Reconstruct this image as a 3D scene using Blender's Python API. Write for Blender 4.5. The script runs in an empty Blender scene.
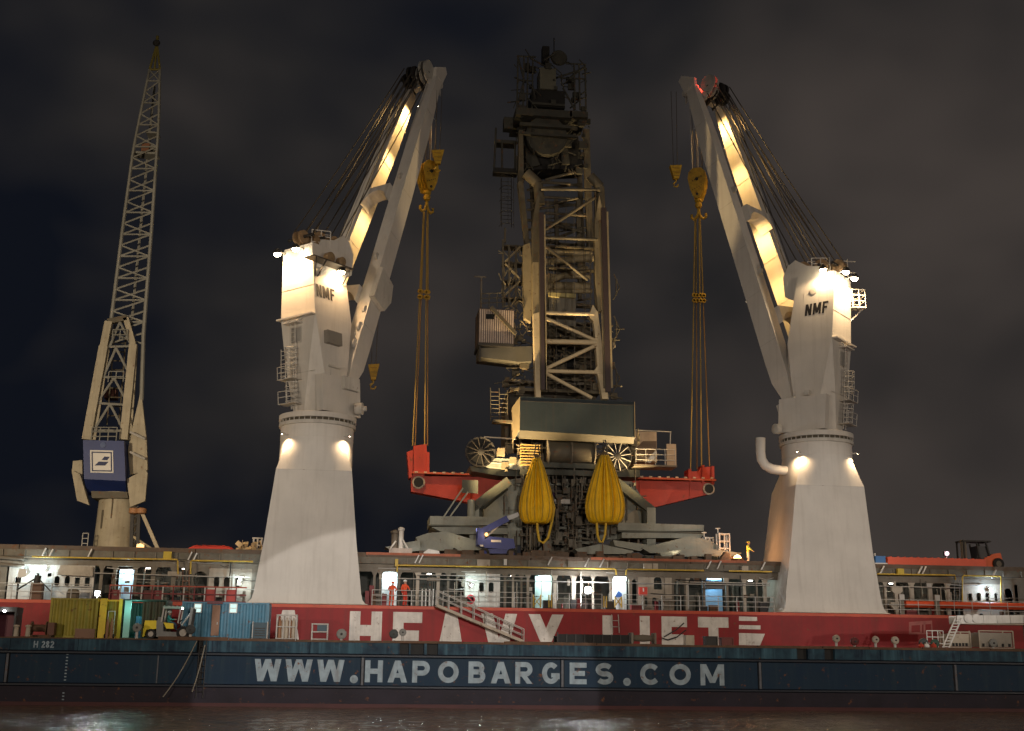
import bpy, bmesh, math, random
from mathutils import Vector, Matrix
R = math.radians
rnd = random.Random(7)
S = bpy.context.scene
C = bpy.context.collection
V = Vector

# ------------------------------------------------------------------ camera
# world axes follow the ship: X along it, Y across it away from the quay, Z up (water at 0)
FPX, PITCH, YAW, ROLL, EYE = 1213.4, R(13.81), R(-7.31), R(.66), 2.75
CAM = Matrix.Rotation(YAW, 4, 'Z') @ Matrix.Rotation(math.pi/2 + PITCH, 4, 'X') @ Matrix.Rotation(ROLL, 4, 'Z')
cd = bpy.data.cameras.new('camera'); co = bpy.data.objects.new('camera', cd); C.objects.link(co)
cd.sensor_width = 36; cd.lens = FPX/1024*36; cd.clip_start = .5; cd.clip_end = 6000
co.matrix_world = Matrix.Translation((0, 0, EYE)) @ CAM
S.camera = co
C3 = CAM.to_3x3()
def P(px, py, Y):
    """the place at distance Y from the quay that the photograph shows at this pixel"""
    d = C3 @ V(((px-512)/FPX, -(py-365.5)/FPX, -1))
    return d*(Y/d.y) + V((0, 0, EYE))
def PX(px, Y, py=600): return P(px, py, Y).x
def PZ(px, py, Y): return P(px, py, Y).z

# ------------------------------------------------------------------ world, weak fill sun, exposure
W = bpy.data.worlds.new('World'); S.world = W; W.use_nodes = True
nt = W.node_tree; nt.nodes.clear()
def N(t, kind, **kw):
    n = t.nodes.new(kind)
    for k, v in kw.items():
        if k in n.inputs: n.inputs[k].default_value = v
        else: setattr(n, k, v)
    return n
tc = N(nt, 'ShaderNodeTexCoord')
mp = N(nt, 'ShaderNodeMapping'); mp.inputs['Scale'].default_value = (1, 1, 1.35)
nt.links.new(tc.outputs['Generated'], mp.inputs['Vector'])
nz = N(nt, 'ShaderNodeTexNoise', Scale=3.7, Detail=3.2, Roughness=.5, Distortion=.15)
nt.links.new(mp.outputs[0], nz.inputs['Vector'])
cr = N(nt, 'ShaderNodeValToRGB')
e = cr.color_ramp.elements
e[0].position = .36; e[0].color = (.0032, .0040, .0066, 1)
e[1].position = .84; e[1].color = (.036, .0295, .026, 1)
m_ = e.new(.52); m_.color = (.0120, .0112, .0114, 1)
sx = N(nt, 'ShaderNodeSeparateXYZ'); nt.links.new(tc.outputs['Generated'], sx.inputs[0])
ad = N(nt, 'ShaderNodeMath', operation='MULTIPLY_ADD'); ad.inputs[1].default_value = .46; ad.inputs[2].default_value = -.035
nt.links.new(sx.outputs['X'], ad.inputs[0])
a2 = N(nt, 'ShaderNodeMath', operation='ADD'); nt.links.new(nz.outputs['Fac'], a2.inputs[0]); nt.links.new(ad.outputs[0], a2.inputs[1])
nt.links.new(a2.outputs[0], cr.inputs[0])
bg = N(nt, 'ShaderNodeBackground', Strength=1.0)
nt.links.new(cr.outputs[0], bg.inputs['Color'])
ow = N(nt, 'ShaderNodeOutputWorld'); nt.links.new(bg.outputs[0], ow.inputs[0])
sl = bpy.data.lights.new('fill_sun', 'SUN'); sl.energy = .03; sl.angle = R(10); sl.color = (1, .93, .85)  # weak directional fill added for ambient glow
so = bpy.data.objects.new('fill_sun', sl); C.objects.link(so); so.rotation_euler = (R(58), 0, R(-28))

S.view_settings.view_transform = 'Standard'; S.view_settings.look = 'None'
S.view_settings.exposure = .58; S.view_settings.gamma = 1
S.render.engine = 'CYCLES'
cy = S.cycles
cy.max_bounces = 5; cy.diffuse_bounces = 3; cy.glossy_bounces = 3; cy.transmission_bounces = 2
cy.caustics_reflective = False; cy.caustics_refractive = False
cy.sample_clamp_indirect = 3; cy.sample_clamp_direct = 0
cy.use_denoising = True
try: cy.denoiser = 'OPENIMAGEDENOISE'
except Exception: pass

def light(name, kind, loc, color, watts, parent=None, target=None, cone=None, blend=.5, radius=.15):
    l = bpy.data.lights.new(name, kind); l.energy = watts; l.color = color; l.shadow_soft_size = radius
    o = bpy.data.objects.new(name, l); C.objects.link(o); o.location = loc
    if kind == 'SPOT':
        l.spot_size = R(cone); l.spot_blend = blend
        o.rotation_euler = (V(target)-V(loc)).to_track_quat('-Z', 'Y').to_euler()
    if parent is not None:
        o.parent = parent; o.location = V(loc) - base_of(parent)
    return o
def base_of(o):
    v = V((0, 0, 0))
    while o is not None: v = v + o.location; o = o.parent
    return v

# unseen spots on the camera's bank: inferred floodlights plus boosts added for single targets
WARM = (1, .80, .58); TUNG = (1, .62, .28); COOL = (.72, .93, 1.0); WHITE = (1, .93, .84)
light('quay_fill_spot', 'SPOT', (-62, -6, 17), (1, .83, .66), 48000, target=(-2, 93, 18), cone=58, blend=.9, radius=.6)
light('quay_fill_spot', 'SPOT', (95, -4, 17), (1, .83, .66), 56000, target=(36, 93, 18), cone=58, blend=.9, radius=.6)
light('quay_fill_spot', 'SPOT', (10, -12, 14), (1, .86, .72), 56000, target=(14, 93, 6), cone=58, blend=1, radius=.6)
light('quay_fill_spot', 'SPOT', (-24, -10, 15), (.97, .90, .84), 38000, target=(-3, 91, 11.5), cone=11.5, blend=.6, radius=.6)  # added boost on the left pedestal
light('quay_fill_spot', 'SPOT', (58, -10, 15), (.97, .90, .84), 60000, target=(37, 91, 11.5), cone=11.5, blend=.6, radius=.6)  # added boost on the right pedestal
light('quay_fill_spot', 'SPOT', (14, -14, 16), (.98, .92, .86), 78000, target=(2.1, 91, -1.6), cone=15.4, blend=.07, radius=.15)  # added: hard cone edge draws the diagonal shadow line on the left pedestal
light('quay_fill_spot', 'SPOT', (-70, -8, 18), (1, .80, .55), 300000, target=(-26, 135, 32), cone=38, blend=1, radius=.6)  # added to brighten the shore crane

# ------------------------------------------------------------------ materials
MATS = {}
def mat(name, col, rough=.55, metal=0, dirt=.25, dscale=.6, rust=0, streak=.0, bump=.02, spec=.3, bscale=8, dcol=None, scol=(.10, .055, .03)):
    if name in MATS: return MATS[name]
    m = bpy.data.materials.new(name); m.use_nodes = True; t = m.node_tree; t.nodes.clear()
    o = N(t, 'ShaderNodeOutputMaterial'); b = N(t, 'ShaderNodeBsdfPrincipled', Roughness=rough, Metallic=metal)
    b.inputs['Specular IOR Level'].default_value = spec
    t.links.new(b.outputs[0], o.inputs[0])
    tcn = N(t, 'ShaderNodeTexCoord')
    n1 = N(t, 'ShaderNodeTexNoise', Scale=dscale, Detail=7, Roughness=.62)
    t.links.new(tcn.outputs['Object'], n1.inputs['Vector'])
    r1 = N(t, 'ShaderNodeMapRange'); r1.inputs['From Min'].default_value = .35; r1.inputs['From Max'].default_value = .7
    r1.inputs['To Min'].default_value = 0; r1.inputs['To Max'].default_value = dirt
    t.links.new(n1.outputs['Fac'], r1.inputs['Value'])
    mx = N(t, 'ShaderNodeMix', data_type='RGBA')
    mx.inputs['A'].default_value = (*col, 1)
    mx.inputs['B'].default_value = (*(dcol or tuple(c*.35 for c in col)), 1)
    t.links.new(r1.outputs[0], mx.inputs['Factor']); last = mx.outputs['Result']
    if streak:
        mpn = N(t, 'ShaderNodeMapping'); mpn.inputs['Scale'].default_value = (3.2, 3.2, .16)
        t.links.new(tcn.outputs['Object'], mpn.inputs['Vector'])
        n2 = N(t, 'ShaderNodeTexNoise', Scale=1.0, Detail=5, Roughness=.6); t.links.new(mpn.outputs[0], n2.inputs['Vector'])
        r2 = N(t, 'ShaderNodeMapRange'); r2.inputs['From Min'].default_value = .5; r2.inputs['From Max'].default_value = .78
        r2.inputs['To Max'].default_value = streak
        t.links.new(n2.outputs['Fac'], r2.inputs['Value'])
        m2 = N(t, 'ShaderNodeMix', data_type='RGBA'); m2.inputs['B'].default_value = (*scol, 1)
        t.links.new(r2.outputs[0], m2.inputs['Factor']); t.links.new(last, m2.inputs['A']); last = m2.outputs['Result']
    if rust:
        n3 = N(t, 'ShaderNodeTexNoise', Scale=2.3, Detail=9, Roughness=.7); t.links.new(tcn.outputs['Object'], n3.inputs['Vector'])
        r3 = N(t, 'ShaderNodeMapRange'); r3.inputs['From Min'].default_value = .62 - rust*.25; r3.inputs['From Max'].default_value = .70 - rust*.2
        t.links.new(n3.outputs['Fac'], r3.inputs['Value'])
        m3 = N(t, 'ShaderNodeMix', data_type='RGBA'); m3.inputs['B'].default_value = (.13, .052, .02, 1)
        t.links.new(r3.outputs[0], m3.inputs['Factor']); t.links.new(last, m3.inputs['A']); last = m3.outputs['Result']
    t.links.new(last, b.inputs['Base Color'])
    if bump:
        n4 = N(t, 'ShaderNodeTexNoise', Scale=bscale, Detail=4); t.links.new(tcn.outputs['Object'], n4.inputs['Vector'])
        bp = N(t, 'ShaderNodeBump', Strength=.35, Distance=bump); t.links.new(n4.outputs['Fac'], bp.inputs['Height'])
        t.links.new(bp.outputs[0], b.inputs['Normal'])
    MATS[name] = m; return m
def glow(name, col, strength):
    if name in MATS: return MATS[name]
    m = bpy.data.materials.new(name); m.use_nodes = True; t = m.node_tree; t.nodes.clear()
    o = N(t, 'ShaderNodeOutputMaterial'); b = N(t, 'ShaderNodeEmission', Strength=strength); b.inputs[0].default_value = (*col, 1)
    t.links.new(b.outputs[0], o.inputs[0]); MATS[name] = m; return m

CRANE = mat('crane_cream_paint', (.56, .53, .485), .55, dirt=.22, dscale=.35, streak=.16, bump=.01, spec=.25)
CRANE2 = mat('crane_cream_weathered', (.50, .475, .43), .55, dirt=.35, dscale=.5, streak=.3, rust=.05)
ROPE = mat('steel_rope', (.09, .075, .06), .5, .4, bump=0)
HOOKY = mat('hook_yellow', (.50, .30, .03), .45, dirt=.75, dscale=2.5, rust=.14)
SLINGY = mat('sling_yellow', (.32, .22, .06), .8, dirt=.3)
BAGY = mat('bag_yellow', (.86, .52, .012), .6, dirt=.35, dscale=1.5, bump=.02)
REDP = mat('beam_red', (.42, .045, .025), .5, dirt=.35, dscale=.7, streak=.12, rust=.05)
HULLR = mat('hull_red', (.27, .014, .016), .6, dirt=.6, dscale=.3, streak=.4, rust=.03, bscale=.6, bump=.08, scol=(.09, .02, .015))
LETW = mat('letter_white', (.66, .62, .57), .6, dirt=.45, dscale=1.2, streak=.3, rust=.10)
NAVY = mat('barge_navy', (.006, .021, .045), .6, dirt=.55, dscale=.5, streak=.6, rust=.03, dcol=(.012, .026, .040), spec=.15, scol=(.022, .042, .054), bscale=.7, bump=.12)
TEAL = mat('barge_teal_scuffed', (.006, .016, .032), .6, dirt=1, dscale=1.0, streak=.85, rust=.03, dcol=(.022, .060, .085), spec=.15, scol=(.055, .125, .17))
MAUVE = mat('barge_bottom_paint', (.020, .016, .025), .6, dirt=.6, dscale=.5, rust=.03, spec=.2)
BOOT = mat('boot_line_red', (.055, .012, .012), .6, dirt=.5)
LETG = mat('letter_grey_white', (.27, .345, .40), .6, dirt=.6, dscale=1.8, streak=.45, rust=.07)
RUSTY = mat('rusty_steel', (.105, .058, .034), .75, dirt=.6, dscale=2, rust=.25)
DARK = mat('dark_steel', (.030, .028, .027), .6, dirt=.4, dscale=2)
DARKB = mat('black_rubber', (.012, .012, .012), .7, bump=0)
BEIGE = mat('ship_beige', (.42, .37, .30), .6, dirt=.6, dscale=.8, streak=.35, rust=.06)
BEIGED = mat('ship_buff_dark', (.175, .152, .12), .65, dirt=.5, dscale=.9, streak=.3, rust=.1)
WHITEP = mat('white_paint', (.66, .65, .62), .5, dirt=.3, dscale=1, streak=.25)
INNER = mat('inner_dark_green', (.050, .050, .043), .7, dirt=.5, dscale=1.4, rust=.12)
RAILW = mat('rail_grey', (.42, .40, .37), .55, dirt=.3, rust=.08)
YELP = mat('pipe_yellow', (.50, .34, .05), .5, dirt=.35, dscale=1.5, rust=.1)
ORANGE = mat('orange_paint', (.66, .11, .03), .5, dirt=.3, dscale=1)
REDB = mat('rail_red', (.17, .02, .022), .55, dirt=.6, dscale=1.5)
GGREEN = mat('grey_green_steel', (.27, .285, .25), .55, dirt=.42, dscale=.6, streak=.25, rust=.03)
GGDARK = mat('grey_green_dark', (.075, .08, .066), .6, dirt=.5, dscale=1.2, rust=.12)
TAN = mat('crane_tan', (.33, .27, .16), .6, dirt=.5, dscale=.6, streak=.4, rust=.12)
TAND = mat('crane_umber_shaded_tan', (.115, .098, .066), .6, dirt=.6, dscale=1, rust=.2)  # dark parts; also tan darkened for light fading up the grey crane
SLATE = mat('slate_panel', (.034, .045, .053), .85, spec=.05, dirt=.3, dscale=.5, streak=.15)
TANW = mat('shore_tan', (.40, .35, .25), .6, dirt=.4, dscale=.6, streak=.4, rust=.06)
SHGREY = mat('shore_lattice_grey', (.25, .245, .215), .6, dirt=.4, rust=.05)
BLUEB = mat('box_blue', (.020, .038, .15), .45, dirt=.25, dscale=.5, streak=.1)
SIGNW = mat('sign_white', (.66, .64, .60), .6, dirt=.2)
SIGND = mat('sign_navy', (.03, .04, .10), .6)
LIFTB = mat('lift_blue', (.022, .034, .20), .35, dirt=.3)
CONTY = mat('container_yellow', (.29, .24, .028), .55, dirt=.5, dscale=.9, streak=.35, rust=.1)
CONTYB = mat('post_yellow', (.70, .48, .04), .55, dirt=.45, dscale=1.5, rust=.15)
CONTB = mat('container_blue', (.075, .21, .31), .55, dirt=.4, dscale=.8, streak=.35, rust=.07)
CONTG = mat('container_green', (.035, .075, .06), .6, dirt=.5, dscale=.8, rust=.08)
DOORB = mat('door_brown', (.22, .12, .075), .6, dirt=.3)
FORKY = mat('forklift_yellow', (.80, .62, .03), .4, dirt=.25, dscale=2)
FORKG = mat('forklift_grey', (.20, .20, .19), .5, dirt=.4, dscale=2)
TYRE = mat('tyre', (.02, .02, .02), .8, bump=0)
RIM = mat('wheel_rim', (.42, .38, .33), .5, dirt=.4, dscale=3)
CREAM = mat('crate_cream', (.40, .345, .27), .65, dirt=.4, dscale=1, rust=.06)
SKIN = mat('skin', (.45, .26, .18), .5, bump=0)
COVER = mat('coverall_red_orange', (.70, .09, .03), .8, dirt=.25, dscale=4)
HIVIS = mat('jacket_yellow', (.62, .58, .10), .8, dirt=.2, dscale=4)
TROUS = mat('trousers_pale', (.55, .53, .45), .8, dirt=.3, dscale=4)
SHIRT = mat('shirt_teal', (.05, .32, .30), .8)
HELW = mat('helmet_white', (.7, .7, .68), .4, bump=0)
BLACKP = mat('black_letter', (.02, .018, .018), .6, bump=0)
GLASS = mat('window_dark_glass', (.012, .014, .016), .12, spec=.6, bump=0)
LITWHITE = mat('door_white', (.66, .68, .67), .5, dirt=.2, dscale=1.5, streak=.15)
G_WARM = glow('lens_warm', (1, .80, .52), 60)
G_ORANGE = glow('lens_orange', (1, .50, .16), 2.4)
G_COOL = glow('lens_cool', (.80, .96, 1.0), 80)
G_WHITE = glow('lens_white', (.92, .97, 1.0), 160)
G_RED = glow('lens_red', (1, .06, .03), 30)
G_PINK = glow('lens_pink', (1, .62, .70), 1.6)
G_PANE = glow('lit_pane', (.62, .86, .80), .8)
G_SPARK = glow('weld_glow', (1, .45, .15), 25)

# ------------------------------------------------------------------ mesh helpers
def axes_of(d, up=V((0, 0, 1))):
    d = d.normalized()
    if abs(d.dot(up)) > .99: up = V((0, 1, 0))
    s = d.cross(up).normalized(); u = s.cross(d).normalized()
    return s, u
class MB:
    def __init__(s): s.v = []; s.f = []; s.mi = []; s.cur = 0
    def add(s, vs, fs):
        o = len(s.v); s.v += [V(p) for p in vs]
        for f in fs: s.f.append([i+o for i in f]); s.mi.append(s.cur)
        return s
    def box(s, x0, x1, y0, y1, z0, z1):
        return s.add([(x, y, z) for x in (x0, x1) for y in (y0, y1) for z in (z0, z1)],
                     [(0, 1, 3, 2), (4, 6, 7, 5), (0, 4, 5, 1), (2, 3, 7, 6), (0, 2, 6, 4), (1, 5, 7, 3)])
    def bar(s, p, q, w, h=None, up=V((0, 0, 1)), w2=None, h2=None):
        p = V(p); q = V(q); h = h or w; w2 = w2 or w; h2 = h2 or h
        a, u = axes_of(q-p, V(up)); vs = []
        for c, ww, hh in ((p, w, h), (q, w2, h2)):
            for i, j in ((-1, -1), (1, -1), (1, 1), (-1, 1)): vs.append(c + a*i*ww/2 + u*j*hh/2)
        return s.add(vs, [(3, 2, 1, 0), (4, 5, 6, 7)] + [(i, (i+1) % 4, 4+(i+1) % 4, 4+i) for i in range(4)])
    def tube(s, p, q, r, n=8, r2=None):
        p = V(p); q = V(q); r2 = r if r2 is None else r2
        a, u = axes_of(q-p); vs = []
        for c, rr in ((p, r), (q, r2)):
            for i in range(n): t = 2*math.pi*i/n; vs.append(c + a*math.cos(t)*rr + u*math.sin(t)*rr)
        return s.add(vs, [list(range(n))[::-1], list(range(n, 2*n))] + [(i, (i+1) % n, n+(i+1) % n, n+i) for i in range(n)])
    def path(s, pts, r, n=6):
        pts = [V(p) for p in pts]; rings = []
        for i, p in enumerate(pts):
            d = pts[min(i+1, len(pts)-1)] - pts[max(i-1, 0)]
            a, u = axes_of(d, V((.13, .21, .97)))
            rings.append([p + a*math.cos(2*math.pi*k/n)*r + u*math.sin(2*math.pi*k/n)*r for k in range(n)])
        return s.loft(rings)
    def loft(s, rings, caps=True):
        n = len(rings[0]); vs = [p for r in rings for p in r]; fs = []
        for k in range(len(rings)-1):
            for i in range(n): fs.append((k*n+i, k*n+(i+1) % n, (k+1)*n+(i+1) % n, (k+1)*n+i))
        if caps: fs += [list(range(n))[::-1], list(range((len(rings)-1)*n, len(rings)*n))]
        return s.add(vs, fs)
    def prism(s, pts, off):
        pts = [V(p) for p in pts]; off = V(off); n = len(pts)
        return s.add(pts + [p+off for p in pts], [list(range(n)), list(range(n, 2*n))[::-1]] + [(i, (i+1) % n, n+(i+1) % n, n+i) for i in range(n)])
    def lathe(s, c, prof, n=16, axis=V((0, 0, 1)), mod=None):
        c = V(c); axis = V(axis).normalized(); a, u = axes_of(axis); rings = []
        for k, (r, z) in enumerate(prof):
            rings.append([c + axis*z + (a*math.cos(2*math.pi*i/n) + u*math.sin(2*math.pi*i/n))*max(r*(mod(2*math.pi*i/n, k) if mod else 1), .002) for i in range(n)])
        return s.loft(rings)
    def plate(s, outer, holes, y0, y1):
        """upright plate in the XZ plane with real holes"""
        bm = bmesh.new(); loops = []
        for lp in [outer]+holes:
            vs = [bm.verts.new((x, y0, z)) for x, z in lp]
            loops.append([bm.edges.new((vs[i], vs[(i+1) % len(vs)])) for i in range(len(vs))])
        bmesh.ops.triangle_fill(bm, use_beauty=True, use_dissolve=False, edges=bm.edges[:], normal=(0, -1, 0))
        r = bmesh.ops.extrude_face_region(bm, geom=bm.faces[:])
        for e_ in r['geom']:
            if isinstance(e_, bmesh.types.BMVert): e_.co.y = y1
        bm.verts.index_update()
        s.add([v.co.copy() for v in bm.verts], [[v.index for v in f.verts] for f in bm.faces]); bm.free()
        return s
    def build(s, name, m, parent=None, label=None, kind=None, smooth=True, angle=38, recalc=True):
        b = V((0, 0, 0)) if parent is None else base_of(parent)
        me = bpy.data.meshes.new(name)
        me.from_pydata([tuple(p-b) for p in s.v], [], s.f)
        for mm in (m if isinstance(m, list) else [m]): me.materials.append(mm)
        if isinstance(m, list): me.polygons.foreach_set('material_index', s.mi)
        if recalc:
            bm = bmesh.new(); bm.from_mesh(me); bmesh.ops.recalc_face_normals(bm, faces=bm.faces); bm.to_mesh(me); bm.free()
        if smooth:
            me.polygons.foreach_set('use_smooth', [True]*len(me.polygons))
            me.set_sharp_from_angle(angle=R(angle))
        o = bpy.data.objects.new(name, me); C.objects.link(o)
        if parent is not None: o.parent = parent
        if label: o['label'] = label
        if kind: o['kind'] = kind
        return o
def thing(name, label, cat, loc, group=None):
    o = bpy.data.objects.new(name, None); C.objects.link(o); o.location = loc; o.empty_display_size = .3
    o['label'] = label; o['category'] = cat
    if group: o['group'] = group
    return o
def tag(o, label, cat, group=None):
    o['label'] = label; o['category'] = cat
    if group: o['group'] = group
    return o
def lerp(a, b, t): return a + (b-a)*t
def boxP(x0, x1, y0, y1, Y, d):
    """box whose front shows between these pixels at distance Y, d metres deep"""
    a = P(x0, y1, Y); b = P(x1, y1, Y); c = P(x0, y0, Y); e2 = P(x1, y0, Y)
    return min(a.x, b.x, a.x), max(b.x, a.x), Y, Y+d, (a.z+b.z)/2, (c.z+e2.z)/2
def polyP(pts, Y): return [P(x, y, Y) for x, y in pts]
def railing(parent, a, b, h, m, n=3, step=1.5, r=.03, name='handrail'):
    a = V(a); b = V(b); mb = MB(); L = (b-a).length; k = max(1, round(L/step))
    for j in range(n): z = V((0, 0, h*(j+1)/n)); mb.tube(a+z, b+z, r, 5)
    for i in range(k+1): p = lerp(a, b, i/k); mb.tube(p, p+V((0, 0, h)), r, 5)
    return mb.build(name, m, parent)
def ladder(parent, a, b, w, m, side=V((1, 0, 0)), step=.35, r=.035, name='ladder', cage=False):
    a = V(a); b = V(b); mb = MB(); k = max(2, int((b-a).length/step))
    for sg in (-1, 1): mb.tube(a+side*sg*w/2, b+side*sg*w/2, r, 5)
    for i in range(1, k): p = lerp(a, b, i/k); mb.tube(p-side*w/2, p+side*w/2, r*.8, 5)
    if cage:
        out = side.cross(V((0, 0, 1))).normalized()
        if out.y > 0: out = -out
        q = max(2, int((b-a).length/1.0))
        for i in range(q+1):
            p = lerp(a, b, i/q); pr = [p + side*math.cos(t)*w*.75 + out*math.sin(t)*w*1.2 for t in [math.pi*j/6 for j in range(7)]]
            mb.path(pr, r*.7, 5)
        for j in (1, 3, 5):
            t = math.pi*j/6; d = side*math.cos(t)*w*.75 + out*math.sin(t)*w*1.2
            mb.tube(a+d, b+d, r*.6, 5)
    return mb.build(name, m, parent)
def flood(parent, loc, aim, col, watts, lens, cone=100, size=.32, blend=.6, name='floodlight', radius=.15, dome=.12):
    """a lamp: housing, bright lens and the light it gives"""
    loc = V(loc); d = (V(aim)-loc).normalized(); a, u = axes_of(d)
    h = MB().lathe(loc-d*size*.9, [(size*.35, 0), (size*.8, size*.5), (size, size*.88), (size, size*1.25), (size*.93, size*1.25), (size*.93, size*.9)], 12, d).build(name, DARK, parent)
    MB().lathe(loc-d*size*.02, [(size*.88, 0), (size*.80, dome*size*.6), (size*.5, dome*size*.9), (.02, dome*size)], 12, d).build('lens', lens, h)
    light('lamp_light', 'SPOT', loc+d*(size*max(.5, dome+.2)), col, watts, parent=h, target=loc+d*6, cone=cone, blend=blend, radius=radius)
    return h
def lampglobe(parent, loc, col, watts, lens, r=.14, name='deck_lamp'):
    loc = V(loc)
    h = MB().box(loc.x-r, loc.x+r, loc.y+r*.5, loc.y+r*1.6, loc.z-r, loc.z+r).build(name, DARK, parent)
    MB().lathe(loc, [(.01, -r), (r*.7, -r*.7), (r, 0), (r*.7, r*.7), (.01, r)], 10).build('lens', lens, h)
    light('lamp_light', 'POINT', loc-V((0, r*1.6, 0)), col, watts, parent=h, radius=r)
    return h

# ------------------------------------------------------------------ lettering (strokes on real surfaces)
def arc(cx, cy, rx, ry, a0, a1, n=14):
    return [(cx+rx*math.cos(R(lerp(a0, a1, i/n))), cy+ry*math.sin(R(lerp(a0, a1, i/n)))) for i in range(n+1)]
def glyph(ch, w, h, t):
    """list of polygons (2-D) for a bold geometric capital of width w, height h, stroke t"""
    out = []
    def rect(x0, y0, x1, y1): out.append([(x0, y0), (x1, y0), (x1, y1), (x0, y1)])
    def dia(xb, xt, y0=0, y1=None, tw=None):
        y1 = h if y1 is None else y1; q = (tw or t*1.12)/2
        out.append([(xb-q, y0), (xb+q, y0), (xt+q, y1), (xt-q, y1)])
    def rib(pts, closed=False):
        n = len(pts)
        L = []
        for i in range(n):
            if closed: p, q = pts[i-1], pts[(i+1) % n]
            else: p, q = pts[max(i-1, 0)], pts[min(i+1, n-1)]
            dx, dy = q[0]-p[0], q[1]-p[1]; l = math.hypot(dx, dy) or 1
            L.append(((pts[i][0]-dy/l*t/2, pts[i][1]+dx/l*t/2), (pts[i][0]+dy/l*t/2, pts[i][1]-dx/l*t/2)))
        for i in range(n if closed else n-1):
            a, b = L[i], L[(i+1) % n]; out.append([a[0], a[1], b[1], b[0]])
    k = t/2
    if ch == 'W': q = t*.56; dia(w*.25, q); dia(w*.25, w*.5); dia(w*.75, w*.5); dia(w*.75, w-q)
    elif ch == 'M': q = t*.5; rect(0, 0, t, h); rect(w-t, 0, w, h); dia(w*.5, t*.7, h*.12, h); dia(w*.5, w-t*.7, h*.12, h)
    elif ch == 'V': q = t*.56; dia(w*.5, q); dia(w*.5, w-q)
    elif ch == 'Y': q = t*.56; dia(w*.5, q, h*.42, h); dia(w*.5, w-q, h*.42, h); rect(w*.5-k, 0, w*.5+k, h*.46)
    elif ch == 'A': q = t*.56; dia(q, w*.5); dia(w-q, w*.5); rect(w*.24, h*.22, w*.76, h*.22+t*.85)
    elif ch == 'H': rect(0, 0, t, h); rect(w-t, 0, w, h); yb = h*.6 if h > 2 else h*.5; rect(t, yb-k, w-t, yb+k)
    elif ch == 'N': rect(0, 0, t, h); rect(w-t, 0, w, h); dia(w-t*.6, t*.6)
    elif ch == 'L': rect(0, 0, t, h); rect(t, 0, w, t)
    elif ch == 'I': rect(w*.5-k, 0, w*.5+k, h)
    elif ch == 'T': rect(w*.5-k, 0, w*.5+k, h-t); rect(0, h-t, w, h)
    elif ch == 'F': rect(0, 0, t, h); rect(t, h-t, w, h); rect(t, h*.5-k, w*.86, h*.5+k)
    elif ch == 'E': rect(0, 0, t, h); rect(t, h-t, w, h); rect(t, h*.5-k, w*.9, h*.5+k); rect(t, 0, w, t)
    elif ch == 'O': rib(arc(w/2, h/2, w/2-k, h/2-k, 0, 345, 23), True)
    elif ch == 'C': rib(arc(w/2, h/2, w/2-k, h/2-k, 42, 318, 20))
    elif ch == 'G': rib(arc(w/2, h/2, w/2-k, h/2-k, 42, 330, 22)); rect(w*.52, h*.5-t*.85, w, h*.5); rect(w-t, h*.22, w, h*.5-t*.84)
    elif ch in 'PR':
        rect(0, 0, t, h); ym = h*.44; r = (h-ym)/2 - k*.5
        rib([(t, h-k), (w-r-k, h-k)] + arc(w-r-k, (h+ym)/2-k*.5+k*.5*0, r, (h-k-ym)/2, 90, -90, 10)[1:] + [(t, ym)])
        if ch == 'R': dia(w-t*.56, w*.42, 0, ym)
    elif ch == 'B':
        rect(0, 0, t, h)
        for y0, y1, ww in ((k, h*.52, w), (h*.52, h-k, w*.93)):
            r = (y1-y0)/2; rib([(t, y1), (ww-r-k, y1)] + arc(ww-r-k, (y0+y1)/2, r, r, 90, -90, 10)[1:] + [(t, y0)])
    elif ch == 'S':
        r1 = h*.25
        rib(arc(w/2, h*.73-k*.4, w/2-k, h*.27-k*.6, 30, 270, 14) + arc(w/2, h*.26+k*.4, w/2-k, h*.27-k*.6+.0, 90, -150, 14)[1:])
    elif ch == '2': rib(arc(w/2, h*.7, w/2-k, h*.3-k, 170, -30, 10) + [(k*1.2, t)]); rect(0, 0, w, t)
    elif ch == '8': rib(arc(w/2, h*.27, w/2-k, h*.27-k, 0, 330, 12), True); rib(arc(w/2, h*.75, w/2-k*1.2, h*.25-k, 0, 330, 12), True)
    elif ch == '.': rib(arc(w/2, t*.55, t*.3, t*.3, 0, 330, 11), True); out.append(arc(w/2, t*.55, t*.32, t*.32, 0, 330, 11))
    return out
def letter(parent, ch, o, u, v, nrm, w, h, t, m, name='letter', thick=.012):
    """one painted letter: o lower left corner, u right, v up, nrm outward"""
    mb = MB(); o = V(o); u = V(u).normalized(); v = V(v).normalized(); nrm = V(nrm).normalized()
    for i, pl in enumerate(glyph(ch, w, h, t)):
        d = nrm*(thick + .0012*(i % 7))
        mb.prism([o+u*x+v*y+d for x, y in pl], -nrm*(thick*.9))
    return mb.build(name, m, parent, smooth=False)
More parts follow.
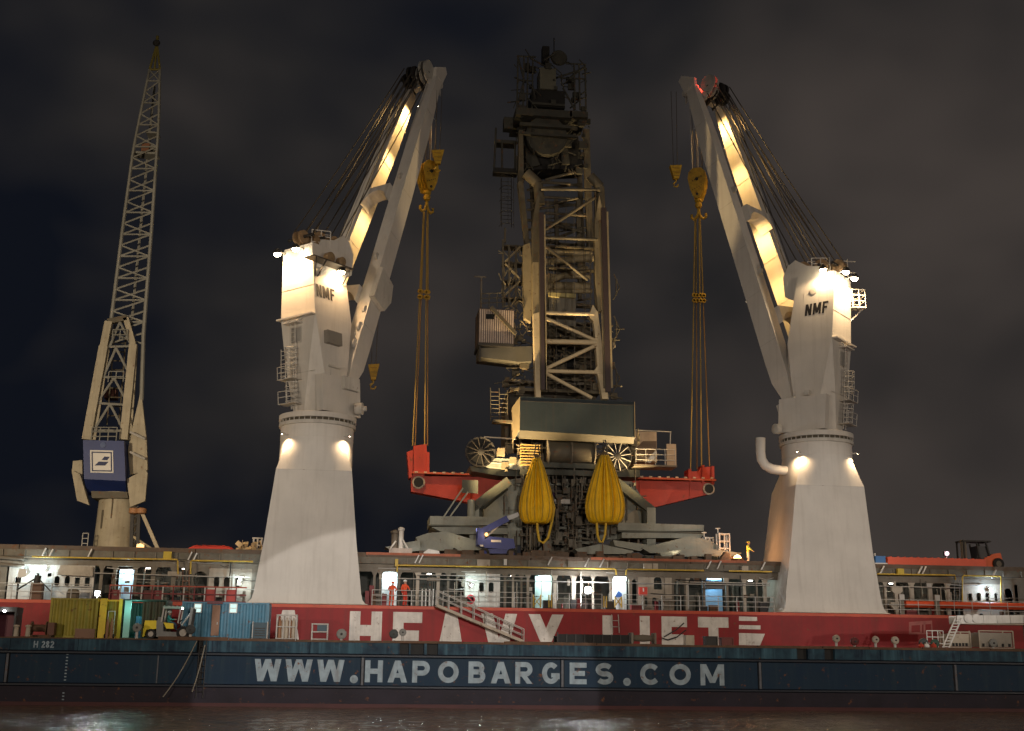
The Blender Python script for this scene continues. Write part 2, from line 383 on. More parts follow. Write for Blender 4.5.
# ================================================================== SETTING: water
def water_mat():
    m = bpy.data.materials.new('harbour_water'); m.use_nodes = True; t = m.node_tree; t.nodes.clear()
    o = N(t, 'ShaderNodeOutputMaterial'); b = N(t, 'ShaderNodeBsdfPrincipled', Roughness=.05, IOR=1.33)
    b.inputs['Base Color'].default_value = (.125, .080, .054, 1)
    t.links.new(b.outputs[0], o.inputs[0])
    tcn = N(t, 'ShaderNodeTexCoord')
    mpn = N(t, 'ShaderNodeMapping'); mpn.inputs['Scale'].default_value = (.55, 1.0, 1); t.links.new(tcn.outputs['Object'], mpn.inputs['Vector'])
    n1 = N(t, 'ShaderNodeTexNoise', Scale=3.2, Detail=5, Roughness=.6, Distortion=.3); t.links.new(mpn.outputs[0], n1.inputs['Vector'])
    n2 = N(t, 'ShaderNodeTexNoise', Scale=.16, Detail=3); t.links.new(mpn.outputs[0], n2.inputs['Vector'])
    ad = N(t, 'ShaderNodeMath', operation='MULTIPLY_ADD'); ad.inputs[1].default_value = 1.6
    t.links.new(n2.outputs['Fac'], ad.inputs[0]); t.links.new(n1.outputs['Fac'], ad.inputs[2])
    bp = N(t, 'ShaderNodeBump', Strength=1, Distance=.11); t.links.new(ad.outputs[0], bp.inputs['Height'])
    t.links.new(bp.outputs[0], b.inputs['Normal'])
    return m
def water_sheet():
    # one sheet: real wavelets in front of the barge, flat further out
    xs_ = [-2500, -300, -120, -70] + [-55 + .3*i for i in range(384)] + [75, 140, 400, 2500]
    ys_ = [-400, -60, 0, 20] + [26 + .28*i for i in range(190)] + [83, 120, 400, 5000]
    import mathutils
    nz_ = mathutils.noise.noise; vs = []; fs = []; W_ = len(xs_)
    for y in ys_:
        for x in xs_:
            z = 0
            if -56 < x < 61 and 25 < y < 80:
                z = .050*nz_(V((x*.55, y*.9, 1.7))) + .038*nz_(V((x*1.3+y*.2, y*1.9, 5.1))) + .05*nz_(V((x*.12, y*.2, 9)))
            vs.append((x, y, z))
    for j in range(len(ys_)-1):
        for i in range(W_-1): fs.append((j*W_+i, j*W_+i+1, (j+1)*W_+i+1, (j+1)*W_+i))
    me = bpy.data.meshes.new('water'); me.from_pydata(vs, [], fs); me.polygons.foreach_set('use_smooth', [True]*len(me.polygons))
    me.materials.append(water_mat()); o = bpy.data.objects.new('water', me); C.objects.link(o); o['kind'] = 'structure'
water_sheet()

# ================================================================== BARGE
YB, ZB = 78.8, 4.0
barge = thing('barge', 'long navy blue flat barge moored along the red ship, web address painted on its side', 'barge', (12, 84, 0))
BX0, BX1 = -48, 75
MB().box(BX0, BX1, YB+.35, YB+11, -.9, ZB-.05).build('hull', NAVY, barge, smooth=False)
# sloping bottom strake and red boot line
MB().add([(BX0, YB+.02, 1.12), (BX1, YB+.02, 1.12), (BX1, YB+.10, .22), (BX0, YB+.10, .22), (BX0, YB+.36, 1.12), (BX1, YB+.36, 1.12), (BX1, YB+.36, .22), (BX0, YB+.36, .22)],
         [(0, 3, 2, 1), (4, 5, 6, 7), (0, 1, 5, 4), (3, 7, 6, 2), (0, 4, 7, 3), (1, 2, 6, 5)]).build('bottom_strake', MAUVE, barge, smooth=False)
MB().box(BX0, BX1, YB+.06, YB+.36, -.5, .217).build('boot_line', BOOT, barge, smooth=False)
for z0, z1, nm in ((3.02, 3.24, 'rubbing_rail'), (1.12, 1.34, 'rubbing_rail')):
    MB().prism([(BX0, YB+.36, z0-.02), (BX0, YB+.06, z0), (BX0, YB-.08, z0+.06), (BX0, YB-.08, z1-.06), (BX0, YB+.06, z1), (BX0, YB+.36, z1+.02)], (BX1-BX0, 0, 0)).build(nm, mat('rail_black_blue', (.008, .012, .022), .5, dirt=.4), barge, smooth=False)
# side panels between the frames, each a plate of its own
divs = [BX0, P(6, 670, YB).x, P(200, 670, YB).x, P(362.3, 672, YB).x, P(562.5, 674, YB).x, P(760.5, 676, YB).x, P(956.5, 679, YB).x, 59, BX1]
for i in range(len(divs)-1):
    a, b = divs[i]+.14, divs[i+1]-.14
    MB().box(a, b, YB+.14, YB+.36, 1.345, 3.015).build('side_panel', NAVY, barge, smooth=False)
    if i:
        x = divs[i]
        MB().box(x-.07, x+.07, YB+.02, YB+.36, 1.345, 3.015).build('frame_rib', mat('rib_scuffed', (.10, .105, .12), .6, dirt=.6, dscale=3, rust=.1) if i != 2 else DARKB, barge, smooth=False)
        MB().box(x+.075, x+.135, YB+.16, YB+.36, 1.345, 3.015).build('rib_gap', DARKB, barge, smooth=False)
x = P(157.5, 665, YB).x
MB().box(x-.04, x+.04, YB+.09, YB+.14, 1.35, 3.01).build('frame_rib', mat('rib_scuffed', (.1, .1, .1)), barge, smooth=False)
# upper strake in plates, open at the fairleads
cuts = [(P(400, 645, YB).x, P(409, 645, YB).x), (P(411, 645, YB).x, P(424, 645, YB).x), (P(427, 645, YB).x, P(438, 645, YB).x),
        (P(797.5, 655, YB).x, P(808, 655, YB).x), (P(825, 655, YB).x, P(835, 655, YB).x), (P(197, 645, YB).x, P(203, 645, YB).x)]
xs = sorted([BX0, BX1] + [c for ab in cuts for c in ab] + [P(q, 645, YB).x for q in (10, 78, 310, 520, 600, 690, 760, 880, 960)])
hole = lambda a, b: any(abs(a-c0) < .01 and abs(b-c1) < .01 for c0, c1 in cuts)
for a, b in zip(xs[:-1], xs[1:]):
    if hole(a, b):
        MB().box(a, b, YB+.3, YB+.345, 3.25, 3.9).build('fairlead_dark_back', DARKB, barge, smooth=False)  # black sheet as the darkness inside the opening
    else:
        MB().box(a+.012, b-.012, YB+rnd.uniform(.02, .05), YB+.36, 3.25, 3.93).build('strake_plate', TEAL, barge, smooth=False)
MB().box(BX0, BX1, YB-.03, YB+11, 3.935, ZB).build('deck', RUSTY, barge, smooth=False)
mb = MB(); x = P(158, 640, YB).x
while x < BX1-2:                                                                  # worn timber along the edge
    l = rnd.uniform(2.2, 5.5); mb.box(x, x+l-.05, YB-.02, YB+.28, ZB, ZB+rnd.uniform(.06, .16)); x += l
mb.build('edge_timber', RUSTY, barge, smooth=False, kind='stuff')
# lettering
TXT = [('W', 253.7, 280.5), ('W', 284.6, 312), ('W', 316.6, 344), ('.', 351.2, 357), ('H', 365, 382.7), ('A', 387.7, 407.3), ('P', 412.3, 429.8), ('O', 438, 458.8),
       ('B', 468.6, 485.6), ('A', 491, 511), ('R', 515.6, 532.8), ('G', 542.4, 560), ('E', 570, 587), ('S', 596, 613.8), ('.', 624.3, 630.4), ('C', 640.6, 661.3), ('O', 670, 691.4), ('M', 701, 724.8)]
for ch, a, b in TXT:
    xa, xb = P(a, 675, YB).x, P(b, 675, YB).x
    letter(barge, ch, (xa, YB+.14, 1.53), (1, 0, 0), (0, 0, 1), (0, -1, 0), xb-xa, 1.34, .315, LETG)
for ch, a, b in (('H', 33.5, 38), ('2', 41.5, 45), ('8', 45.8, 49.3), ('2', 50.2, 54)):
    xa, xb = P(a, 645, YB).x, P(b, 645, YB).x
    letter(barge, ch, (xa, YB+.02, 3.38), (1, 0, 0), (0, 0, 1), (0, -1, 0), xb-xa, .40, .075, LETG)
mb = MB(); x = P(64.5, 680, YB).x
for k in range(16): z = .32+k*.19; y = YB+(.06 if z < 1.1 else .125); mb.box(x-.06, x+.06, y-.012, y+.05, z, z+.07)
mb.build('draught_marks', LETG, barge, smooth=False, kind='stuff')
# boarding ladder down the dark frame
lad = ladder(None, (P(200, 690, YB).x, YB-.14, .5), (P(200, 690, YB).x, YB-.14, 3.95), .42, DARK, name='boarding_ladder')
tag(lad, 'dark steel boarding ladder hanging down the barge side left of the painted web address', 'ladder')
for nm, pa, pb, lb in (('mooring_rope', (197, 641), (163, 697), 'pale mooring rope slanting down the barge side, the longer one left of the dark ladder'),
                       ('mooring_rope', (205, 645), (192, 692), 'short pale rope dropping down the barge side just beside the dark ladder')):
    a = P(*pa, YB-.22); b = P(*pb, YB-.32); pts = [lerp(a, b, i/8) + V((0, 0, -.25*math.sin(math.pi*i/8))) for i in range(9)]
    tag(MB().path(pts, .035, 6).build(nm, mat('rope_fibre', (.26, .235, .19), .9)), lb, 'rope')

# ================================================================== THINGS ON THE BARGE DECK
def corrugated(mb, x0, x1, y, z0, z1, pitch=.40, d=.085, sgn=-1):
    """trapezoid wave sheet facing -Y"""
    pts = []; x = x0; 
    while x < x1-1e-3:
        for fx, dy in ((0, 0), (.25, 0), (.5, d), (.75, d)): pts.append((min(x+fx*pitch, x1), y+dy))
        x += pitch
    pts.append((x1, y)); pts += [(x1, y+.12), (x0, y+.12)]
    mb.prism([(px, py, z0) for px, py in pts], (0, 0, z1-z0))
def container(name, label, px0, px1, ptop, Y, depth, m, frame=None, opts=None, group=None):
    x0, x1 = P(px0, 620, Y).x, P(px1, 620, Y).x; zt = P((px0+px1)/2, ptop, Y).z
    t = thing(name, label, 'container', ((x0+x1)/2, Y+depth/2, ZB), group); fm = frame or m; w = .14
    mb = MB(); corrugated(mb, x0+w, x1-w, Y+.06, ZB+.2, zt-.12); mb.build('front_wall', m, t, smooth=False)
    mb = MB(); mb.box(x0, x0+.03, Y+w, Y+depth-w, ZB+.15, zt-.1); mb.build('end_wall', m, t, smooth=False)
    mb = MB(); mb.box(x1-.03, x1, Y+w, Y+depth-w, ZB+.15, zt-.1); mb.build('end_wall', m, t, smooth=False)
    MB().box(x0+w, x1-w, Y+depth-.06, Y+depth, ZB+.15, zt-.1).build('rear_wall', m, t, smooth=False)
    MB().box(x0+.02, x1-.02, Y+.02, Y+depth-.02, zt-.05, zt-.01).build('roof', m, t, smooth=False)
    for xx in (x0, x1-w):
        for yy in (Y, Y+depth-w): MB().box(xx, xx+w, yy, yy+w, ZB+.02, zt).build('corner_post', fm, t, smooth=False)
    for z0, z1 in ((ZB+.03, ZB+.19), (zt-.12, zt-.012)): MB().box(x0+w, x1-w, Y+.01, Y+.13, z0, z1).build('rail', fm, t, smooth=False)
    return t, x0, x1, zt
t, x0, x1, zt = container('container', 'olive yellow ribbed container at the left, brown panel low on its front', 49, 97, 598, 82, 2.44, CONTY, group='containers on the barge')
MB().box(P(75, 632, 81.9).x, x1-.05, 81.93, 82.0, ZB+.05, ZB+.62).build('lower_panel', DOORB, t, smooth=False)
t, x0, x1, zt = container('container', 'small open container with bright yellow posts beside the olive yellow container', 98.5, 120.5, 599.5, 82.3, 2.44, CONTY, CONTYB, group='containers on the barge')
for a, b in ((98.5, 105.5), (117.5, 121)):
    MB().box(P(a, 620, 82).x, P(b, 620, 82).x, 82.05, 82.25, ZB+.02, zt+.05).build('door_post', CONTYB, t, smooth=False)
t2 = thing('hand_truck', 'upright hand truck with gas bottles standing between the yellow posts', 'hand truck', (P(109.5, 630, 81.5).x, 81.6, ZB))
bx = P(109.5, 630, 81.5).x
for dx in (-.22, .22): MB().tube((bx+dx, 81.6, ZB+.1), (bx+dx*.9, 81.75, ZB+1.75), .03).build('upright', RAILW, t2)
MB().tube((bx-.2, 81.75, ZB+1.72), (bx+.2, 81.75, ZB+1.72), .03).build('handle', RAILW, t2)
for dx in (-.12, .13): MB().lathe((bx+dx, 81.45, ZB+.05), [(.11, 0), (.11, 1.0), (.07, 1.12), (.03, 1.2), (.03, 1.28)], 10).build('bottle', mat('bottle_brown', (.25, .12, .06)), t2)
for dx in (-.28, .28): MB().lathe((bx+dx-.03, 81.55, ZB+.16), [(.16, 0), (.16, .06)], 12, (1, 0, 0)).build('wheel', TYRE, t2)
# green open shelter; teal light on its edge put into the post paint
gx0, gx1, gzt = P(122, 620, 82).x, P(166, 620, 82).x, P(140, 600.5, 82).z
t = thing('workshop_container', 'dark green open fronted container lit teal inside, behind the forklift', 'container', ((gx0+gx1)/2, 83.3, ZB), 'containers on the barge')
MB().box(gx0, gx0+.1, 82, 84.4, ZB+.1, gzt).build('end_wall', CONTG, t, smooth=False)
MB().box(gx1-.1, gx1, 82, 84.4, ZB+.1, gzt).build('end_wall', CONTG, t, smooth=False)
mb = MB(); corrugated(mb, gx0+.12, gx1-.12, 84.3, ZB+.12, gzt-.05); mb.build('rear_wall', CONTG, t, smooth=False)
MB().box(gx0, gx1, 82, 84.4, gzt, gzt+.08).build('roof', CONTG, t, smooth=False)
MB().box(gx0, gx1, 82, 84.4, ZB+.01, ZB+.1).build('floor', CONTG, t, smooth=False)
mb = MB(); corrugated(mb, P(141.5, 620, 82).x, gx1-.12, 82.04, ZB+.12, gzt-.05); mb.build('door_leaf', mat('door_olive', (.055, .05, .03), .6), t, smooth=False)
MB().box(gx0+.02, gx0+.5, 82.0, 82.06, ZB+.1, gzt-.02).build('door_post', mat('teal_lit_post', (.30, .55, .50), .5, dirt=.3), t, smooth=False)
MB().box(gx0+.6, gx0+1.3, 83.6, 84.1, ZB+.1, ZB+1.5).build('cabinet', mat('cabinet_blue', (.05, .12, .2), .5), t, smooth=False)
light('lamp_light', 'POINT', (gx0+.75, 82.3, gzt-.35), (.35, .95, .85), 40, parent=t, radius=.12)
light('lamp_light', 'POINT', (gx0+.35, 81.2, gzt-.5), (.35, .95, .85), 16, parent=t, radius=.12)
# blue container office
t, x0, x1, zt = container('office_container', 'light blue container office with two lit windows and a brown door', 181, 268.5, 602, 82.2, 2.44, CONTB, group='containers on the barge')
for a, b, c, d in ((193.5, 201.5, 603.5, 612.8), (229, 237, 603.5, 613)):
    f = boxP(a, b, c, d, 82.14, .07); w = MB().box(*f).build('window', WHITEP, t, smooth=False)
    zc = (f[4]+f[5])/2
    MB().box(f[0]+.06, f[1]-.06, 82.13, 82.139, zc+.03, f[5]-.05).build('pane', G_PANE, w, smooth=False)
    MB().box(f[0]+.06, f[1]-.06, 82.13, 82.139, f[4]+.05, zc-.03).build('pane', G_PANE, w, smooth=False)
f = boxP(210.5, 218.5, 605, 635.5, 82.14, .08); d = MB().box(*f).build('door', DOORB, t, smooth=False)
MB().box(f[1]-.16, f[1]-.1, 82.08, 82.14, ZB+1.0, ZB+1.15).build('handle', RAILW, d, smooth=False)
MB().box(P(206.5, 610, 82).x, P(222, 610, 82).x, 82.12, 82.17, zt-.14, zt+.05).build('sign_board', mat('board_purple', (.14, .05, .06)), t, smooth=False)
mb = MB(); f = boxP(252.5, 266.5, 622.5, 636.5, 81.2, .8); 
t = thing('generator', 'dark teal generator box standing before the right end of the blue container', 'generator', ((f[0]+f[1])/2, 81.6, ZB))
MB().box(f[0], f[1], f[2], f[3], ZB+.15, f[5]).build('housing', mat('gen_teal', (.02, .05, .07), .5), t, smooth=False)
for xx in (f[0]-.05, f[1]): MB().box(xx, xx+.05, 81.18, 82.02, ZB+.01, f[5]+.06).build('frame', RAILW, t, smooth=False)
for k in range(4): MB().box(f[0]+.1, f[1]-.1, 81.175, 81.2, ZB+.3+k*.15, ZB+.36+k*.15).build('louvre', DARK, t, smooth=False)
# yellow lit frame rack, work stand
def frame_rack(name, label, px0, px1, py0, Y, d, m, fill=None, nx=3):
    x0, x1 = P(px0, 630, Y).x, P(px1, 630, Y).x; zt = P((px0+px1)/2, py0, Y).z
    t = thing(name, label, 'rack', ((x0+x1)/2, Y+d/2, ZB)); r = .045
    for i in range(nx+1):
        xx = lerp(x0, x1, i/nx)
        for yy in (Y, Y+d): MB().tube((xx, yy, ZB+.02), (xx, yy, zt), r, 6).build('post', m, t)
    for zz in (ZB+.15, lerp(ZB, zt, .55), zt):
        for yy in (Y, Y+d): MB().tube((x0-r, yy, zz), (x1+r, yy, zz), r*.9, 6).build('cross_bar', m, t)
        for xx in (x0, x1): MB().tube((xx, Y, zz), (xx, Y+d, zz), r*.9, 6).build('cross_bar', m, t)
    return t, x0, x1, zt
t, x0, x1, zt = frame_rack('cylinder_rack', 'pale tube frame rack full of gas cylinders standing right of the blue container', 276.5, 296, 615, 81.2, .9, RAILW)
for i in range(5):
    for j in range(2):
        MB().lathe((lerp(x0+.18, x1-.18, i/4), 81.45+j*.35, ZB+.02), [(.12, 0), (.12, 1.15), (.08, 1.3), (.035, 1.38), (.035, 1.46)], 10).build('cylinder', CREAM if (i+j) % 3 else mat('bottle_brown', (.25, .12, .06)), t)
t, x0, x1, zt = frame_rack('work_stand', 'small steel work stand with a dark box, near the letter A on the hull', 312, 327.5, 624, 80.8, .7, RAILW, nx=1)
MB().box(P(317, 630, 80.8).x, x1-.05, 80.85, 81.4, lerp(ZB, zt, .56), zt-.06).build('box', mat('gen_teal', (.02, .05, .07), .5), t, smooth=False)
# mushroom vents and round fittings along the deck edge
def vent(px, py, r_px, m, label, Y=79.6, post=RAILW):
    c = P(px, py, Y); r = r_px*Y/FPX
    t = thing('deck_vent', label, 'vent', (c.x, Y, ZB), 'round vent heads along the barge edge')
    MB().tube((c.x, Y+.12, ZB+.01), (c.x, Y+.12, c.z), .09, 8).build('pipe', post, t)
    MB().lathe((c.x, Y+.2, c.z), [(r*.7, 0), (r*.97, .05), (r, .14), (r*.93, .22), (r*.5, .27), (.01, .28)], 18, (0, -1, 0)).build('cap', m, t)
    MB().lathe((c.x, Y-.085, c.z), [(r*.25, 0), (r*.22, .05), (.01, .06)], 10, (0, -1, 0)).build('hub', DARK, t)
VG = mat('vent_grey', (.20, .20, .185), .6, dirt=.5, dscale=3, rust=.1); VD = mat('vent_dark', (.045, .05, .05), .6); VP = mat('vent_pale', (.36, .31, .25), .6, dirt=.5, dscale=3, rust=.1)
vent(137, 627.5, 4.3, VG, 'grey vent head left of the forklift, in front of the green container')
vent(190.5, 629.5, 4.6, VD, 'dark vent head in front of the forklift mast')
vent(341.5, 634, 5, VG, 'grey vent head before the blank red hull between the letters A and H')
vent(393.8, 634, 4.5, VD, 'dark green vent head below the letter E on the red hull', post=WHITEP)
vent(402.8, 632.3, 3.6, VG, 'smaller grey vent head just right of the dark one under the letter E')
vent(836.7, 638.6, 3.9, VP, 'pale vent head below the right crane pedestal, leftmost of the pale ones')
vent(855, 641.5, 4.3, mat('vent_maroon', (.10, .02, .02), .6), 'maroon vent head between two pale ones under the right pedestal')
vent(876, 639.6, 3.7, VP, 'pale vent head below the right edge of the right crane pedestal')
vent(895.5, 640.4, 4.0, VP, 'pale vent head nearest the white railing at right')
vent(924, 643, 5, VD, 'dark vent head beside the white railing, left of the pair')
vent(935.5, 643.5, 4.6, mat('vent_green', (.03, .07, .05), .6), 'dark green vent head beside the white railing, right of the pair')
vent(993.5, 643, 4.5, VG, 'grey vent head in front of the right framed cream crate')
# clutter at far left
t = thing('mooring_winch', 'rusty brown mooring winch on the barge deck left of the yellow container', 'winch', (P(38, 633, 81).x, 81.5, ZB))
wx = P(38, 633, 81).x
MB().box(wx-.7, wx+.8, 81, 82.2, ZB+.01, ZB+.18).build('base', RUSTY, t, smooth=False)
MB().lathe((wx-.55, 81.5, ZB+.6), [(.42, 0), (.42, .07), (.22, .08), (.22, .9), (.42, .91), (.42, .98)], 16, (1, 0, 0)).build('drum', RUSTY, t)
for dx in (-.62, .5): MB().prism([(wx+dx, 81.15, ZB+.15), (wx+dx, 81.9, ZB+.15), (wx+dx, 81.6, ZB+.8), (wx+dx, 81.4, ZB+.8)], (.08, 0, 0)).build('bracket', RUSTY, t, smooth=False)
MB().box(wx+.5, wx+.9, 81.2, 81.8, ZB+.18, ZB+.95).build('motor', mat('motor_brown', (.12, .05, .03)), t, smooth=False)
t = thing('capstan', 'pale double bollard on the barge deck at the far left edge of the photo', 'bollard', (P(21, 634, 80.2).x, 80.4, ZB)); wx = P(21, 634, 80.2).x
for dx in (-.35, .35): MB().lathe((wx+dx, 80.4, ZB+.01), [(.17, 0), (.15, .1), (.13, .6), (.19, .64), (.19, .72), (.1, .76)], 14).build('post', CREAM, t)
MB().box(wx-.65, wx+.65, 80.15, 80.65, ZB+.005, ZB+.06).build('base', RUSTY, t, smooth=False)
t = thing('tool_cabin', 'black steel cabin with a small lamp at the left edge of the barge', 'cabin', (P(3, 620, 82).x, 82.8, ZB)); f = boxP(-14, 14, 608, 637, 82, 1.6)
MB().box(f[0], f[1], f[2], f[3], ZB+1.6, ZB+1.9).build('roof', DARK, t, smooth=False)
for xx in (f[0], f[1]-.12): MB().box(xx, xx+.12, 82.02, 83.5, ZB+.01, ZB+1.6).build('post', DARK, t, smooth=False)
MB().box(f[0]+.1, f[1]-.2, 83.4, 83.5, ZB+.02, ZB+1.6).build('rear_wall', mat('cabin_maroon', (.10, .02, .03)), t, smooth=False)
lampglobe(t, (P(4.5, 611, 81.9).x, 81.9, PZ(4.5, 611, 81.9)), WHITE, 8, G_COOL, .07, 'cabin_lamp')
# low black trough and its neighbours at centre right
f = boxP(557, 630, 634.5, 645, 80.5, 1.4)
t = thing('spreader_trough', 'long low black steel trough lying on the barge under the letters Y and L', 'trough', ((f[0]+f[1])/2, 81, ZB))
MB().box(f[0], f[1], 80.5, 80.6, ZB+.01, f[5]).build('front_plate', DARKB, t, smooth=False); MB().box(f[0], f[1], 81.8, 81.9, ZB+.01, f[5]-.1).build('rear_plate', DARK, t, smooth=False)
MB().box(f[0], f[1], 80.61, 81.79, ZB+.02, ZB+.12).build('floor', DARK, t, smooth=False)
for k in range(9): xx = lerp(f[0], f[1]-.08, k/8); MB().box(xx, xx+.08, 80.45, 80.498, ZB+.01, f[5]+(.12 if k in (0, 8) else .02)).build('rib', DARK, t, smooth=False)
t = thing('anchor_winch', 'low brown rope winch right of the long black trough on the barge', 'winch', (P(644, 641, 80.6).x, 81, ZB)); wx = P(644, 641, 80.6).x
for dx in (-.85, .72): MB().box(wx+dx, wx+dx+.13, 80.6, 81.5, ZB+.01, ZB+.85).build('bracket', BEIGED, t, smooth=False)
MB().lathe((wx-.7, 81, ZB+.5), [(.33, 0), (.33, .06), (.19, .07), (.24, .7), (.19, 1.33), (.33, 1.34), (.33, 1.4)], 14, (1, 0, 0)).build('drum', mat('rope_coil', (.12, .10, .075), .9), t)
MB().box(wx-.9, wx+.9, 80.6, 81.6, ZB+.005, ZB+.1).build('base', RUSTY, t, smooth=False)
for i, (a, b, c, m, lb) in enumerate(((686, 694.5, 636, CREAM, 'small cream box under the letter F on the red hull'), (706, 718, 637, DARK, 'dark crate under the letter T on the red hull'),
                        (722, 734, 638, mat('crate_maroon', (.13, .035, .03)), 'maroon crate left of the white bars of the hull logo'))):
    f = boxP(a, b, c, 648, 80.8, .8); t = thing('deck_crate', lb, 'crate', ((f[0]+f[1])/2, 81.2, ZB), 'crates on the barge')
    MB().box(f[0]+.04, f[1]-.04, 80.84, 81.56, ZB+.02, f[5]-.03).build('body', m, t, smooth=False)
    MB().box(f[0], f[1], 80.8, 81.6, f[5]-.029, f[5]+.05).build('lid', m, t, smooth=False)
    for xx in (f[0], f[1]-.07): MB().box(xx, xx+.07, 80.79, 80.839, ZB+.01, f[5]-.03).build('batten', m, t, smooth=False)
# ropes hanging on the F
for i, (pts, lb) in enumerate((([(684, 623), (676, 630), (664, 637)], 'dark rope slung from the red hull across the letter F, upper one'), ([(662, 638), (668, 640), (677, 637), (686, 630)], 'dark rope looped below the letter F on the red hull'))):
    tag(MB().path([P(*p, 90.7) for p in pts], .05, 6).build('hull_rope', DARK), lb, 'rope')
# right-hand end: two framed crates, rail, buoys, jointed ramp
for (a, b, c, lb, m) in ((950, 972, 632.5, 'cream slatted crate under the white ramp arm, with dark gaps along its foot', CREAM), (980, 1015, 631.5, 'long beige crate in a tube frame at the right edge of the barge', mat('crate_grey', (.27, .24, .20), .6, dirt=.4))):
    f = boxP(a, b, c, 651, 80.9, 1.4); t = thing('framed_crate', lb, 'crate', ((f[0]+f[1])/2, 81.6, ZB), 'crates on the barge')
    MB().box(f[0]+.08, f[1]-.08, 81, 82.2, ZB+.25, f[5]-.08).build('body', m, t, smooth=False)
    for xx in (f[0], f[1]-.07):
        for yy in (80.9, 82.23): MB().box(xx, xx+.07, yy, yy+.07, ZB+.01, f[5]+.06).build('post', CREAM, t, smooth=False)
    for zz in (ZB+.14, f[5]): MB().box(f[0]+.075, f[1]-.075, 80.91, 80.96, zz, zz+.07).build('bar', CREAM, t, smooth=False)
    for k in range(5): xx = lerp(f[0]+.25, f[1]-.4, k/4); MB().box(xx, xx+.16, 80.97, 80.998, ZB+.27, ZB+.48).build('slot', DARKB, t, smooth=False)
ra, rb = P(928, 652, 79.9), P(944.5, 652, 79.9)
t = thing('short_railing', 'short white railing at the barge edge beside the two dark vent heads', 'railing', ((ra.x+rb.x)/2, 79.9, ZB))
railing(t, (ra.x, 79.9, ZB), (rb.x, 79.9, ZB), 1.25, WHITEP, 3, .35, .03)
for px, m, lb in ((921.5, REDP, 'red ball fender on the barge deck at the foot of the dark vents'), (927, WHITEP, 'white ball fender beside the red one at the barge edge'), (934, REDP, 'red ball fender right of the white one at the barge edge')):
    c = P(px, 650, 79.3); o = MB().lathe((c.x, 79.3, ZB+.01), [(.02, 0), (.14, .05), (.2, .19), (.14, .33), (.04, .38), (.04, .44), (.01, .45)], 14).build('ball_fender', m); tag(o, lb, 'fender', 'ball fenders')
# ------------------------------------------------------------------ forklift and its driver on the barge
def forklift(label):
    Y = 80.4; k = Y/FPX; x = lambda px: P(px, 620, Y).x; z = lambda py: P(170, py, Y).z
    t = thing('forklift', label, 'forklift', (x(170), Y+.7, ZB)); W_ = 1.35
    g = lambda pts, y0=0, w=W_: MB().prism([(x(a), Y+y0, z(b)) for a, b in pts], (0, w, 0))
    g([(145, 620.8), (156.5, 620.8), (157, 629), (147, 630), (145, 637), (143.8, 637)]).build('counterweight', FORKY, t, smooth=False)
    g([(144, 629), (146, 629), (146, 636.5), (144, 636.5)], -.03, W_+.06).build('rear_bumper', FORKY, t, smooth=False)
    g([(156.6, 620.5), (161, 619), (163.5, 623), (164, 631.5), (178, 632), (178, 637), (157.5, 637), (157, 630)]).build('chassis', FORKG, t, smooth=False)
    g([(163.8, 622.5), (173.5, 623.4), (174, 628.8), (167, 628.6)], -.03, .3).build('side_cover', FORKY, t, smooth=False)
    MB().box(x(157), x(160.8), Y+.3, Y+1.0, z(621), z(617)).build('engine_cowl', FORKG, t, smooth=False)
    gt = mat('guard_teal', (.28, .42, .38), .5, dirt=.3)
    for yy in (Y+.04, Y+W_-.12):
        MB().bar((x(161.5), yy, z(622)), (x(163), yy, z(607.5)), .09).build('guard_post', RAILW, t, smooth=False)
        MB().bar((x(178), yy, z(623)), (x(180), yy, z(607.5)), .08).build('guard_post', RAILW, t, smooth=False)
    MB().box(x(162), x(181), Y, Y+W_, z(608.6), z(606.4)).build('guard_roof', gt, t, smooth=False)
    for i in range(5): xx = lerp(x(163), x(180), i/4); MB().box(xx-.03, xx+.03, Y+.05, Y+W_-.05, z(606.35), z(606.35)+.05).build('guard_bar', gt, t, smooth=False)
    for yy in (Y+.25, Y+W_-.35):
        MB().bar((x(188.2), yy, z(637)), (x(191), yy, z(607)), .16, .09).build('mast_rail', FORKG, t, smooth=False)
        MB().bar((x(190.2), yy, z(634)), (x(193), yy, z(608)), .09, .07).build('inner_rail', DARK, t, smooth=False)
        MB().bar((x(192), yy, z(636)), (x(203), yy, z(637.2)), .12, .06).build('fork', DARK, t, smooth=False)
    MB().bar((x(191.3), Y+.2, z(610)), (x(191.3), Y+W_-.25, z(610)), .1).build('mast_head', FORKG, t, smooth=False)
    MB().tube((x(181), Y+.5, z(625)), (x(189), Y+.5, z(613)), .06).build('tilt_cylinder', RAILW, t)
    MB().tube((x(176), Y+.65, z(627)), (x(179.3), Y+.65, z(620.5)), .03).build('steering_column', DARK, t)
    MB().lathe((x(179), Y+.65, z(620.8)), [(.17, 0), (.19, .02), (.17, .04), (.15, .02), (.17, 0)], 14, (-.5, 0, .8)).build('steering_wheel', DARKB, t)
    MB().box(x(163), x(169), Y+.35, Y+1.0, z(625.5), z(624)).build('seat', DARKB, t, smooth=False)
    for px, rp in ((152, 4.7), (184, 6.2)):
        r = rp*k
        for yy in (Y-.12, Y+W_-.2):
            w = MB().lathe((x(px), yy+.32, ZB+r+.01), [(r*.55, 0), (r*.93, .0), (r, .05), (r, .27), (r*.93, .32), (r*.55, .32), (r*.55, 0)], 22, (0, -1, 0)).build('wheel', TYRE, t)
            MB().lathe((x(px), yy+.28, ZB+r+.01), [(r*.6, 0), (r*.6, .27), (r*.45, .24), (r*.2, .26), (.01, .27)], 16, (0, -1, 0)).build('rim', RIM, w)
    lampglobe(t, (x(181.5), Y+.1, z(608)), COOL, 6, G_COOL, .05, 'headlight')
    return x, z, Y
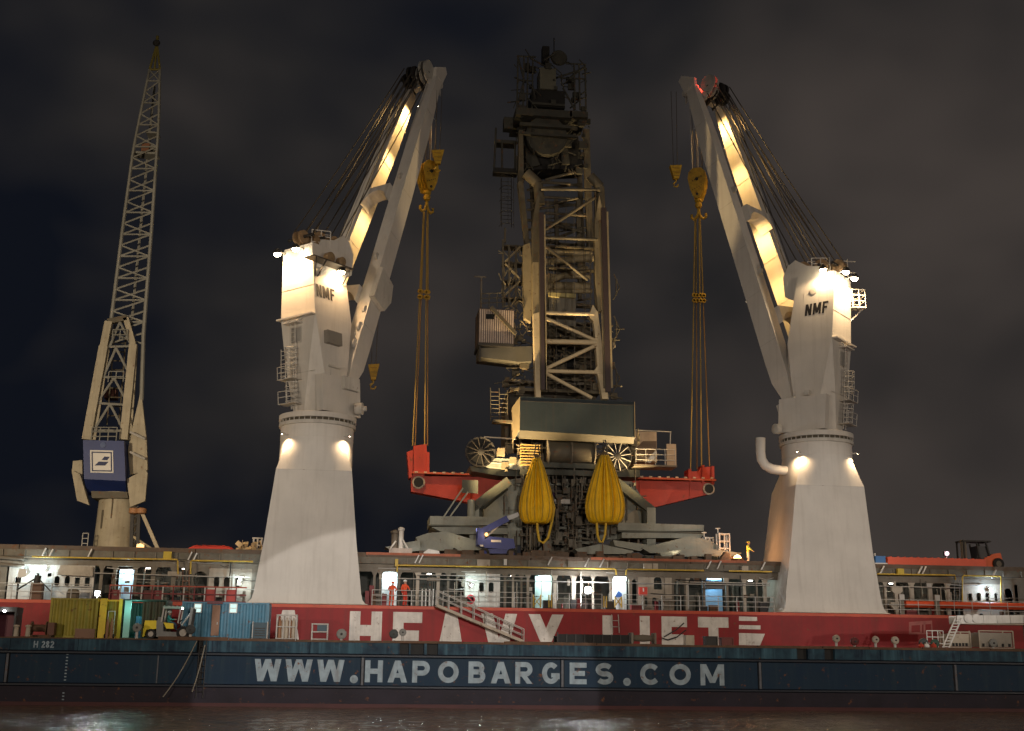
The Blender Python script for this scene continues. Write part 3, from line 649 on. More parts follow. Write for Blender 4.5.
fx, fz, fy = forklift('yellow and grey forklift with a driver, parked in front of the blue container')

# ------------------------------------------------------------------ people
def person(label, loc, facing, joints, cols, split, helmet=None, scale=1.0, group=None):
    """one continuous skinned body; joints in metres relative to the feet, facing -Y before turning"""
    vs, es, rs = [], [], []
    def add(p, r, par=None):
        vs.append(V(p)); rs.append(r)
        if par is not None: es.append((par, len(vs)-1))
        return len(vs)-1
    J = joints
    pel = add(J['pelvis'], .155); sp = add(J['spine'], .15, pel); ch = add(J['chest'], .17, sp); nk = add(J['neck'], .062, ch)
    hd0 = add(J['neck']+V((0, -.01, .07)), .072, nk); hd1 = add(J['neck']+V((0, -.025, .145)), .098, hd0); hd2 = add(J['neck']+V((0, -.01, .225)), .075, hd1)
    nose = add(J['neck']+V((0, -.135, .12)), .016, hd1)
    for sgn, n in ((-1, 'L'), (1, 'R')):
        sh = add(J['sh'+n], .085, ch); el = add(J['el'+n], .066, sh); wr = add(J['wr'+n], .035, el)
        d = (J['wr'+n]-J['el'+n]).normalized(); pm = add(J['wr'+n]+d*.07, .036, wr)
        a, u = axes_of(d, V((0, 1, .1)))
        for k in range(4):
            f1 = add(J['wr'+n]+d*.12+a*(k-1.5)*.022, .010, pm); f2 = add(J['wr'+n]+d*(.165-.008*abs(k-1.3))+a*(k-1.5)*.024+u*.018, .008, f1)
        add(J['wr'+n]+d*.075+a*.055+u*.02, .010, wr)
        hp = add(J['hip'+n], .115, pel); kn = add(J['kn'+n], .088, hp); an = add(J['an'+n], .066, kn)
        hl = add(J['an'+n]+V((0, .02, -.055)), .045, an); add(J['an'+n]+V((0, -.17, -.06)), .036, hl)
    me = bpy.data.meshes.new('person'); me.from_pydata([tuple(v*scale) for v in vs], es, [])
    tmp = bpy.data.objects.new('tmp_body', me); C.objects.link(tmp)
    sk = tmp.modifiers.new('s', 'SKIN'); sk.use_smooth_shade = True
    for i, r in enumerate(rs): me.skin_vertices[0].data[i].radius = (r*scale, r*scale*(.8 if i in (1, 2) else 1))
    me.skin_vertices[0].data[0].use_root = True
    sb = tmp.modifiers.new('b', 'SUBSURF'); sb.levels = 1; sb.render_levels = 1
    dg = bpy.context.evaluated_depsgraph_get(); m2 = bpy.data.meshes.new_from_object(tmp.evaluated_get(dg))
    bpy.data.objects.remove(tmp)
    m2.materials.clear()
    for c in cols: m2.materials.append(c)
    nkz = J['neck'].z*scale
    hands = [J['wrL']*scale, J['wrR']*scale]
    for p in m2.polygons:
        c = p.center; head = c.z > nkz+.035*scale and (c-J['neck']*scale).length < .35
        hand = any((c-h).length < .14*scale and (c-h).dot(J['wr'+n]-J['el'+n]) > .02*scale*(J['wr'+n]-J['el'+n]).length for h, n in zip(hands, 'LR'))
        p.material_index = 2 if head or hand else (0 if c.z > split*scale else 1)
        if c.z < .09*scale and not (head or hand) : p.material_index = 3
        p.use_smooth = True
    m2.name = 'person'
    o = bpy.data.objects.new('person', m2); C.objects.link(o); o.location = loc; o.rotation_euler = (0, 0, facing)
    tag(o, label, 'person', group)
    h = (J['neck']+V((0, -.018, .165)))*scale
    def child(name, mb, m):
        c = mb.build(name, m, None); c.parent = o; return c
    eye = DARKB
    for sx_ in (-1, 1): child('eye', MB().lathe(h+V((sx_*.034, -.092, .0))*scale, [(.001, -.012), (.012, 0), (.001, .012)], 6), eye)
    child('mouth', MB().box(h.x-.025, h.x+.025, h.y-.096, h.y-.085, h.z-.075, h.z-.068), mat('lip', (.3, .12, .1)))
    for sx_ in (-1, 1): child('ear', MB().lathe(h+V((sx_*.098, .01, -.01))*scale, [(.002, -.03), (.02, -.01), (.022, .012), (.002, .03)], 6), SKIN)
    if helmet: child('helmet', MB().lathe(h+V((0, .01, .035))*scale, [(.15, -.005), (.15, .01), (.125, .02), (.12, .06), (.09, .105), (.045, .125), (.005, .13)], 14), helmet)
    else: child('hair', MB().lathe(h+V((0, .015, .02))*scale, [(.104, -.03), (.108, .01), (.095, .055), (.06, .085), (.005, .1)], 12), mat('hair_dark', (.03, .02, .015), .7))
    return o
def standing(**kw):
    J = dict(pelvis=V((0, .01, .96)), spine=V((0, .0, 1.16)), chest=V((0, .01, 1.36)), neck=V((0, -.01, 1.52)),
             shL=V((-.2, .01, 1.43)), shR=V((.2, .01, 1.43)), elL=V((-.27, .03, 1.15)), elR=V((.27, .03, 1.15)), wrL=V((-.27, -.06, .91)), wrR=V((.27, -.06, .91)),
             hipL=V((-.1, .0, .9)), hipR=V((.1, .0, .9)), knL=V((-.12, -.03, .5)), knR=V((.12, -.03, .5)), anL=V((-.12, .02, .1)), anR=V((.13, .02, .1)))
    J.update(kw); return J
ZD = 6.8; YH = 91.0; YW = 93.6
person('worker in a red coverall leaning on the ship rail, left of the two', (P(391.5, 600, 91.9).x, 91.9, ZD), R(180-25),
       standing(elL=V((-.33, -.14, 1.2)), wrL=V((-.16, -.34, 1.12)), elR=V((.33, -.14, 1.2)), wrR=V((.18, -.34, 1.12)), chest=V((0, -.08, 1.35)), neck=V((0, -.14, 1.50)), shL=V((-.2, -.07, 1.42)), shR=V((.2, -.07, 1.42))),
       [COVER, COVER, SKIN, DARKB], .95, COVER, group='workers on the ship deck')
person('worker in orange coverall and white helmet at the ship rail, right of the two', (P(404.5, 600, 91.75).x, 91.75, ZD), R(35),
       standing(elR=V((.36, -.05, 1.2)), wrR=V((.2, -.28, 1.14)), knL=V((-.1, -.1, .52)), anL=V((-.1, .0, .1))),
       [COVER, mat('coverall_red', (.50, .05, .03), .8), SKIN, DARKB], 1.1, HELW, scale=1.05, group='workers on the ship deck')
dp = V((fx(168.5), fy+.68, ZB+.55))
person('forklift driver in a teal shirt seated under the guard of the yellow forklift', (fx(167.8), fy+.68, fz(624)-.71), R(90),
       standing(pelvis=V((0, .02, .9)), spine=V((0, .06, 1.06)), chest=V((0, .05, 1.24)), neck=V((0, .02, 1.4)), shL=V((-.19, .05, 1.31)), shR=V((.19, .05, 1.31)),
                elL=V((-.24, -.1, 1.1)), elR=V((.24, -.1, 1.1)), wrL=V((-.13, -.36, 1.12)), wrR=V((.13, -.36, 1.12)),
                hipL=V((-.1, -.02, .88)), hipR=V((.1, -.02, .88)), knL=V((-.13, -.43, .86)), knR=V((.13, -.43, .86)), anL=V((-.12, -.50, .48)), anR=V((.12, -.50, .48))),
       [SHIRT, mat('jeans', (.04, .06, .10), .8), SKIN, DARKB], .93, HELW, scale=.9)
# ================================================================== THE SHIP
ship = thing('cargo_ship', 'red hulled heavy lift cargo ship lying behind the navy barge, white capitals on its side', 'ship', (14, 104, 0))
SX0, SX1 = -62, 100
MB().box(SX0, SX1, YH, 117, -.6, ZD-.02).build('hull', HULLR, ship, smooth=False)
MB().box(SX0, SX1, YH-.07, YH-.001, ZD-.24, ZD-.02).build('sheer_strake', mat('strake_lit_orange_red', (.50, .07, .03), .5, dirt=.4, dscale=1, rust=.06), ship, smooth=False)  # brighter orange puts the light on the deck edge into paint
MB().box(SX0, SX1, YH-.04, 117, ZD-.018, ZD).build('main_deck', mat('deck_red_brown', (.14, .05, .035), .7, dirt=.5), ship, smooth=False)
for k in range(12):
    x = SX0+8+k*13.4; MB().box(x, x+.03, YH-.012, YH-.0005, .3, ZD-.25).build('weld_seam', mat('hull_seam', (.20, .012, .014), .5), ship, smooth=False)
for ch, a, b in (('A', 272, 303.5), ('H', 349.5, 381.8), ('E', 393, 422), ('A', 436.5, 465.5), ('V', 481, 517), ('Y', 528.5, 563.5), ('L', 602.5, 626), ('I', 639.5, 650), ('F', 661.5, 687), ('T', 698, 728.5)):
    xa, xb = P(a, 625, YH).x, P(b, 625, YH).x
    letter(ship, ch, (xa, YH, 2.95), (1, 0, 0), (0, 0, 1), (0, -1, 0), xb-xa, 3.40, .77, LETW)
for pts in ([(739, 616.4), (757, 617), (757.3, 621), (739, 620.8)], [(739, 625), (760.5, 625.5), (760.5, 629.5), (739, 629)], [(739, 633), (765, 633.8), (760, 645.5), (739, 645)]):
    MB().prism(polyP(pts, YH-.012), (0, .010, 0)).build('logo_bar', LETW, ship, smooth=False)
pk = mat('hull_faded_patch', (.34, .10, .09), .6, dirt=.5, dscale=2)
for pts, m in (([(909, 622), (932, 620.5), (933, 634), (909, 634.5)], pk), ([(911.5, 625.5), (920, 625), (920, 632), (911.5, 632.5)], HULLR), ([(922, 624.5), (923.5, 624.5), (923.5, 633), (922, 633)], HULLR), ([(925.5, 624.3), (931, 624), (931, 632.5), (925.5, 633)], HULLR)):
    MB().prism(polyP(pts, YH-(.010 if m is pk else .016)), (0, .008, 0)).build('faded_mark', m, ship, smooth=False)
ladder(ship, P(616, 633, YH-.15), P(615, 614.5, YH-.15), .5, RAILW, name='hull_ladder')

zw = lambda py, px=530: P(px, py, YW).z
Z0, ZT, ZR = ZD, 9.42, 10.0        # deck, top of the openings, top of the wall
def wpx(px): return P(px, 590, YW).x
# dark working space behind the wall and its roof
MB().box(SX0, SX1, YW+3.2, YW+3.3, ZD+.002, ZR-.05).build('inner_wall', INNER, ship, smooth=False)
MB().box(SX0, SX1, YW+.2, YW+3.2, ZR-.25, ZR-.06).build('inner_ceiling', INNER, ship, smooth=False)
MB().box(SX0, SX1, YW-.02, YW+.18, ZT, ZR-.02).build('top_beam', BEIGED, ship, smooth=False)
MB().box(SX0, SX1, YW-.06, YW-.022, ZT+.30, ZT+.38).build('beam_flange', BEIGED, ship, smooth=False)
def oval(cx, cz, w, h, n=16): return [(cx+w/2*math.cos(2*math.pi*i/n), cz+(h-w)/2*(1 if i < n/2 else -1)*(1 if abs(math.sin(2*math.pi*i/n)) > 1e-6 else 0)+w/2*math.sin(2*math.pi*i/n)) for i in range(n)]
def arch(cx, z0, w, h, n=10):
    return [(cx-w/2, z0), (cx+w/2, z0)] + [(cx+w/2*math.cos(math.pi*i/n), z0+h-w/2+w/2*math.sin(math.pi*i/n)) for i in range(n+1)]
def panel(px0, px1, holes, m, top=ZT, y=YW, rim=True, zb=ZD):
    x0, x1 = wpx(px0), wpx(px1)
    o = MB().plate([(x0, zb+.002), (x1, zb+.002), (x1, top-.002), (x0, top-.002)], holes, y, y+.12).build('wall_panel', m, ship, smooth=False)
    if rim:
        for h in holes:
            c = V((sum(p[0] for p in h)/len(h), sum(p[1] for p in h)/len(h))); out = [(c.x+(p[0]-c.x)*1.13, c.y+(p[1]-c.y)*1.08) for p in h]
            n = len(h); vs = []; fs = []
            for yy in (y-.03, y-.003):
                for lp in (h, out): vs += [(p[0], yy, p[1]) for p in lp]
            for i in range(n):
                j = (i+1) % n; fs += [(i, j, n+j, n+i), (2*n+i, 3*n+i, 3*n+j, 2*n+j), (i, 2*n+i, 2*n+j, j), (n+i, n+j, 3*n+j, 3*n+i)]
            MB().add(vs, fs).build('hole_rim', m, o, smooth=False)
    return o
def pz(px, py): return P(px, py, YW).z
def ov(px, py, wp, hp): k = YW/FPX; return oval(wpx(px), pz(px, py), wp*k, hp*k)
def sq(a, b, c, d): return [(wpx(a), pz(a, d)), (wpx(b), pz(b, d)), (wpx(b), pz(b, c)), (wpx(a), pz(a, c))]
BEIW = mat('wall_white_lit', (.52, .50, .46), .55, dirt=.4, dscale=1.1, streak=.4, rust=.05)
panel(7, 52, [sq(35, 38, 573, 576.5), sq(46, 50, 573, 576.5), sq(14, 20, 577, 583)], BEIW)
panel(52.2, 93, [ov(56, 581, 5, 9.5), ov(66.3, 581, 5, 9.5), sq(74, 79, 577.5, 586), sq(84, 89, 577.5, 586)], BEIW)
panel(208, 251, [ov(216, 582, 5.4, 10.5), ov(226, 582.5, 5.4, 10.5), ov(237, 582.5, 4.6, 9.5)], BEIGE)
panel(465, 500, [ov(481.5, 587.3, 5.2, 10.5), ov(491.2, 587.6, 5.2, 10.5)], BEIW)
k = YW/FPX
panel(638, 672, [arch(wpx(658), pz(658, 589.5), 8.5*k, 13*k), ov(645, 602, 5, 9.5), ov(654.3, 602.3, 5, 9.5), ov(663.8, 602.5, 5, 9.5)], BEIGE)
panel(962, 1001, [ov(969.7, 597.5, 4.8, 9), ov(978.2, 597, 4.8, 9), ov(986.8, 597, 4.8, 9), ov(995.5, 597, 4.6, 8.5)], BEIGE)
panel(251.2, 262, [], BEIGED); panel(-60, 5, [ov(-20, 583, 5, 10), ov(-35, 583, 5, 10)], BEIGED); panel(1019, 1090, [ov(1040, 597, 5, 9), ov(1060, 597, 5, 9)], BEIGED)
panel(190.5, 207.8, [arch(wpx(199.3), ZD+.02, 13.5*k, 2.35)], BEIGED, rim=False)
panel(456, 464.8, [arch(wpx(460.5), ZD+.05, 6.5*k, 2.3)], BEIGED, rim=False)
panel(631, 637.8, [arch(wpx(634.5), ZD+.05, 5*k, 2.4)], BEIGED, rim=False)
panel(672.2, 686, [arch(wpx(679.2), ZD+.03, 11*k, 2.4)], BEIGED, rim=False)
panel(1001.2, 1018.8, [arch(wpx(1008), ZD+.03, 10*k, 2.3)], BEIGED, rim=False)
for px, w, m in ((100, 3, RUSTY), (113.5, 3, BEIGE), (134, 3, BEIGE), (152, 4, BEIGE), (172.5, 4, BEIGE), (185, 1.6, BEIGED), (374, 2.6, BEIGED), (380, 2, BEIGE), (399, 2, BEIGED), (417.5, 3.2, BEIGE), (438, 3, BEIGE),
                 (448, 2.2, BEIGED), (505, 2.5, BEIGE), (513, 2, BEIGE), (521.5, 2, BEIGED), (528, 2.4, BEIGE), (555, 3, BEIGE), (573.8, 4, BEIGE), (593, 2, BEIGE), (611, 3, BEIGE), (630, 2, BEIGED), (687.3, 3, BEIGE),
                 (704.3, 2.2, BEIGE), (727.3, 2.4, BEIGE), (744.5, 3.2, BEIGE), (757, 1.6, BEIGED), (765, 3.5, BEIGE), (885.5, 2.4, BEIGE), (912, 4, BEIGE), (930.3, 4.2, BEIGE), (948, 4, BEIGE), (1016, 3.4, BEIGE)):
    x = wpx(px); w *= k; zt = ZT-.003
    mb = MB().box(x-w/2, x+w/2, YW, YW+.08, ZD+.002, zt); mb.box(x-w*.18, x+w*.18, YW+.081, YW+.42, ZD+.002, zt)
    mb.prism([(x-w/2, YW+.01, zt-.28), (x-w/2-.14, YW+.01, zt), (x-w/2, YW+.01, zt)], (0, .05, 0)); mb.prism([(x+w/2, YW+.01, zt-.28), (x+w/2+.14, YW+.01, zt), (x+w/2, YW+.01, zt)], (0, .05, 0))
    mb.build('pillar', m if int(px) % 3 == 0 else BEIGED, ship, smooth=False)
# T shaped stand
x = wpx(895); MB().prism([(x-.22, YW-.4, ZD+.002), (x+.22, YW-.4, ZD+.002), (x+.22, YW-.4, 8.5), (x+.45, YW-.4, 8.7), (x+.45, YW-.4, 9.1), (x-.45, YW-.4, 9.1), (x-.45, YW-.4, 8.7), (x-.22, YW-.4, 8.5)], (0, .25, 0)).build('t_stand', BEIGE, ship, smooth=False)
# clutter in the dark bays
mb = MB()
r2 = random.Random(3)
for i in range(170):
    x = r2.uniform(wpx(95), wpx(1020)); y = YW+r2.uniform(1.2, 3); z = ZD+.01; q = r2.random()
    if q < .45: mb.tube((x, y, z), (x, y, r2.uniform(7.8, 9.6)), r2.uniform(.04, .14), 6)
    elif q < .75: w = r2.uniform(.2, .7); mb.box(x-w, x+w, y, y+.5, z, z+r2.uniform(.5, 1.7))
    else: l = r2.uniform(1, 4); zz = r2.uniform(7.5, 9.4); mb.tube((x, y, zz), (x+l, y, zz), r2.uniform(.03, .1), 6)
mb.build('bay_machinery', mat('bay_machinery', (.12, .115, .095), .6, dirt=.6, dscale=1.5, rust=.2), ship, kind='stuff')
# pipes, cables, trays and boxes on the face of the wall, irregular as they come
r5 = random.Random(21)
for i in range(95):
    px = r5.uniform(95, 1018)
    if 250 < px < 365 or 776 < px < 880: continue
    x = wpx(px); y = YW-.06-r5.uniform(0, .25); q = r5.random()
    if q < .42: z0 = r5.uniform(ZD+.02, 8.2); MB().tube((x, y, z0), (x, y, r5.uniform(8.6, 9.95)), r5.uniform(.02, .055), 6).build('wall_pipe', r5.choice((BEIGED, BEIGE, RAILW, DARK, RUSTY)), ship)
    elif q < .72: l = r5.uniform(.6, 3.2); z0 = r5.uniform(7.4, 9.9); MB().path([(x, y, z0), (x+l*.5, y, z0-r5.uniform(0, .16)), (x+l, y, z0+r5.uniform(-.05, .05))], r5.uniform(.018, .04), 5).build('wall_cable', r5.choice((DARK, BEIGED, RAILW)), ship)
    else: w, h = r5.uniform(.12, .4), r5.uniform(.15, .5); z0 = r5.uniform(7.2, 9.2); MB().box(x-w/2, x+w/2, YW-.2, YW-.025, z0, z0+h).build('wall_box', r5.choice((BEIGED, DARK, RAILW, RUSTY, BEIGE)), ship, smooth=False)
for i in range(46):     # loose gear standing on the side deck
    px = r5.uniform(95, 1018)
    if 250 < px < 372 or 385 < px < 412 or 776 < px < 884: continue
    x = wpx(px); y = YW-r5.uniform(.5, 1.5); w, h = r5.uniform(.12, .45), r5.uniform(.2, .95)
    if i % 3: MB().box(x-w, x+w, y, y+.4, ZD+.002, ZD+h).build('deck_box', r5.choice((BEIGED, DARK, RUSTY, REDB, GGDARK)), ship, smooth=False)
    else: MB().lathe((x, y, ZD+.002), [(w*.6, 0), (w*.6, h), (w*.3, h+.05)], 10).build('deck_drum', r5.choice((BEIGED, DARK, REDB)), ship)
# coaming and hatch covers
ZH = 10.82
MB().box(SX0, SX1, YW-.3, YW+.3, ZR, 10.5).build('coaming', mat('coaming_umber', (.15, .135, .105), .65, dirt=.6, dscale=1.2, streak=.4, rust=.15), ship, smooth=False)
mb = MB(); x = SX0+1
while x < SX1: mb.box(x, x+.07, YW-.42, YW-.301, ZR+.02, 10.46); x += 1.55
mb.build('coaming_stay', BEIGED, ship, smooth=False, kind='stuff')
HC = mat('hatch_cover_brown', (.12, .085, .06), .7, dirt=.5, dscale=1, rust=.2)
x = SX0
while x < SX1:
    MB().box(x+.03, min(x+12.6, SX1)-.03, YW-.36, 116, 10.502, ZH).build('hatch_cover', HC, ship, smooth=False); x += 12.6
for a, b, m in ((366, 460, 'r'), (462, 560, 'd'), (590, 745, 'r')):
    MB().box(PX(a, YW, 555), PX(b, YW, 555), YW-.41, YW-.361, ZH-.17, ZH+.02).build('cover_lip', mat('lip_rust_red', (.36, .11, .055), .6, dirt=.5, dscale=1.5) if m == 'r' else HC, ship, smooth=False)
for a, b, c, d, m in ((477, 490, 559.5, 566, BEIGE), (504, 507, 559, 565, WHITEP), (644, 652.5, 563.5, 569.5, BEIGE), (653, 658, 563.5, 569.5, BEIGE), (742, 748.5, 566, 572, BEIGE), (898, 904.5, 568.5, 575, mat('box_yellow', (.50, .36, .03), .5)), (163, 171, 551.5, 559, mat('box_yellow', (.5, .36, .03))), (395, 398, 559, 566, YELP)):
    f = boxP(a, b, c, d, YW-.7, .25); MB().box(*f).build('junction_box', m, ship, smooth=False)
for px, py in ((88, 553), (188, 556), (193, 557), (415, 559), (419, 559), (548, 561), (585, 562.5), (600, 563), (707, 565), (717, 565), (761, 566), (880, 570), (918, 570.5), (922, 570.5), (992, 574), (42, 552), (49, 553)):
    a = P(px, py+4, YW-.55); b = P(px+4, py-4, YW-.55); MB().bar(a, b, .14, .08).build('hatch_clamp', WHITEP, ship, smooth=False)
# yellow pipes
def pipeline(name, pts, r, m, Y):
    return MB().path([P(x, y, Y) for x, y in pts], r, 7).build(name, m, ship)
for pts in ([(32, 556.5), (100, 558.2), (177, 559.5), (177.6, 560.5), (178, 574)], [(190.5, 574), (190.8, 561.5), (192, 560.5), (253, 561.5)], [(397, 572), (397.3, 566), (399, 565.2), (505, 567), (614, 568.8), (616, 570), (616.4, 575)],
            [(626, 575), (626.4, 570.3), (628, 569.2), (704, 570.6)], [(729, 571), (772, 571.8)], [(877, 574), (955, 575.2), (955.5, 580)], [(962.5, 604), (962.5, 576.5), (963.5, 575.6), (1000, 576.2), (1001, 577), (1001, 604)]):
    pipeline('yellow_pipe', pts, .06, YELP, YW-.75)
for pts in ([(95, 573), (205, 576.3), (250, 577)], [(398, 578.5), (530, 581), (770, 585.5)], [(878, 586), (962, 588)], [(5, 585), (93, 586.5)], [(418, 574.7), (530, 577)], [(690, 582), (770, 583.5)]):
    pipeline('thin_pipe', pts, .035, RAILW, YW-.5)
f = boxP(167.5, 181, 571.5, 576, YW-.6, .3); MB().box(*f).build('valve_box', BEIGE, ship, smooth=False)
f = boxP(427, 440, 577.5, 581, YW-.4, .3); MB().box(*f).build('valve_box', BEIGED, ship, smooth=False)
ladder(ship, P(186, 603, YW-.3), P(186, 570, YW-.3), .45, mat('ladder_brown', (.2, .09, .05)), name='bay_ladder')
ladder(ship, P(957, 606, YW-.2), P(957, 580, YW-.2), .45, BEIGED, name='bay_ladder')
# overhanging cover of the white part, pipes and davit at left
MB().prism([P(58.5, 575, YW-.1), P(94, 577, YW-.1), P(94, 567, YW-.1), P(62, 565.5, YW-.1)], (0, -.5, 0)).build('sloping_cover', BEIGE, ship, smooth=False)
for y0, y1 in ((556, 559), (562, 566)): MB().tube(P(-20, y0, YW-.5), P(24, y1, YW-.5), .13, 8).build('deck_pipe', BEIGED, ship)
# rail along the deck edge
def deck_rail(px0, px1, m=RAILW, step=1.45, n=3, h=1.12, Y=YH+.16):
    x0, x1 = PX(px0, Y), PX(px1, Y); K = max(1, round((x1-x0)/step))
    for j in range(n): MB().tube((x0, Y, ZD+h*(j+1)/n), (x1, Y, ZD+h*(j+1)/n), .028, 6).build('handrail', m, ship)
    for i in range(K+1): x = lerp(x0, x1, i/K); MB().tube((x, Y+.03, ZD), (x, Y+.03, ZD+h+.01), .032, 6).build('rail_post', m, ship)
deck_rail(372, 431); deck_rail(443, 532); deck_rail(553, 602); deck_rail(624, 774); deck_rail(882, 1060); deck_rail(-50, 90, n=2)
for i in range(4): x = lerp(PX(422, YH+.2), PX(433, YH+.2), i/3); MB().tube((x, YH+.2, ZD), (x, YH+.2, ZD+1.25), .05, 6).build('gate_post', WHITEP, ship)
for px in (533.5, 540.5, 549, 551.5, 604, 606.5, 615, 621.5):
    MB().tube(P(px, 607.5, YH+.2), P(px, 594.5+(px-530)*.02, YH+.2), .055, 6).build('gate_post', YELP, ship)
for a, b in ((533.5, 540.5), (615, 621.5)):
    MB().tube(P(a, 606, YH+.2), P(b, 597, YH+.2), .04, 6).build('gate_brace', YELP, ship); MB().tube(P(a, 597, YH+.2), P(b, 606, YH+.2), .04, 6).build('gate_brace', YELP, ship)
# red frames with emblem boxes along the left deck edge
xa, xb = PX(109, YH+.3), PX(246, YH+.3); n = 13
for i in range(n):
    x0, x1 = lerp(xa, xb, i/n), lerp(xa, xb, (i+1)/n)
    if i in (0, 3, 4, 9, 11): MB().box(x0+.05, x1-.05, YH+.45, YH+.55, ZD+.12, ZD+rnd.choice((.62, .8, .8, .95))).build('bulwark_plate', (REDB, mat('bulwark_brown', (.09, .025, .02), .6, dirt=.6), mat('bulwark_dull', (.22, .03, .03), .6, dirt=.7))[(i*5+i//3) % 3] if i not in (9, 11) else mat('bulwark_bright', (.40, .05, .04), .55, dirt=.4), ship, smooth=False)
    if i % 2 == 0: MB().box((x0+x1)/2-.11, (x0+x1)/2+.11, YH+.40, YH+.449, ZD+.40, ZD+.66).build('emblem_box', BEIGED, ship, smooth=False)
    MB().box(x0-.045, x0+.045, YH+.25, YH+.34, ZD, ZD+1.12).build('bulwark_post', RAILW if i % 2 else REDB, ship, smooth=False)
for z, m in ((.02, REDB), (.52, REDB), (1.06, mat('rail_orange_red', (.36, .07, .04), .55, dirt=.4))): MB().box(xa, xb, YH+.22, YH+.42, ZD+z+.005, ZD+z+.09).build('bulwark_rail', m, ship, smooth=False)
# signs, boxes, tanks on the side deck
c = P(470.3, 599.5, YW-.25)
s_ = MB().lathe(c, [(.36, 0), (.36, .03), (.01, .031)], 20, (0, -1, 0)).build('round_sign', SIGNW, ship)
MB().lathe(c-V((0, .034, 0)), [(.27, 0), (.36, .0), (.36, .02), (.27, .02), (.27, 0)], 20, (0, -1, 0)).build('red_ring', mat('sign_red', (.5, .02, .03), .5), s_)
MB().bar(c+V((-.18, -.05, .16)), c+V((.18, -.05, -.16)), .08, .02, up=(0, 1, 0)).build('red_bar', mat('sign_red', (.5, .02, .03)), s_, smooth=False)
MB().box(c.x-.13, c.x+.1, c.y-.042, c.y-.036, c.z-.13, c.z+.15).build('pictogram', DARKB, s_, smooth=False)
f = boxP(639.5, 647.5, 587, 595.5, YW-.35, .25); b_ = MB().box(*f).build('fire_hose_box', mat('box_red', (.55, .05, .035), .45), ship, smooth=False)
MB().box((f[0]+f[1])/2-.05, (f[0]+f[1])/2+.05, YW-.36, YW-.351, f[4]+.3, f[5]-.08).build('white_mark', WHITEP, b_, smooth=False)
MB().box((f[0]+f[1])/2-.12, (f[0]+f[1])/2+.12, YW-.3, YW-.02, ZD, f[4]).build('box_stand', BEIGED, ship, smooth=False)
MB().tube(P(905, 604, YH+1.0), P(1060, 607.5, YH+1.0), .27, 14).build('orange_pipe', mat('pipe_orange', (.62, .085, .03), .45, dirt=.3), ship)
c = P(895.5, 606, YH+.6); MB().prism([(c.x-.35, c.y, c.z+.3), (c.x+.35, c.y, c.z+.3), (c.x+.38, c.y, c.z+.05), (c.x, c.y, c.z-.42), (c.x-.38, c.y, c.z+.05)], (0, .25, 0)).build('heart_vent', BEIGE, ship, smooth=False)
for px in (902, 937.5): x = PX(px, YH+.5); MB().box(x-.16, x+.16, YH+.5, YH+.8, ZD, ZD+1.6).build('valve_post', BEIGED, ship, smooth=False); MB().box(x-.2, x+.2, YH+.45, YH+.499, ZD+1.15, ZD+1.55).build('valve_head', RAILW, ship, smooth=False)
for px, h in ((367, 1.1), (371, 1.5), (384, .9)): x = PX(px, YH+1.2); MB().box(x-.15, x+.2, YH+1.2, YH+1.6, ZD, ZD+h).build('deck_box', REDB, ship, smooth=False)
# davit at far left
x = PX(36, YH+1.4, 590); c = V((x, YH+1.4, ZD))
MB().box(x-.35, x+.45, YH+1.2, YH+1.9, ZD, ZD+1.25).build('davit_motor', mat('davit_brown', (.10, .05, .03), .6, rust=.2), ship, smooth=False)
MB().tube((x, YH+1.4, ZD+1.2), (x+.05, YH+1.4, ZD+1.75), .24, 10).build('davit_head', DARK, ship)
MB().bar((x, YH+1.3, ZD+1.6), (x-1.3, YH+1.3, ZD+.7), .1).build('davit_arm', DARK, ship); MB().bar((x+.1, YH+1.3, ZD+1.55), (x+1.1, YH+1.3, ZD+.6), .08).build('davit_arm', DARK, ship)
MB().tube((PX(17.5, YH+1, 590), YH+1, ZD), (PX(17.5, YH+1, 590), YH+1, ZD+1.6), .07, 6).build('davit_post', DARK, ship)
MB().prism([(PX(15, YH+1), YH+.95, ZD+1.5), (PX(24, YH+1), YH+.95, ZD+1.7), (PX(23, YH+1), YH+.95, ZD+2.15), (PX(16, YH+1), YH+.95, ZD+2.2)], (0, .05, 0)).build('notice_plate', SIGNW, ship, smooth=False)
c = P(73, 594, YH+1.2); MB().lathe((c.x-.4, c.y, c.z-.05), [(.3, 0), (.42, .1), (.42, .7), (.3, .8)], 12, (1, 0, 0)).build('rope_drum', mat('rope_coil', (.12, .10, .075)), ship)
# doors with their lights
def lit_bay(px0, px1, py0, py1, m, col, watts, lamp=None, lintel=None, y=YW+1.0, bright=3):
    x0, x1 = wpx(px0), wpx(px1)
    d = MB().box(x0, x1, y, y+.1, ZD+.003, P(px0, py0, YW).z).build('lit_door', m, ship, smooth=False)
    MB().box(x0+.08, x0+.14, y-.06, y, ZD+1.0, ZD+1.1).build('handle', DARK, d, smooth=False)
    lx = (x0+x1)/2; lz = P(px0, py0, YW).z - .15
    h = MB().box(lx-(x1-x0)*.36, lx+(x1-x0)*.36, y-.75, y-.5, lz+.12, lz+.19).build('strip_lamp', DARK, ship, smooth=False)
    MB().box(lx-(x1-x0)*.34, lx+(x1-x0)*.34, y-.73, y-.52, lz+.03, lz+.115).build('lens', glow('strip_'+m.name, col, bright*2.2), h, smooth=False)
    light('lamp_light', 'POINT', (lx, y-.62, lz-.12), col, watts, parent=h, radius=.12)
lit_bay(115.5, 131.5, 568, 586, mat('door_pale_blue', (.35, .50, .60), .5, dirt=.2), (.72, .92, 1), 90)
lit_bay(382, 397.5, 571.5, 592, LITWHITE, COOL, 80)
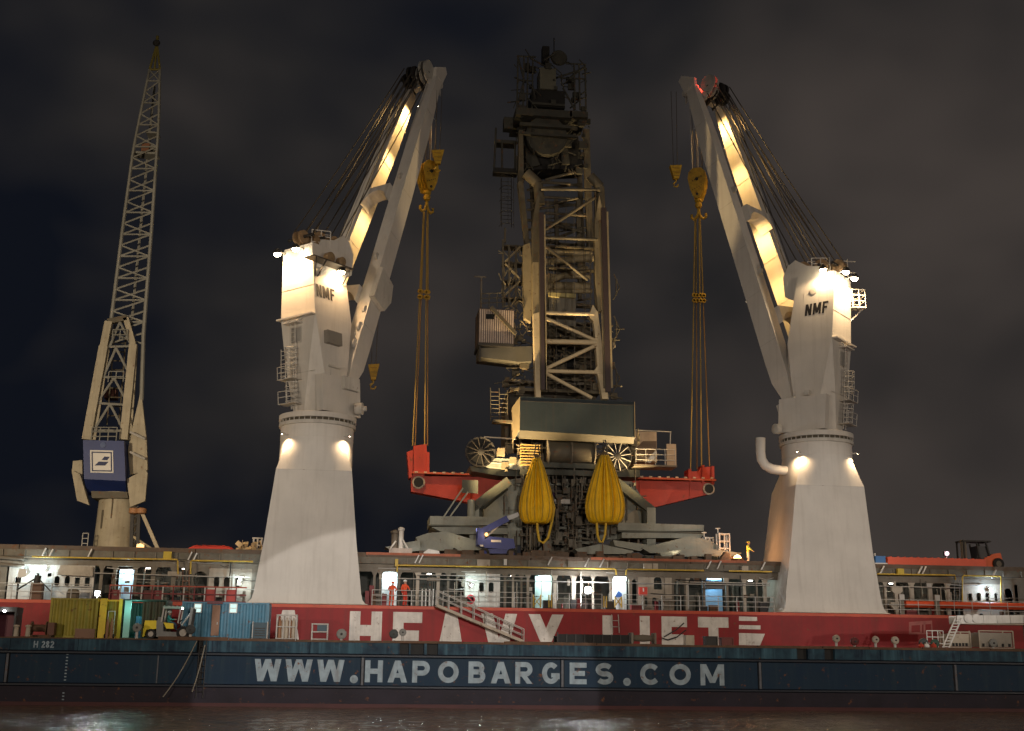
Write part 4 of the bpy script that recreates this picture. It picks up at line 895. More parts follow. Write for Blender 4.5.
lit_bay(537, 553.5, 575, 595, mat('door_pale_teal', (.45, .60, .58), .5, dirt=.2), (.70, .97, .95), 75)
lit_bay(613, 629.3, 575.5, 603, LITWHITE, (.78, .97, .98), 95)
lit_bay(706, 726, 577, 605, mat('door_blue', (.20, .38, .56), .5, dirt=.2), (.55, .82, 1), 45)
MB().box(wpx(706.5), wpx(725.5), YW+.15, YW+.3, P(715, 589, YW).z, P(715, 581, YW).z).build('door_lintel', mat('lintel_grey', (.10, .10, .10)), ship, smooth=False)
f = boxP(615.5, 622, 591, 597, YW+.7, .3); MB().prism([(f[0], f[2], f[4]), (f[1], f[2], f[4]), (f[1], f[2], f[5]-.2), (f[0]+.25, f[2], f[5])], (0, .2, 0)).build('blue_hose', mat('hose_blue', (.04, .12, .4), .5), ship, smooth=False)
for px, py, col, w, gm in ((45, 567.5, COOL, 75, G_COOL), (240.5, 579.5, COOL, 80, G_COOL), (471.5, 585.5, (.72, .97, .95), 60, G_COOL), (588.3, 590, (.95, .97, 1), 420, G_WHITE), (990.5, 589, (.60, .80, 1), 150, G_COOL), (25, 571, COOL, 70, G_COOL)):
    lampglobe(ship, P(px, py, YW-.55), col, w, gm, .085 if gm is not G_WHITE else .26)  # largest globe stands for the starburst glare of its lamp
c = P(97.5, 593.5, 83.2)
t = thing('lamp_post', 'white work lamp on a thin post between the two yellow containers', 'lamp', (c.x, 83.2, ZB))
MB().tube((c.x, 83.3, ZB), (c.x, 83.3, c.z), .05, 6).build('post', DARK, t); lampglobe(t, (c.x, 83.1, c.z), WHITE, 60, glow('lens_lamp_post', (.85, .95, 1), 640), .16, 'lamp_head')

for px, w, cl_ in ((143, 26, (1, .86, .66)), (180, 18, (1, .86, .66)), (430, 26, (.9, 1, .85)), (515, 30, (.9, 1, .9)), (690, 22, (1, .9, .75)), (757, 34, (.8, 1, .85)), (900, 28, (1, .88, .68)), (938, 28, (1, .88, .68))):  # lamps added to brighten the bay interiors
    x = wpx(px); h = MB().box(x-.18, x+.18, YW+1.5, YW+1.62, 9.45, 9.55).build('bay_fill_lamp', DARK, ship, smooth=False)
    MB().box(x-.16, x+.16, YW+1.51, YW+1.61, 9.40, 9.449).build('lens', glow('bay_fill_lens', (1, .95, .85), 12), h, smooth=False)
    light('lamp_light', 'POINT', (x, YW+1.45, 9.3), cl_, w*.6, parent=h, radius=.1)
# ------------------------------------------------------------------ gangway ship to barge
a = P(436, 603.5, 90.4); b = P(523, 641, 90.2)
t = thing('gangway', 'gangway with handrails sloping from the ship deck down over the letters A and V', 'gangway', (b.x, 90.3, ZB))
GW = mat('gangway_metal', (.40, .33, .25), .5, dirt=.5, dscale=2, rust=.1)
for yy in (89.75, 90.75): MB().bar((a.x, yy, a.z-.15), (b.x, yy, b.z-.05), .06, .20).build('stringer', GW, t, smooth=False)
K = 26
for i in range(K): p = lerp(a, b, (i+.5)/K); MB().box(p.x-.14, p.x+.14, 89.79, 90.71, p.z-.13, p.z-.09).build('tread', GW, t, smooth=False)
for yy in (89.73, 90.77):
    for h in (.5, .95): MB().tube((a.x, yy, a.z+h), (b.x, yy, b.z+h-.1), .032, 6).build('handrail', RAILW, t)
    for i in range(8): p = lerp(a, b, i/7); MB().tube((p.x, yy, p.z-.1), (p.x, yy, p.z+.95-.1*i/7), .035, 6).build('rail_post', RAILW, t)
# white jointed ramp at right
t = thing('access_ramp', 'white jointed ramp arm with a ladder, above the crates at the right edge', 'ramp', (P(975, 620, 81).x, 81.4, ZB))
p0, p1 = P(957, 619.5, 80.8), P(1050, 619, 80.8)
for yy in (80.8, 81.9): MB().bar((p0.x, yy, p0.z), (p1.x, yy, p1.z), .12, .55).build('side_beam', WHITEP, t, smooth=False)
MB().box(p0.x, p1.x, 80.87, 81.83, p0.z-.3, p0.z-.22).build('floor', BEIGE, t, smooth=False)
for i in range(7): p = lerp(p0, p1, i/7); MB().box(p.x-.05, p.x+.05, 80.7, 80.738, p.z-.27, p.z+.27).build('stiffener', WHITEP, t, smooth=False)
for i, px in enumerate((968, 976)): c = P(px, 618.5, 80.7); MB().lathe((c.x, 80.73, c.z), [(.3, 0), (.3, .1), (.15, .14), (.01, .14)], 14, (0, -1, 0)).build('joint_boss', WHITEP, t)
q0, q1 = P(955.5, 618, 80.6), P(942, 652, 80.5)
for dx in (0, .45):
    MB().tube(q0+V((dx, 0, 0)), V((q1.x+dx, 80.5, ZB+.02)), .05, 6).build('ladder_rail', WHITEP, t)
for i in range(1, 11): p = lerp(q0, V((q1.x, 80.5, ZB+.02)), i/11); MB().tube(p, p+V((.45, 0, 0)), .035, 6).build('rung', WHITEP, t)
# prop under the far end of the arm, standing on the barge
MB().box(p0.x+4.6, p0.x+4.8, 81.2, 81.5, ZB, p0.z-.3) if 0 else MB().box(p0.x+5.2, p0.x+5.4, 81.2, 81.5, ZB, p0.z-.3).build('prop', BEIGED, t, smooth=False)
# ================================================================== THE TWO SHIP CRANES
YC = 104.0                       # plane of the load between the cranes
LAMP_J = (1, .60, .20)
def ship_crane(s, cx, label, jb):
    cyy = 94.5; cr = thing('heavy_lift_crane', label, 'crane', (cx, cyy, ZD), 'cream heavy lift cranes of the ship')
    Cc = V((cx, cyy, 0)); r2_ = math.sqrt(.5)
    # pedestal: flared foot, tapering box, facets turning it into a round neck
    po = -.5 if s < 0 else 0
    def ring(z, hx, hy, w, ox=0, r=2.8, n=48):
        o = []
        for i in range(n):
            t = 2*math.pi*i/n + math.pi/4; c, q = math.cos(t), math.sin(t); k_ = max(abs(c), abs(q)); 
            o.append((cx+ox+lerp(hx*c/k_, r*c, w), cyy+lerp(hy*q/k_, r*q, w), z))
        return o
    rings = [ring(ZD+.02, 4.45, 3.55, 0, po), ring(ZD+.10, 4.2, 3.45, 0, po), ring(ZD+.35, 4.0, 3.38, 0, po), ring(ZD+.8, 3.88, 3.32, 0, po), ring(ZD+1.6, 3.78, 3.26, 0, po), ring(11.5, 3.36, 3.12, 0, po*.8), ring(16.75, 2.82, 2.85, 0, po*.3)]
    MB().loft(rings).build('pedestal', CRANE, cr, angle=20)
    rings = [ring(16.752, 2.82, 2.85, 0, po*.3)] + [ring(lerp(16.75, 19.35, q), 2.82, 2.82, q, po*.3*(1-q)) for q in (.25, .5, .75, 1)]
    MB().loft(rings).build('pedestal_transition', CRANE, cr, angle=24)
    for z in (9.6, 13.2, 16.72):
        f_ = (z-7.3)/(16.75-7.3); hx, hy, ox = lerp(3.86, 2.82, f_), lerp(3.29, 2.85, f_), po*lerp(1, .3, f_)
        MB().box(cx+ox-hx*.985, cx+ox+hx*.985, cyy-hy-.012, cyy-hy+.06, z, z+.035).build('plate_seam', CRANE2, cr, smooth=False)
    for fx_ in (): MB().bar((cx+po+fx_*3.9, cyy-3.31, 7.7), (cx+po*.3+fx_*2.9, cyy-2.86, 16.7), .03, .03).build('plate_seam', CRANE2, cr, smooth=False)
    MB().lathe((cx, cyy, 0), [(2.80, 19.352), (2.82, 19.4), (2.82, 20.35)], 48).build('neck', CRANE, cr)
    MB().lathe((cx, cyy, 0), [(2.8, 20.352), (2.97, 20.36), (2.97, 20.62), (2.8, 20.63)], 48).build('slewing_flange', CRANE2, cr)
    MB().lathe((cx, cyy, 0), [(2.7, 20.632), (2.88, 20.64), (2.88, 20.84), (2.7, 20.85)], 48).build('slewing_ring', mat('slew_ring_dark', (.085, .07, .045), .6, dirt=.6, dscale=3), cr)
    mb = MB()
    for i in range(40): t = 2*math.pi*i/40; d = V((math.cos(t), math.sin(t), 0)); mb.tube(Cc+d*2.92+V((0, 0, 20.63)), Cc+d*2.92+V((0, 0, 20.87)), .035, 5)
    mb.build('flange_bolts', CRANE2, cr, kind='stuff')
    MB().lathe((cx, cyy, 0), [(2.8, 20.852), (3.0, 20.86), (3.0, 21.25), (2.86, 21.3)], 48).build('turntable_base', CRANE, cr)
    for sg in (-1, 1):       # small lamps under the neck that light the corner facets
        a_ = Cc + V((sg*2.82*.74, -2.82*.67, 19.5)); o_ = V((sg*.74, -.67, 0))
        flood(cr, a_+o_*.62, a_+o_*.5+V((sg*.25, -.25, -3)), (1, .68, .38), 520, G_WARM, 150, .11, .9, name='neck_lamp', radius=.06)
        MB().bar(a_, a_+o_*.62+V((0, 0, .1)), .07).build('lamp_arm', CRANE2, cr, smooth=False)
    # tower: square set corner-on, its corners chamfered towards the round base
    prof = [(21.3, 2.86, 1.45, 0), (25.2, 2.92, .72, .38), (28.9, 2.78, .03, .7), (33.6, 2.44, .03, 1.3), (34.4, 2.38, .03, 1.4)]
    bd = V((s*r2_, r2_, 0)); sdn = V((-s*r2_, r2_, 0))             # towards the jib; along the jib face
    def rz(z):
        for (z0, a, c0, d0), (z1, b, c1, d1) in zip(prof[:-1], prof[1:]):
            if z <= z1: q = (z-z0)/(z1-z0); return lerp(a, b, q), lerp(c0, c1, q), lerp(d0, d1, q)
        return prof[-1][1:]
    def oct_(z, r, c, sh):
        K = [V((cx+r*math.cos(a), cyy+r*math.sin(a), z)) - bd*sh for a in (-math.pi/2, 0, math.pi/2, math.pi)]; o = []
        for i in range(4):
            o.append(K[i] + (K[i-1]-K[i]).normalized()*c); o.append(K[i] + (K[(i+1) % 4]-K[i]).normalized()*c)
        return o
    MB().loft([oct_(*p) for p in prof]).build('tower', CRANE, cr, smooth=False)
    F_, R_, B_, L_ = [lambda z, a=a: V((cx+rz(z)[0]*math.cos(a), cyy+rz(z)[0]*math.sin(a), z)) - bd*rz(z)[2] for a in (-math.pi/2, 0, math.pi/2, math.pi)]
    A_ = R_ if s > 0 else L_            # corner carrying the near leg
    O_ = L_ if s > 0 else R_            # the other outer corner
    nA = V((s*r2_, -r2_, 0)); nO = V((-s*r2_, -r2_, 0))     # outward normals of the lettered and the plain front face
    def on(face, t, z, out=0):
        a, b, n = (F_, A_, nA) if face == 'A' else (F_, O_, nO)
        return lerp(a(z), b(z), t) + n*out
    def fbox(name, face, t0, t1, z0, z1, d0, d1, m, par=None):
        n = nA if face == 'A' else nO
        pts = [on(face, t0, z0, d0), on(face, t1, z0, d0), on(face, t1, z1, d0), on(face, t0, z1, d0)]
        return MB().prism(pts, n*(d1-d0)).build(name, m, par or cr, smooth=False)
    # seams, ledges and fittings of the faces
    fbox('ledge', 'O', -.01, 1.0, 28.75, 28.87, .0, .48, CRANE)
    for z in (24.4, 31.2): fbox('plate_seam', 'O', .02, .98, z, z+.04, .004, .02, CRANE2)
    for t in (.36, .74): fbox('plate_seam', 'A', t, t+.012, 24.3, 33.0, .002, .02, CRANE2)
    # block of the jib foot on the lettered face
    fbox('foot_block', 'A', .05, 1.05, 21.35, 24.15, -.3, .42, CRANE)
    fbox('inspection_hatch', 'O', .38, .68, 26.8, 28.1, .0, .05, CRANE2)
    fbox('hatch_door', 'O', .40, .66, 26.9, 28.0, .05, .09, mat('hatch_grey', (.30, .29, .27), .5))  # darker grey hatch door
    fbox('small_platform', 'O', .35, .75, 28.28, 28.36, .0, .7, CRANE)
    for t in (.37, .73):
        p = on('O', t, 28.32, .65); MB().bar(p, on('O', t, 28.75, .05), .09).build('platform_bracket', CRANE, cr, smooth=False)
    sd = (on('O', 1, 25)-on('O', 0, 25)).normalized()
    ladder(cr, on('O', .55, 21.6, .35), on('O', .55, 28.3, .35), .5, CRANE2, side=sd, name='tower_ladder')
    for z0, z1 in ((22.1, 23.6), (24.6, 26.3)):
        mb = MB()
        for i in range(5):
            z = lerp(z0, z1, i/4); mb.path([on('O', .55, z, .35)+sd*(.5*math.cos(a)) + nO*(.65*math.sin(a)) for a in [math.pi*j/6 for j in range(7)]], .035, 5)
        for j in (1, 3, 5): a = math.pi*j/6; mb.tube(on('O', .55, z0, .35)+sd*.5*math.cos(a)+nO*.65*math.sin(a), on('O', .55, z1, .35)+sd*.5*math.cos(a)+nO*.65*math.sin(a), .03, 5)
        mb.build('ladder_cage', CRANE2, cr)
    for z in (22.0, 23.9):
        fbox('landing', 'O', .38, .82, z-.05, z, .02, .95, CRANE2)
        mb = MB()
        for t in (.38, .6, .82): mb.tube(on('O', t, z, .9), on('O', t, z+.95, .9), .03, 5)
        for h in (.5, .95): mb.tube(on('O', .38, z+h, .9), on('O', .82, z+h, .9), .03, 5)
        mb.build('landing_rail', CRANE2, cr)
    mb = MB()
    for i in range(7): z = 24.3+i*.34; mb.tube(on('O', .80, z, .12), on('O', .93, z, .12), .03, 5)
    for t in (.80, .93): mb.tube(on('O', t, 24.1, .12), on('O', t, 26.5, .12), .03, 5)
    mb.build('step_irons', CRANE2, cr)
    if s > 0:
        fbox('cable_box', 'A', .22, .60, 26.7, 27.7, .0, .45, mat('cable_box_grey', (.22, .20, .17), .5)); fbox('cable_box', 'A', .55, .95, 23.3, 24.3, .42, .8, CRANE2)
        fbox('lifting_pad', 'A', .3, .6, 24.9, 25.05, .0, .25, CRANE2)
    else:
        MB().lathe(on('A', .52, 33.1, .01), [(.28, 0), (.28, .06), (.12, .07)], 14, nA).build('lifting_eye', CRANE2, cr); fbox('lifting_eye', 'A', .4, .5, 24.2, 24.6, .42, .6, CRANE2)
    # name on the face
    zt = PZ(328, 300, 92.3) if s > 0 else PZ(816, 314.5, 92.3); u = (A_(zt)-F_(zt)).normalized()*(1 if s > 0 else -1)
    vv = (on('A', .5, zt+1)-on('A', .5, zt)).normalized(); nl_ = u.cross(vv).normalized()
    w = .56; st = on('A', .30 if s > 0 else .30, zt); wid = [w, w*1.25, w*.85]
    tot = sum(wid)+.12*2; start = on('A', .06, zt) if s > 0 else (on('A', .40, zt) - u*tot/2)
    xx = 0
    for ch, ww in zip('NMF', wid): letter(cr, ch, start+u*xx+nl_*.006, u, vv, nl_, ww, 1.0, .18, BLACKP); xx += ww+.12
    # tower head
    MB().loft([oct_(34.402, 2.35, .05, 1.4), oct_(34.6, 2.35, .05, 1.4)]).build('tower_roof', CRANE, cr, smooth=False)
    Cc = Cc - bd*1.1
    for q in (-1.5, 1.5):        # cheek plates that carry the luffing sheaves
        o = Cc + sdn*q + V((0, 0, 34.3))
        prof2 = [(-1.2, 0), (1.9, -1.6), (2.6, -1.2), (2.7, .6), (2.2, 1.5), (1.5, 1.9), (.5, 1.2), (-.8, .9)]
        MB().prism([o+bd*a+V((0, 0, b)) for a, b in prof2], sdn*.16).build('sheave_cheek', CRANE, cr, smooth=False)
    for i, (a, b, rr) in enumerate(((1.1, 1.0, .62), (-.5, .95, .60), (-1.7, .9, .55))):
        for q in (-.9, -.3, .3, .9):
            if i == 2 and abs(q) > .5: continue
            MB().lathe(Cc+bd*a+sdn*(q-.08)+V((0, 0, 34.5+b)), [(.1, 0), (rr, 0), (rr, .04), (rr*.86, .09), (rr, .14), (rr, .18), (.1, .18)], 20, sdn).build('sheave', mat('sheave_brown', (.30, .20, .11), .5, dirt=.4, dscale=3, rust=.1), cr)
        MB().tube(Cc+bd*a-sdn*1.4+V((0, 0, 34.5+b)), Cc+bd*a+sdn*1.4+V((0, 0, 34.5+b)), .13, 8).build('sheave_axle', DARK, cr)
    mb = MB()                                          # rail cage on the roof
    c0 = Cc + V((-.35*s, -1.3, 34.6)); c1 = Cc + V((1.1*s, -1.0, 34.6))
    for p in (c0, lerp(c0, c1, .5), c1): mb.tube(p, p+V((0, 0, 1.5)), .04, 5); mb.tube(p+V((0, .9, 0)), p+V((0, .9, 1.5)), .04, 5)
    for h in (.5, 1.0, 1.5):
        mb.tube(c0+V((0, 0, h)), c1+V((0, 0, h)), .04, 5); mb.tube(c0+V((0, .9, h)), c1+V((0, .9, h)), .04, 5); mb.tube(c0+V((0, 0, h)), c0+V((0, .9, h)), .04, 5)
    mb.build('roof_rail', CRANE, cr)
    if s > 0:
        fbox('service_platform', 'A', -.28, .95, 33.0, 33.1, .02, 1.15, mat('platform_dark', (.09, .075, .06), .6))
        for t in (-.2, .1, .85): MB().bar(on('A', t, 33.0, 1.1), on('A', min(max(t, .03), .95), 31.9, .03), .08).build('platform_bracket', DARK, cr, smooth=False)
        for t, rr in ((.35, .42), (.72, .36)): MB().lathe(on('A', t, 33.55, .3), [(rr*.5, 0), (rr, .05), (rr, .5), (rr*.6, .55)], 14, nA).build('slew_motor', mat('motor_bronze', (.28, .19, .10), .5, dirt=.5, dscale=3), cr)
        MB().lathe(on('A', .12, 32.3, .02), [(.3, 0), (.34, .1), (.25, .22), (.01, .24)], 14, nA).build('horn', CRANE2, cr)
        lamps = [('O', .92, 34.15), ('O', .30, 34.15), ('A', .70, 32.85)]
    else:
        px_ = on('O', .97, 32.9); a_ = V((1, 0, 0))                      # caged platform on the right flank
        MB().box(px_.x, px_.x+1.25, px_.y-.3, px_.y+.9, 32.15, 32.25).build('side_platform', CRANE, cr, smooth=False)
        mb = MB()
        for xx in (.05, .65, 1.2):
            for yy in (-.25, .85): mb.tube((px_.x+xx, px_.y+yy, 32.25), (px_.x+xx, px_.y+yy, 33.75), .045, 5)
        for h in (32.75, 33.25, 33.75):
            for yy in (-.25, .85): mb.tube((px_.x, px_.y+yy, h), (px_.x+1.25, px_.y+yy, h), .045, 5)
            mb.tube((px_.x+1.2, px_.y-.25, h), (px_.x+1.2, px_.y+.85, h), .045, 5)
        mb.build('platform_cage', CRANE, cr); MB().bar((px_.x+1.1, px_.y+.3, 32.15), (px_.x-.1, px_.y+.3, 31.0), .1).build('platform_bracket', CRANE, cr, smooth=False)
        MB().tube((px_.x+.05, px_.y+.3, 34.2), (px_.x+.05, px_.y+.3, 36.6), .05, 6).build('aerial_mast', CRANE, cr)
        for zz in (35.4, 36.4): MB().tube((px_.x-.3, px_.y+.3, zz), (px_.x+.75, px_.y+.3, zz), .05, 6).build('aerial_arm', CRANE, cr)
        # big pale cheek beside the roof
        o = Cc + V((-1.6, 1.2, 34.2)); MB().lathe(o, [(1.25, 0), (1.3, .05), (1.3, .2), (1.25, .25)], 24, (.35, -1, 0)).build('jib_cheek', CRANE, cr)
        lamps = [('A', .22, 34.75), ('O', .10, 34.5), ('O', .62, 34.4)]
    for f_, t, z in lamps:
        p = on(f_, t, z, .62 if f_ == 'A' else .85); n = nA if f_ == 'A' else nO
        flood(cr, p, p + V((0, 0, -1)) - n*.16, (1, .60, .27) if s > 0 else (1, .68, .36), (700 if f_ == 'A' else 1700), G_WARM, 165, .32, .35, dome=1.15)  # glare put into the shape: tower lens swollen to a bright blob
        MB().bar(on(f_, t, min(z, 34.3), 0), p+V((0, 0, .2)), .08).build('lamp_arm', CRANE, cr, smooth=False)
    # jib: two box legs joined by brackets, from traced foot and head points
    n0, n1, f0, f1 = jb['near'][0], jb['near'][1], jb['far'][0], jb['far'][1]
    e_ = (n1-n0).normalized(); lat = (n0-f0); lat = (lat - e_*lat.dot(e_)).normalized(); nrm = e_.cross(lat).normalized()
    if nrm.z < 0: nrm = -nrm
    WL, HL = 1.15, 1.62
    def leg(p, q, name):
        d = q-p; mb = MB(); st = [(0, .55, .55), (.055, 1, 1.05), (.11, 1, 1.12), (.8, .95, .95), (.93, .8, .72), (1, .7, .6)]
        ri = []
        for t, a, b in st:
            c = p + d*t; w_, h_ = WL*a/2, HL*b/2
            ri.append([c - lat*w_ - nrm*h_, c + lat*w_ - nrm*h_, c + lat*w_ + nrm*h_, c - lat*w_ + nrm*h_])
        return mb.loft(ri).build(name, CRANE, cr, smooth=False)
    NL = leg(n0, n1, 'jib_leg'); FL = leg(f0, f1, 'jib_leg')
    for t in (.16, .3, .44, .58, .72, .86):
        for a, b in ((n0, n1), (f0, f1)):
            c = lerp(a, b, t); h_ = HL*lerp(1.12, .95, t)/2
            MB().prism([c+lat*(WL*.5+.006)-nrm*h_*.98-e_*.03, c+lat*(WL*.5+.006)+nrm*h_*.98-e_*.03, c+lat*(WL*.5+.006)+nrm*h_*.98+e_*.03, c+lat*(WL*.5+.006)-nrm*h_*.98+e_*.03], lat*.01).build('leg_seam', CRANE2, cr, smooth=False)
    def cross(t, th=.5):
        a, b = lerp(n0, n1, t), lerp(f0, f1, t); mid = (a+b)/2; hh = HL*.42; g = (a-b).normalized(); ga, gb = b+g*WL*.5, a-g*WL*.5
        pr = []
        for q in range(9):
            w = q/8; p = lerp(ga, gb, w); pr.append(p + e_*(th/2 + .9*(2*w-1)**4*.0))
        lo = [lerp(ga, gb, q/10) - e_*(th/2 + 1.1*abs(2*q/10-1)**3) for q in range(11)]
        MB().prism(pr + lo[::-1], nrm*hh*2).build('cross_bracket', CRANE, cr, smooth=False)
    for t in jb['cross']: cross(t)
    # small sheaves standing on the legs
    for t in (.36, .62):
        c = lerp(n0, n1, t) + nrm*(HL*.6)
        MB().lathe(c - lat*.1, [(.05, 0), (.30, .0), (.30, .2), (.05, .2)], 14, lat).build('guide_roller', CRANE2, cr)
    if s > 0:
        c = lerp(n0, n1, .27); MB().prism([c+lat*(WL*.5+.02)+nrm*1.25-e_*1.3, c+lat*(WL*.5+.02)+nrm*1.1+e_*1.7, c+lat*(WL*.5+.02)-nrm*.9+e_*1.2, c+lat*(WL*.5+.02)-nrm*1.25-e_*.3, c+lat*(WL*.5+.02)-nrm*.7-e_*1.5], lat*.5).build('winch_cover', CRANE2, cr, smooth=False)
        for t, rr in ((.10, .42), (.15, .38), (.2, .3)): 
            c = lerp(n0, n1, t) + nrm*(HL*.58)+lat*.2; MB().lathe(c, [(.08, 0), (rr, 0), (rr, .25), (.08, .25)], 16, lat).build('guide_roller', CRANE, cr)
        c = V((cx+2.85, cyy-1.0, 21.9)); MB().lathe(c, [(.3, 0), (.48, .05), (.48, .6), (.3, .65), (.2, .66), (.2, .9)], 14, (1, -.3, 0)).build('slew_drive', CRANE2, cr)
    else:
        c = V((cx-3.3, cyy-.6, 21.6)); MB().lathe(c, [(.3, 0), (.42, .05), (.42, .5), (.3, .55)], 14, (-1, -.3, 0)).build('slew_drive', CRANE2, cr)
        # goose-neck duct with its strip down the flank
        y = cyy-.4
        MB().path([P(a_, b_, y) for a_, b_ in ((760.5, 438), (760.5, 452), (761.5, 459.5), (765.5, 465.5), (772, 469), (782, 470.5), (800, 471))], .39, 14).build('goose_neck_duct', CRANE, cr)
    # foot of the near leg
    fo = n0 - e_*.2; MB().prism([fo+lat*.75+nrm*.9, fo+lat*.75-nrm*.95, fo+lat*.75-nrm*.75-e_*1.6-V((0, 0, .9)), fo+lat*.75+nrm*.6-e_*1.2-V((0, 0, .8))], -lat*1.5).build('jib_foot', CRANE, cr, smooth=False)
    # jib head
    hd = (n1+f1)/2
    MB().bar(n1+lat*.35, f1-lat*.35, .5, .7, up=e_).build('head_beam', CRANE, cr, smooth=False)
    o = n1 + e_*.2
    MB().prism([o-nrm*.75-e_*.6, o+nrm*.5-e_*.6, o+nrm*.75+e_*.3, o+nrm*.1+e_*.9, o-nrm*.55+e_*1.5, o-nrm*1.05+e_*1.15], lat*.35).build('head_plate', CRANE, cr, smooth=False)
    PALE = mat('sheave_pale', (.42, .41, .37), .5, dirt=.35, dscale=2)
    for k_, (a, b, rr, m) in enumerate(((.25, 1.35, .85, PALE), (.55, 1.0, .78, PALE), (.9, 1.6, .72, DARK), (1.2, 1.15, .70, DARK))):
        for q in (-.25, .25):
            MB().lathe(hd + lat*(.75-.55*k_+q) + nrm*b + e_*(.4-.3*k_), [(.08, 0), (rr, 0), (rr, .05), (rr*.88, .1), (rr, .15), (rr, .2), (.08, .2)], 22, lat).build('head_sheave', m, cr)
    MB().tube(hd+lat*1.2+nrm*1.25+e_*.2, hd-lat*1.6+nrm*1.25-e_*.4, .14, 8).build('head_axle', DARK, cr)
    for q in (-.9, 0.1, .9): MB().prism([hd+lat*q-nrm*.3, hd+lat*q+nrm*1.5+e_*.25, hd+lat*q+nrm*1.5-e_*.45, hd+lat*q-nrm*.3-e_*1.0], lat*.12).build('head_bracket', CRANE if q > .5 else DARK, cr, smooth=False)
    c = n1-nrm*.85-e_*.15; MB().lathe(c-lat*.15, [(.12, 0), (.4, 0), (.4, .3), (.12, .3)], 16, lat).build('nose_sheave', CRANE2, cr)
    for q in range(3): MB().bar(c+lat*(.1*q-.1), c+lat*(.1*q-.1)-V((0, 0, .9+.15*q)), .07).build('nose_link', CRANE2, cr, smooth=False)
    # luffing ropes from the head down to the tower head, each its own
    for i in range(10):
        a = hd + lat*lerp(1.0, -1.5, i/9) + nrm*lerp(.9, 2.2, (i*7 % 10)/9) + e_*(.1 if i % 2 else -.4)
        b = Cc + bd*lerp(1.3, -1.9, (i*7 % 10)/9) + sdn*lerp(-1.1, 1.1, i/9)*1.0 + V((0, 0, 35.9 if i % 2 else 35.7))
        MB().path([lerp(a, b, q/6) - V((0, 0, .25*math.sin(math.pi*q/6))) for q in range(7)], .05, 5).build('luffing_rope', ROPE, cr)
    for q in (.15, .5):       # hand line along the far leg
        MB().path([lerp(f0, f1, t)+lat*WL*.3*(1 if q < .3 else -1)+nrm*(HL*.55+.25) for t in (.25, .5, .75, .98)], .04, 5).build('leg_cable', DARK, cr)
    c = lerp(n0, n1, .30) - nrm*(HL*.62) + lat*.2        # floodlight on the underside of the near leg, on the load
    flood(cr, c, jb['load'], (1, .66, .30), jb['lw'], G_WARM, 46, .2, .9, name='load_floodlight')
    # lamps between the legs on the far leg; several added to lengthen the wash
    for t, wt, tl in jb['lamps']:
        p = lerp(n0, n1, t) - lat*(WL*.5+.25) - nrm*.1
        tgt = lerp(f0, f1, t-tl)
        p = lerp(p, lerp(f0, f1, t), .08)
        flood(cr, p, tgt, LAMP_J, wt, G_WARM, 165, .15, .9)
        MB().bar(lerp(n0, n1, t)-lat*WL*.5, p+V((0, 0, .1)), .06).build('lamp_arm', CRANE, cr, smooth=False)
    return cr, hd, n1, e_, nrm, lat
LJ = dict(near=(P(346.5, 386, 94.6), P(436, 77, 103.3)), far=(P(293, 384, 97.6), P(411, 92, 104.4)), cross=(.26, .585), lamps=((.90, 2000, .16), (.74, 1000, .2), (.53, 1300, .2), (.38, 1000, .2)), load=P(440, 470, 103), lw=9000)
RJ = dict(near=(P(790, 400, 94.6), P(692, 87, 103.3)), far=(P(822, 395, 97.6), P(721, 110, 104.4)), cross=(.245, .565), lamps=((.91, 2200, .16), (.75, 900, .2), (.53, 1900, .16), (.38, 900, .2)), load=P(680, 480, 103), lw=6000)
cl, hdl, nl, el, nrl, ltl = ship_crane(1, -3.15, 'left cream ship crane, jib leaning right, standing beside the blue container and the letter A', LJ)
crr, hdr, nr_, er, nrr, ltr = ship_crane(-1, 37.45, 'right cream ship crane, jib leaning left with a red light on its head', RJ)
p = P(704, 84, 103.2); lampglobe(crr, p, (1, .07, .04), 130, G_RED, .13, 'warning_lamp')

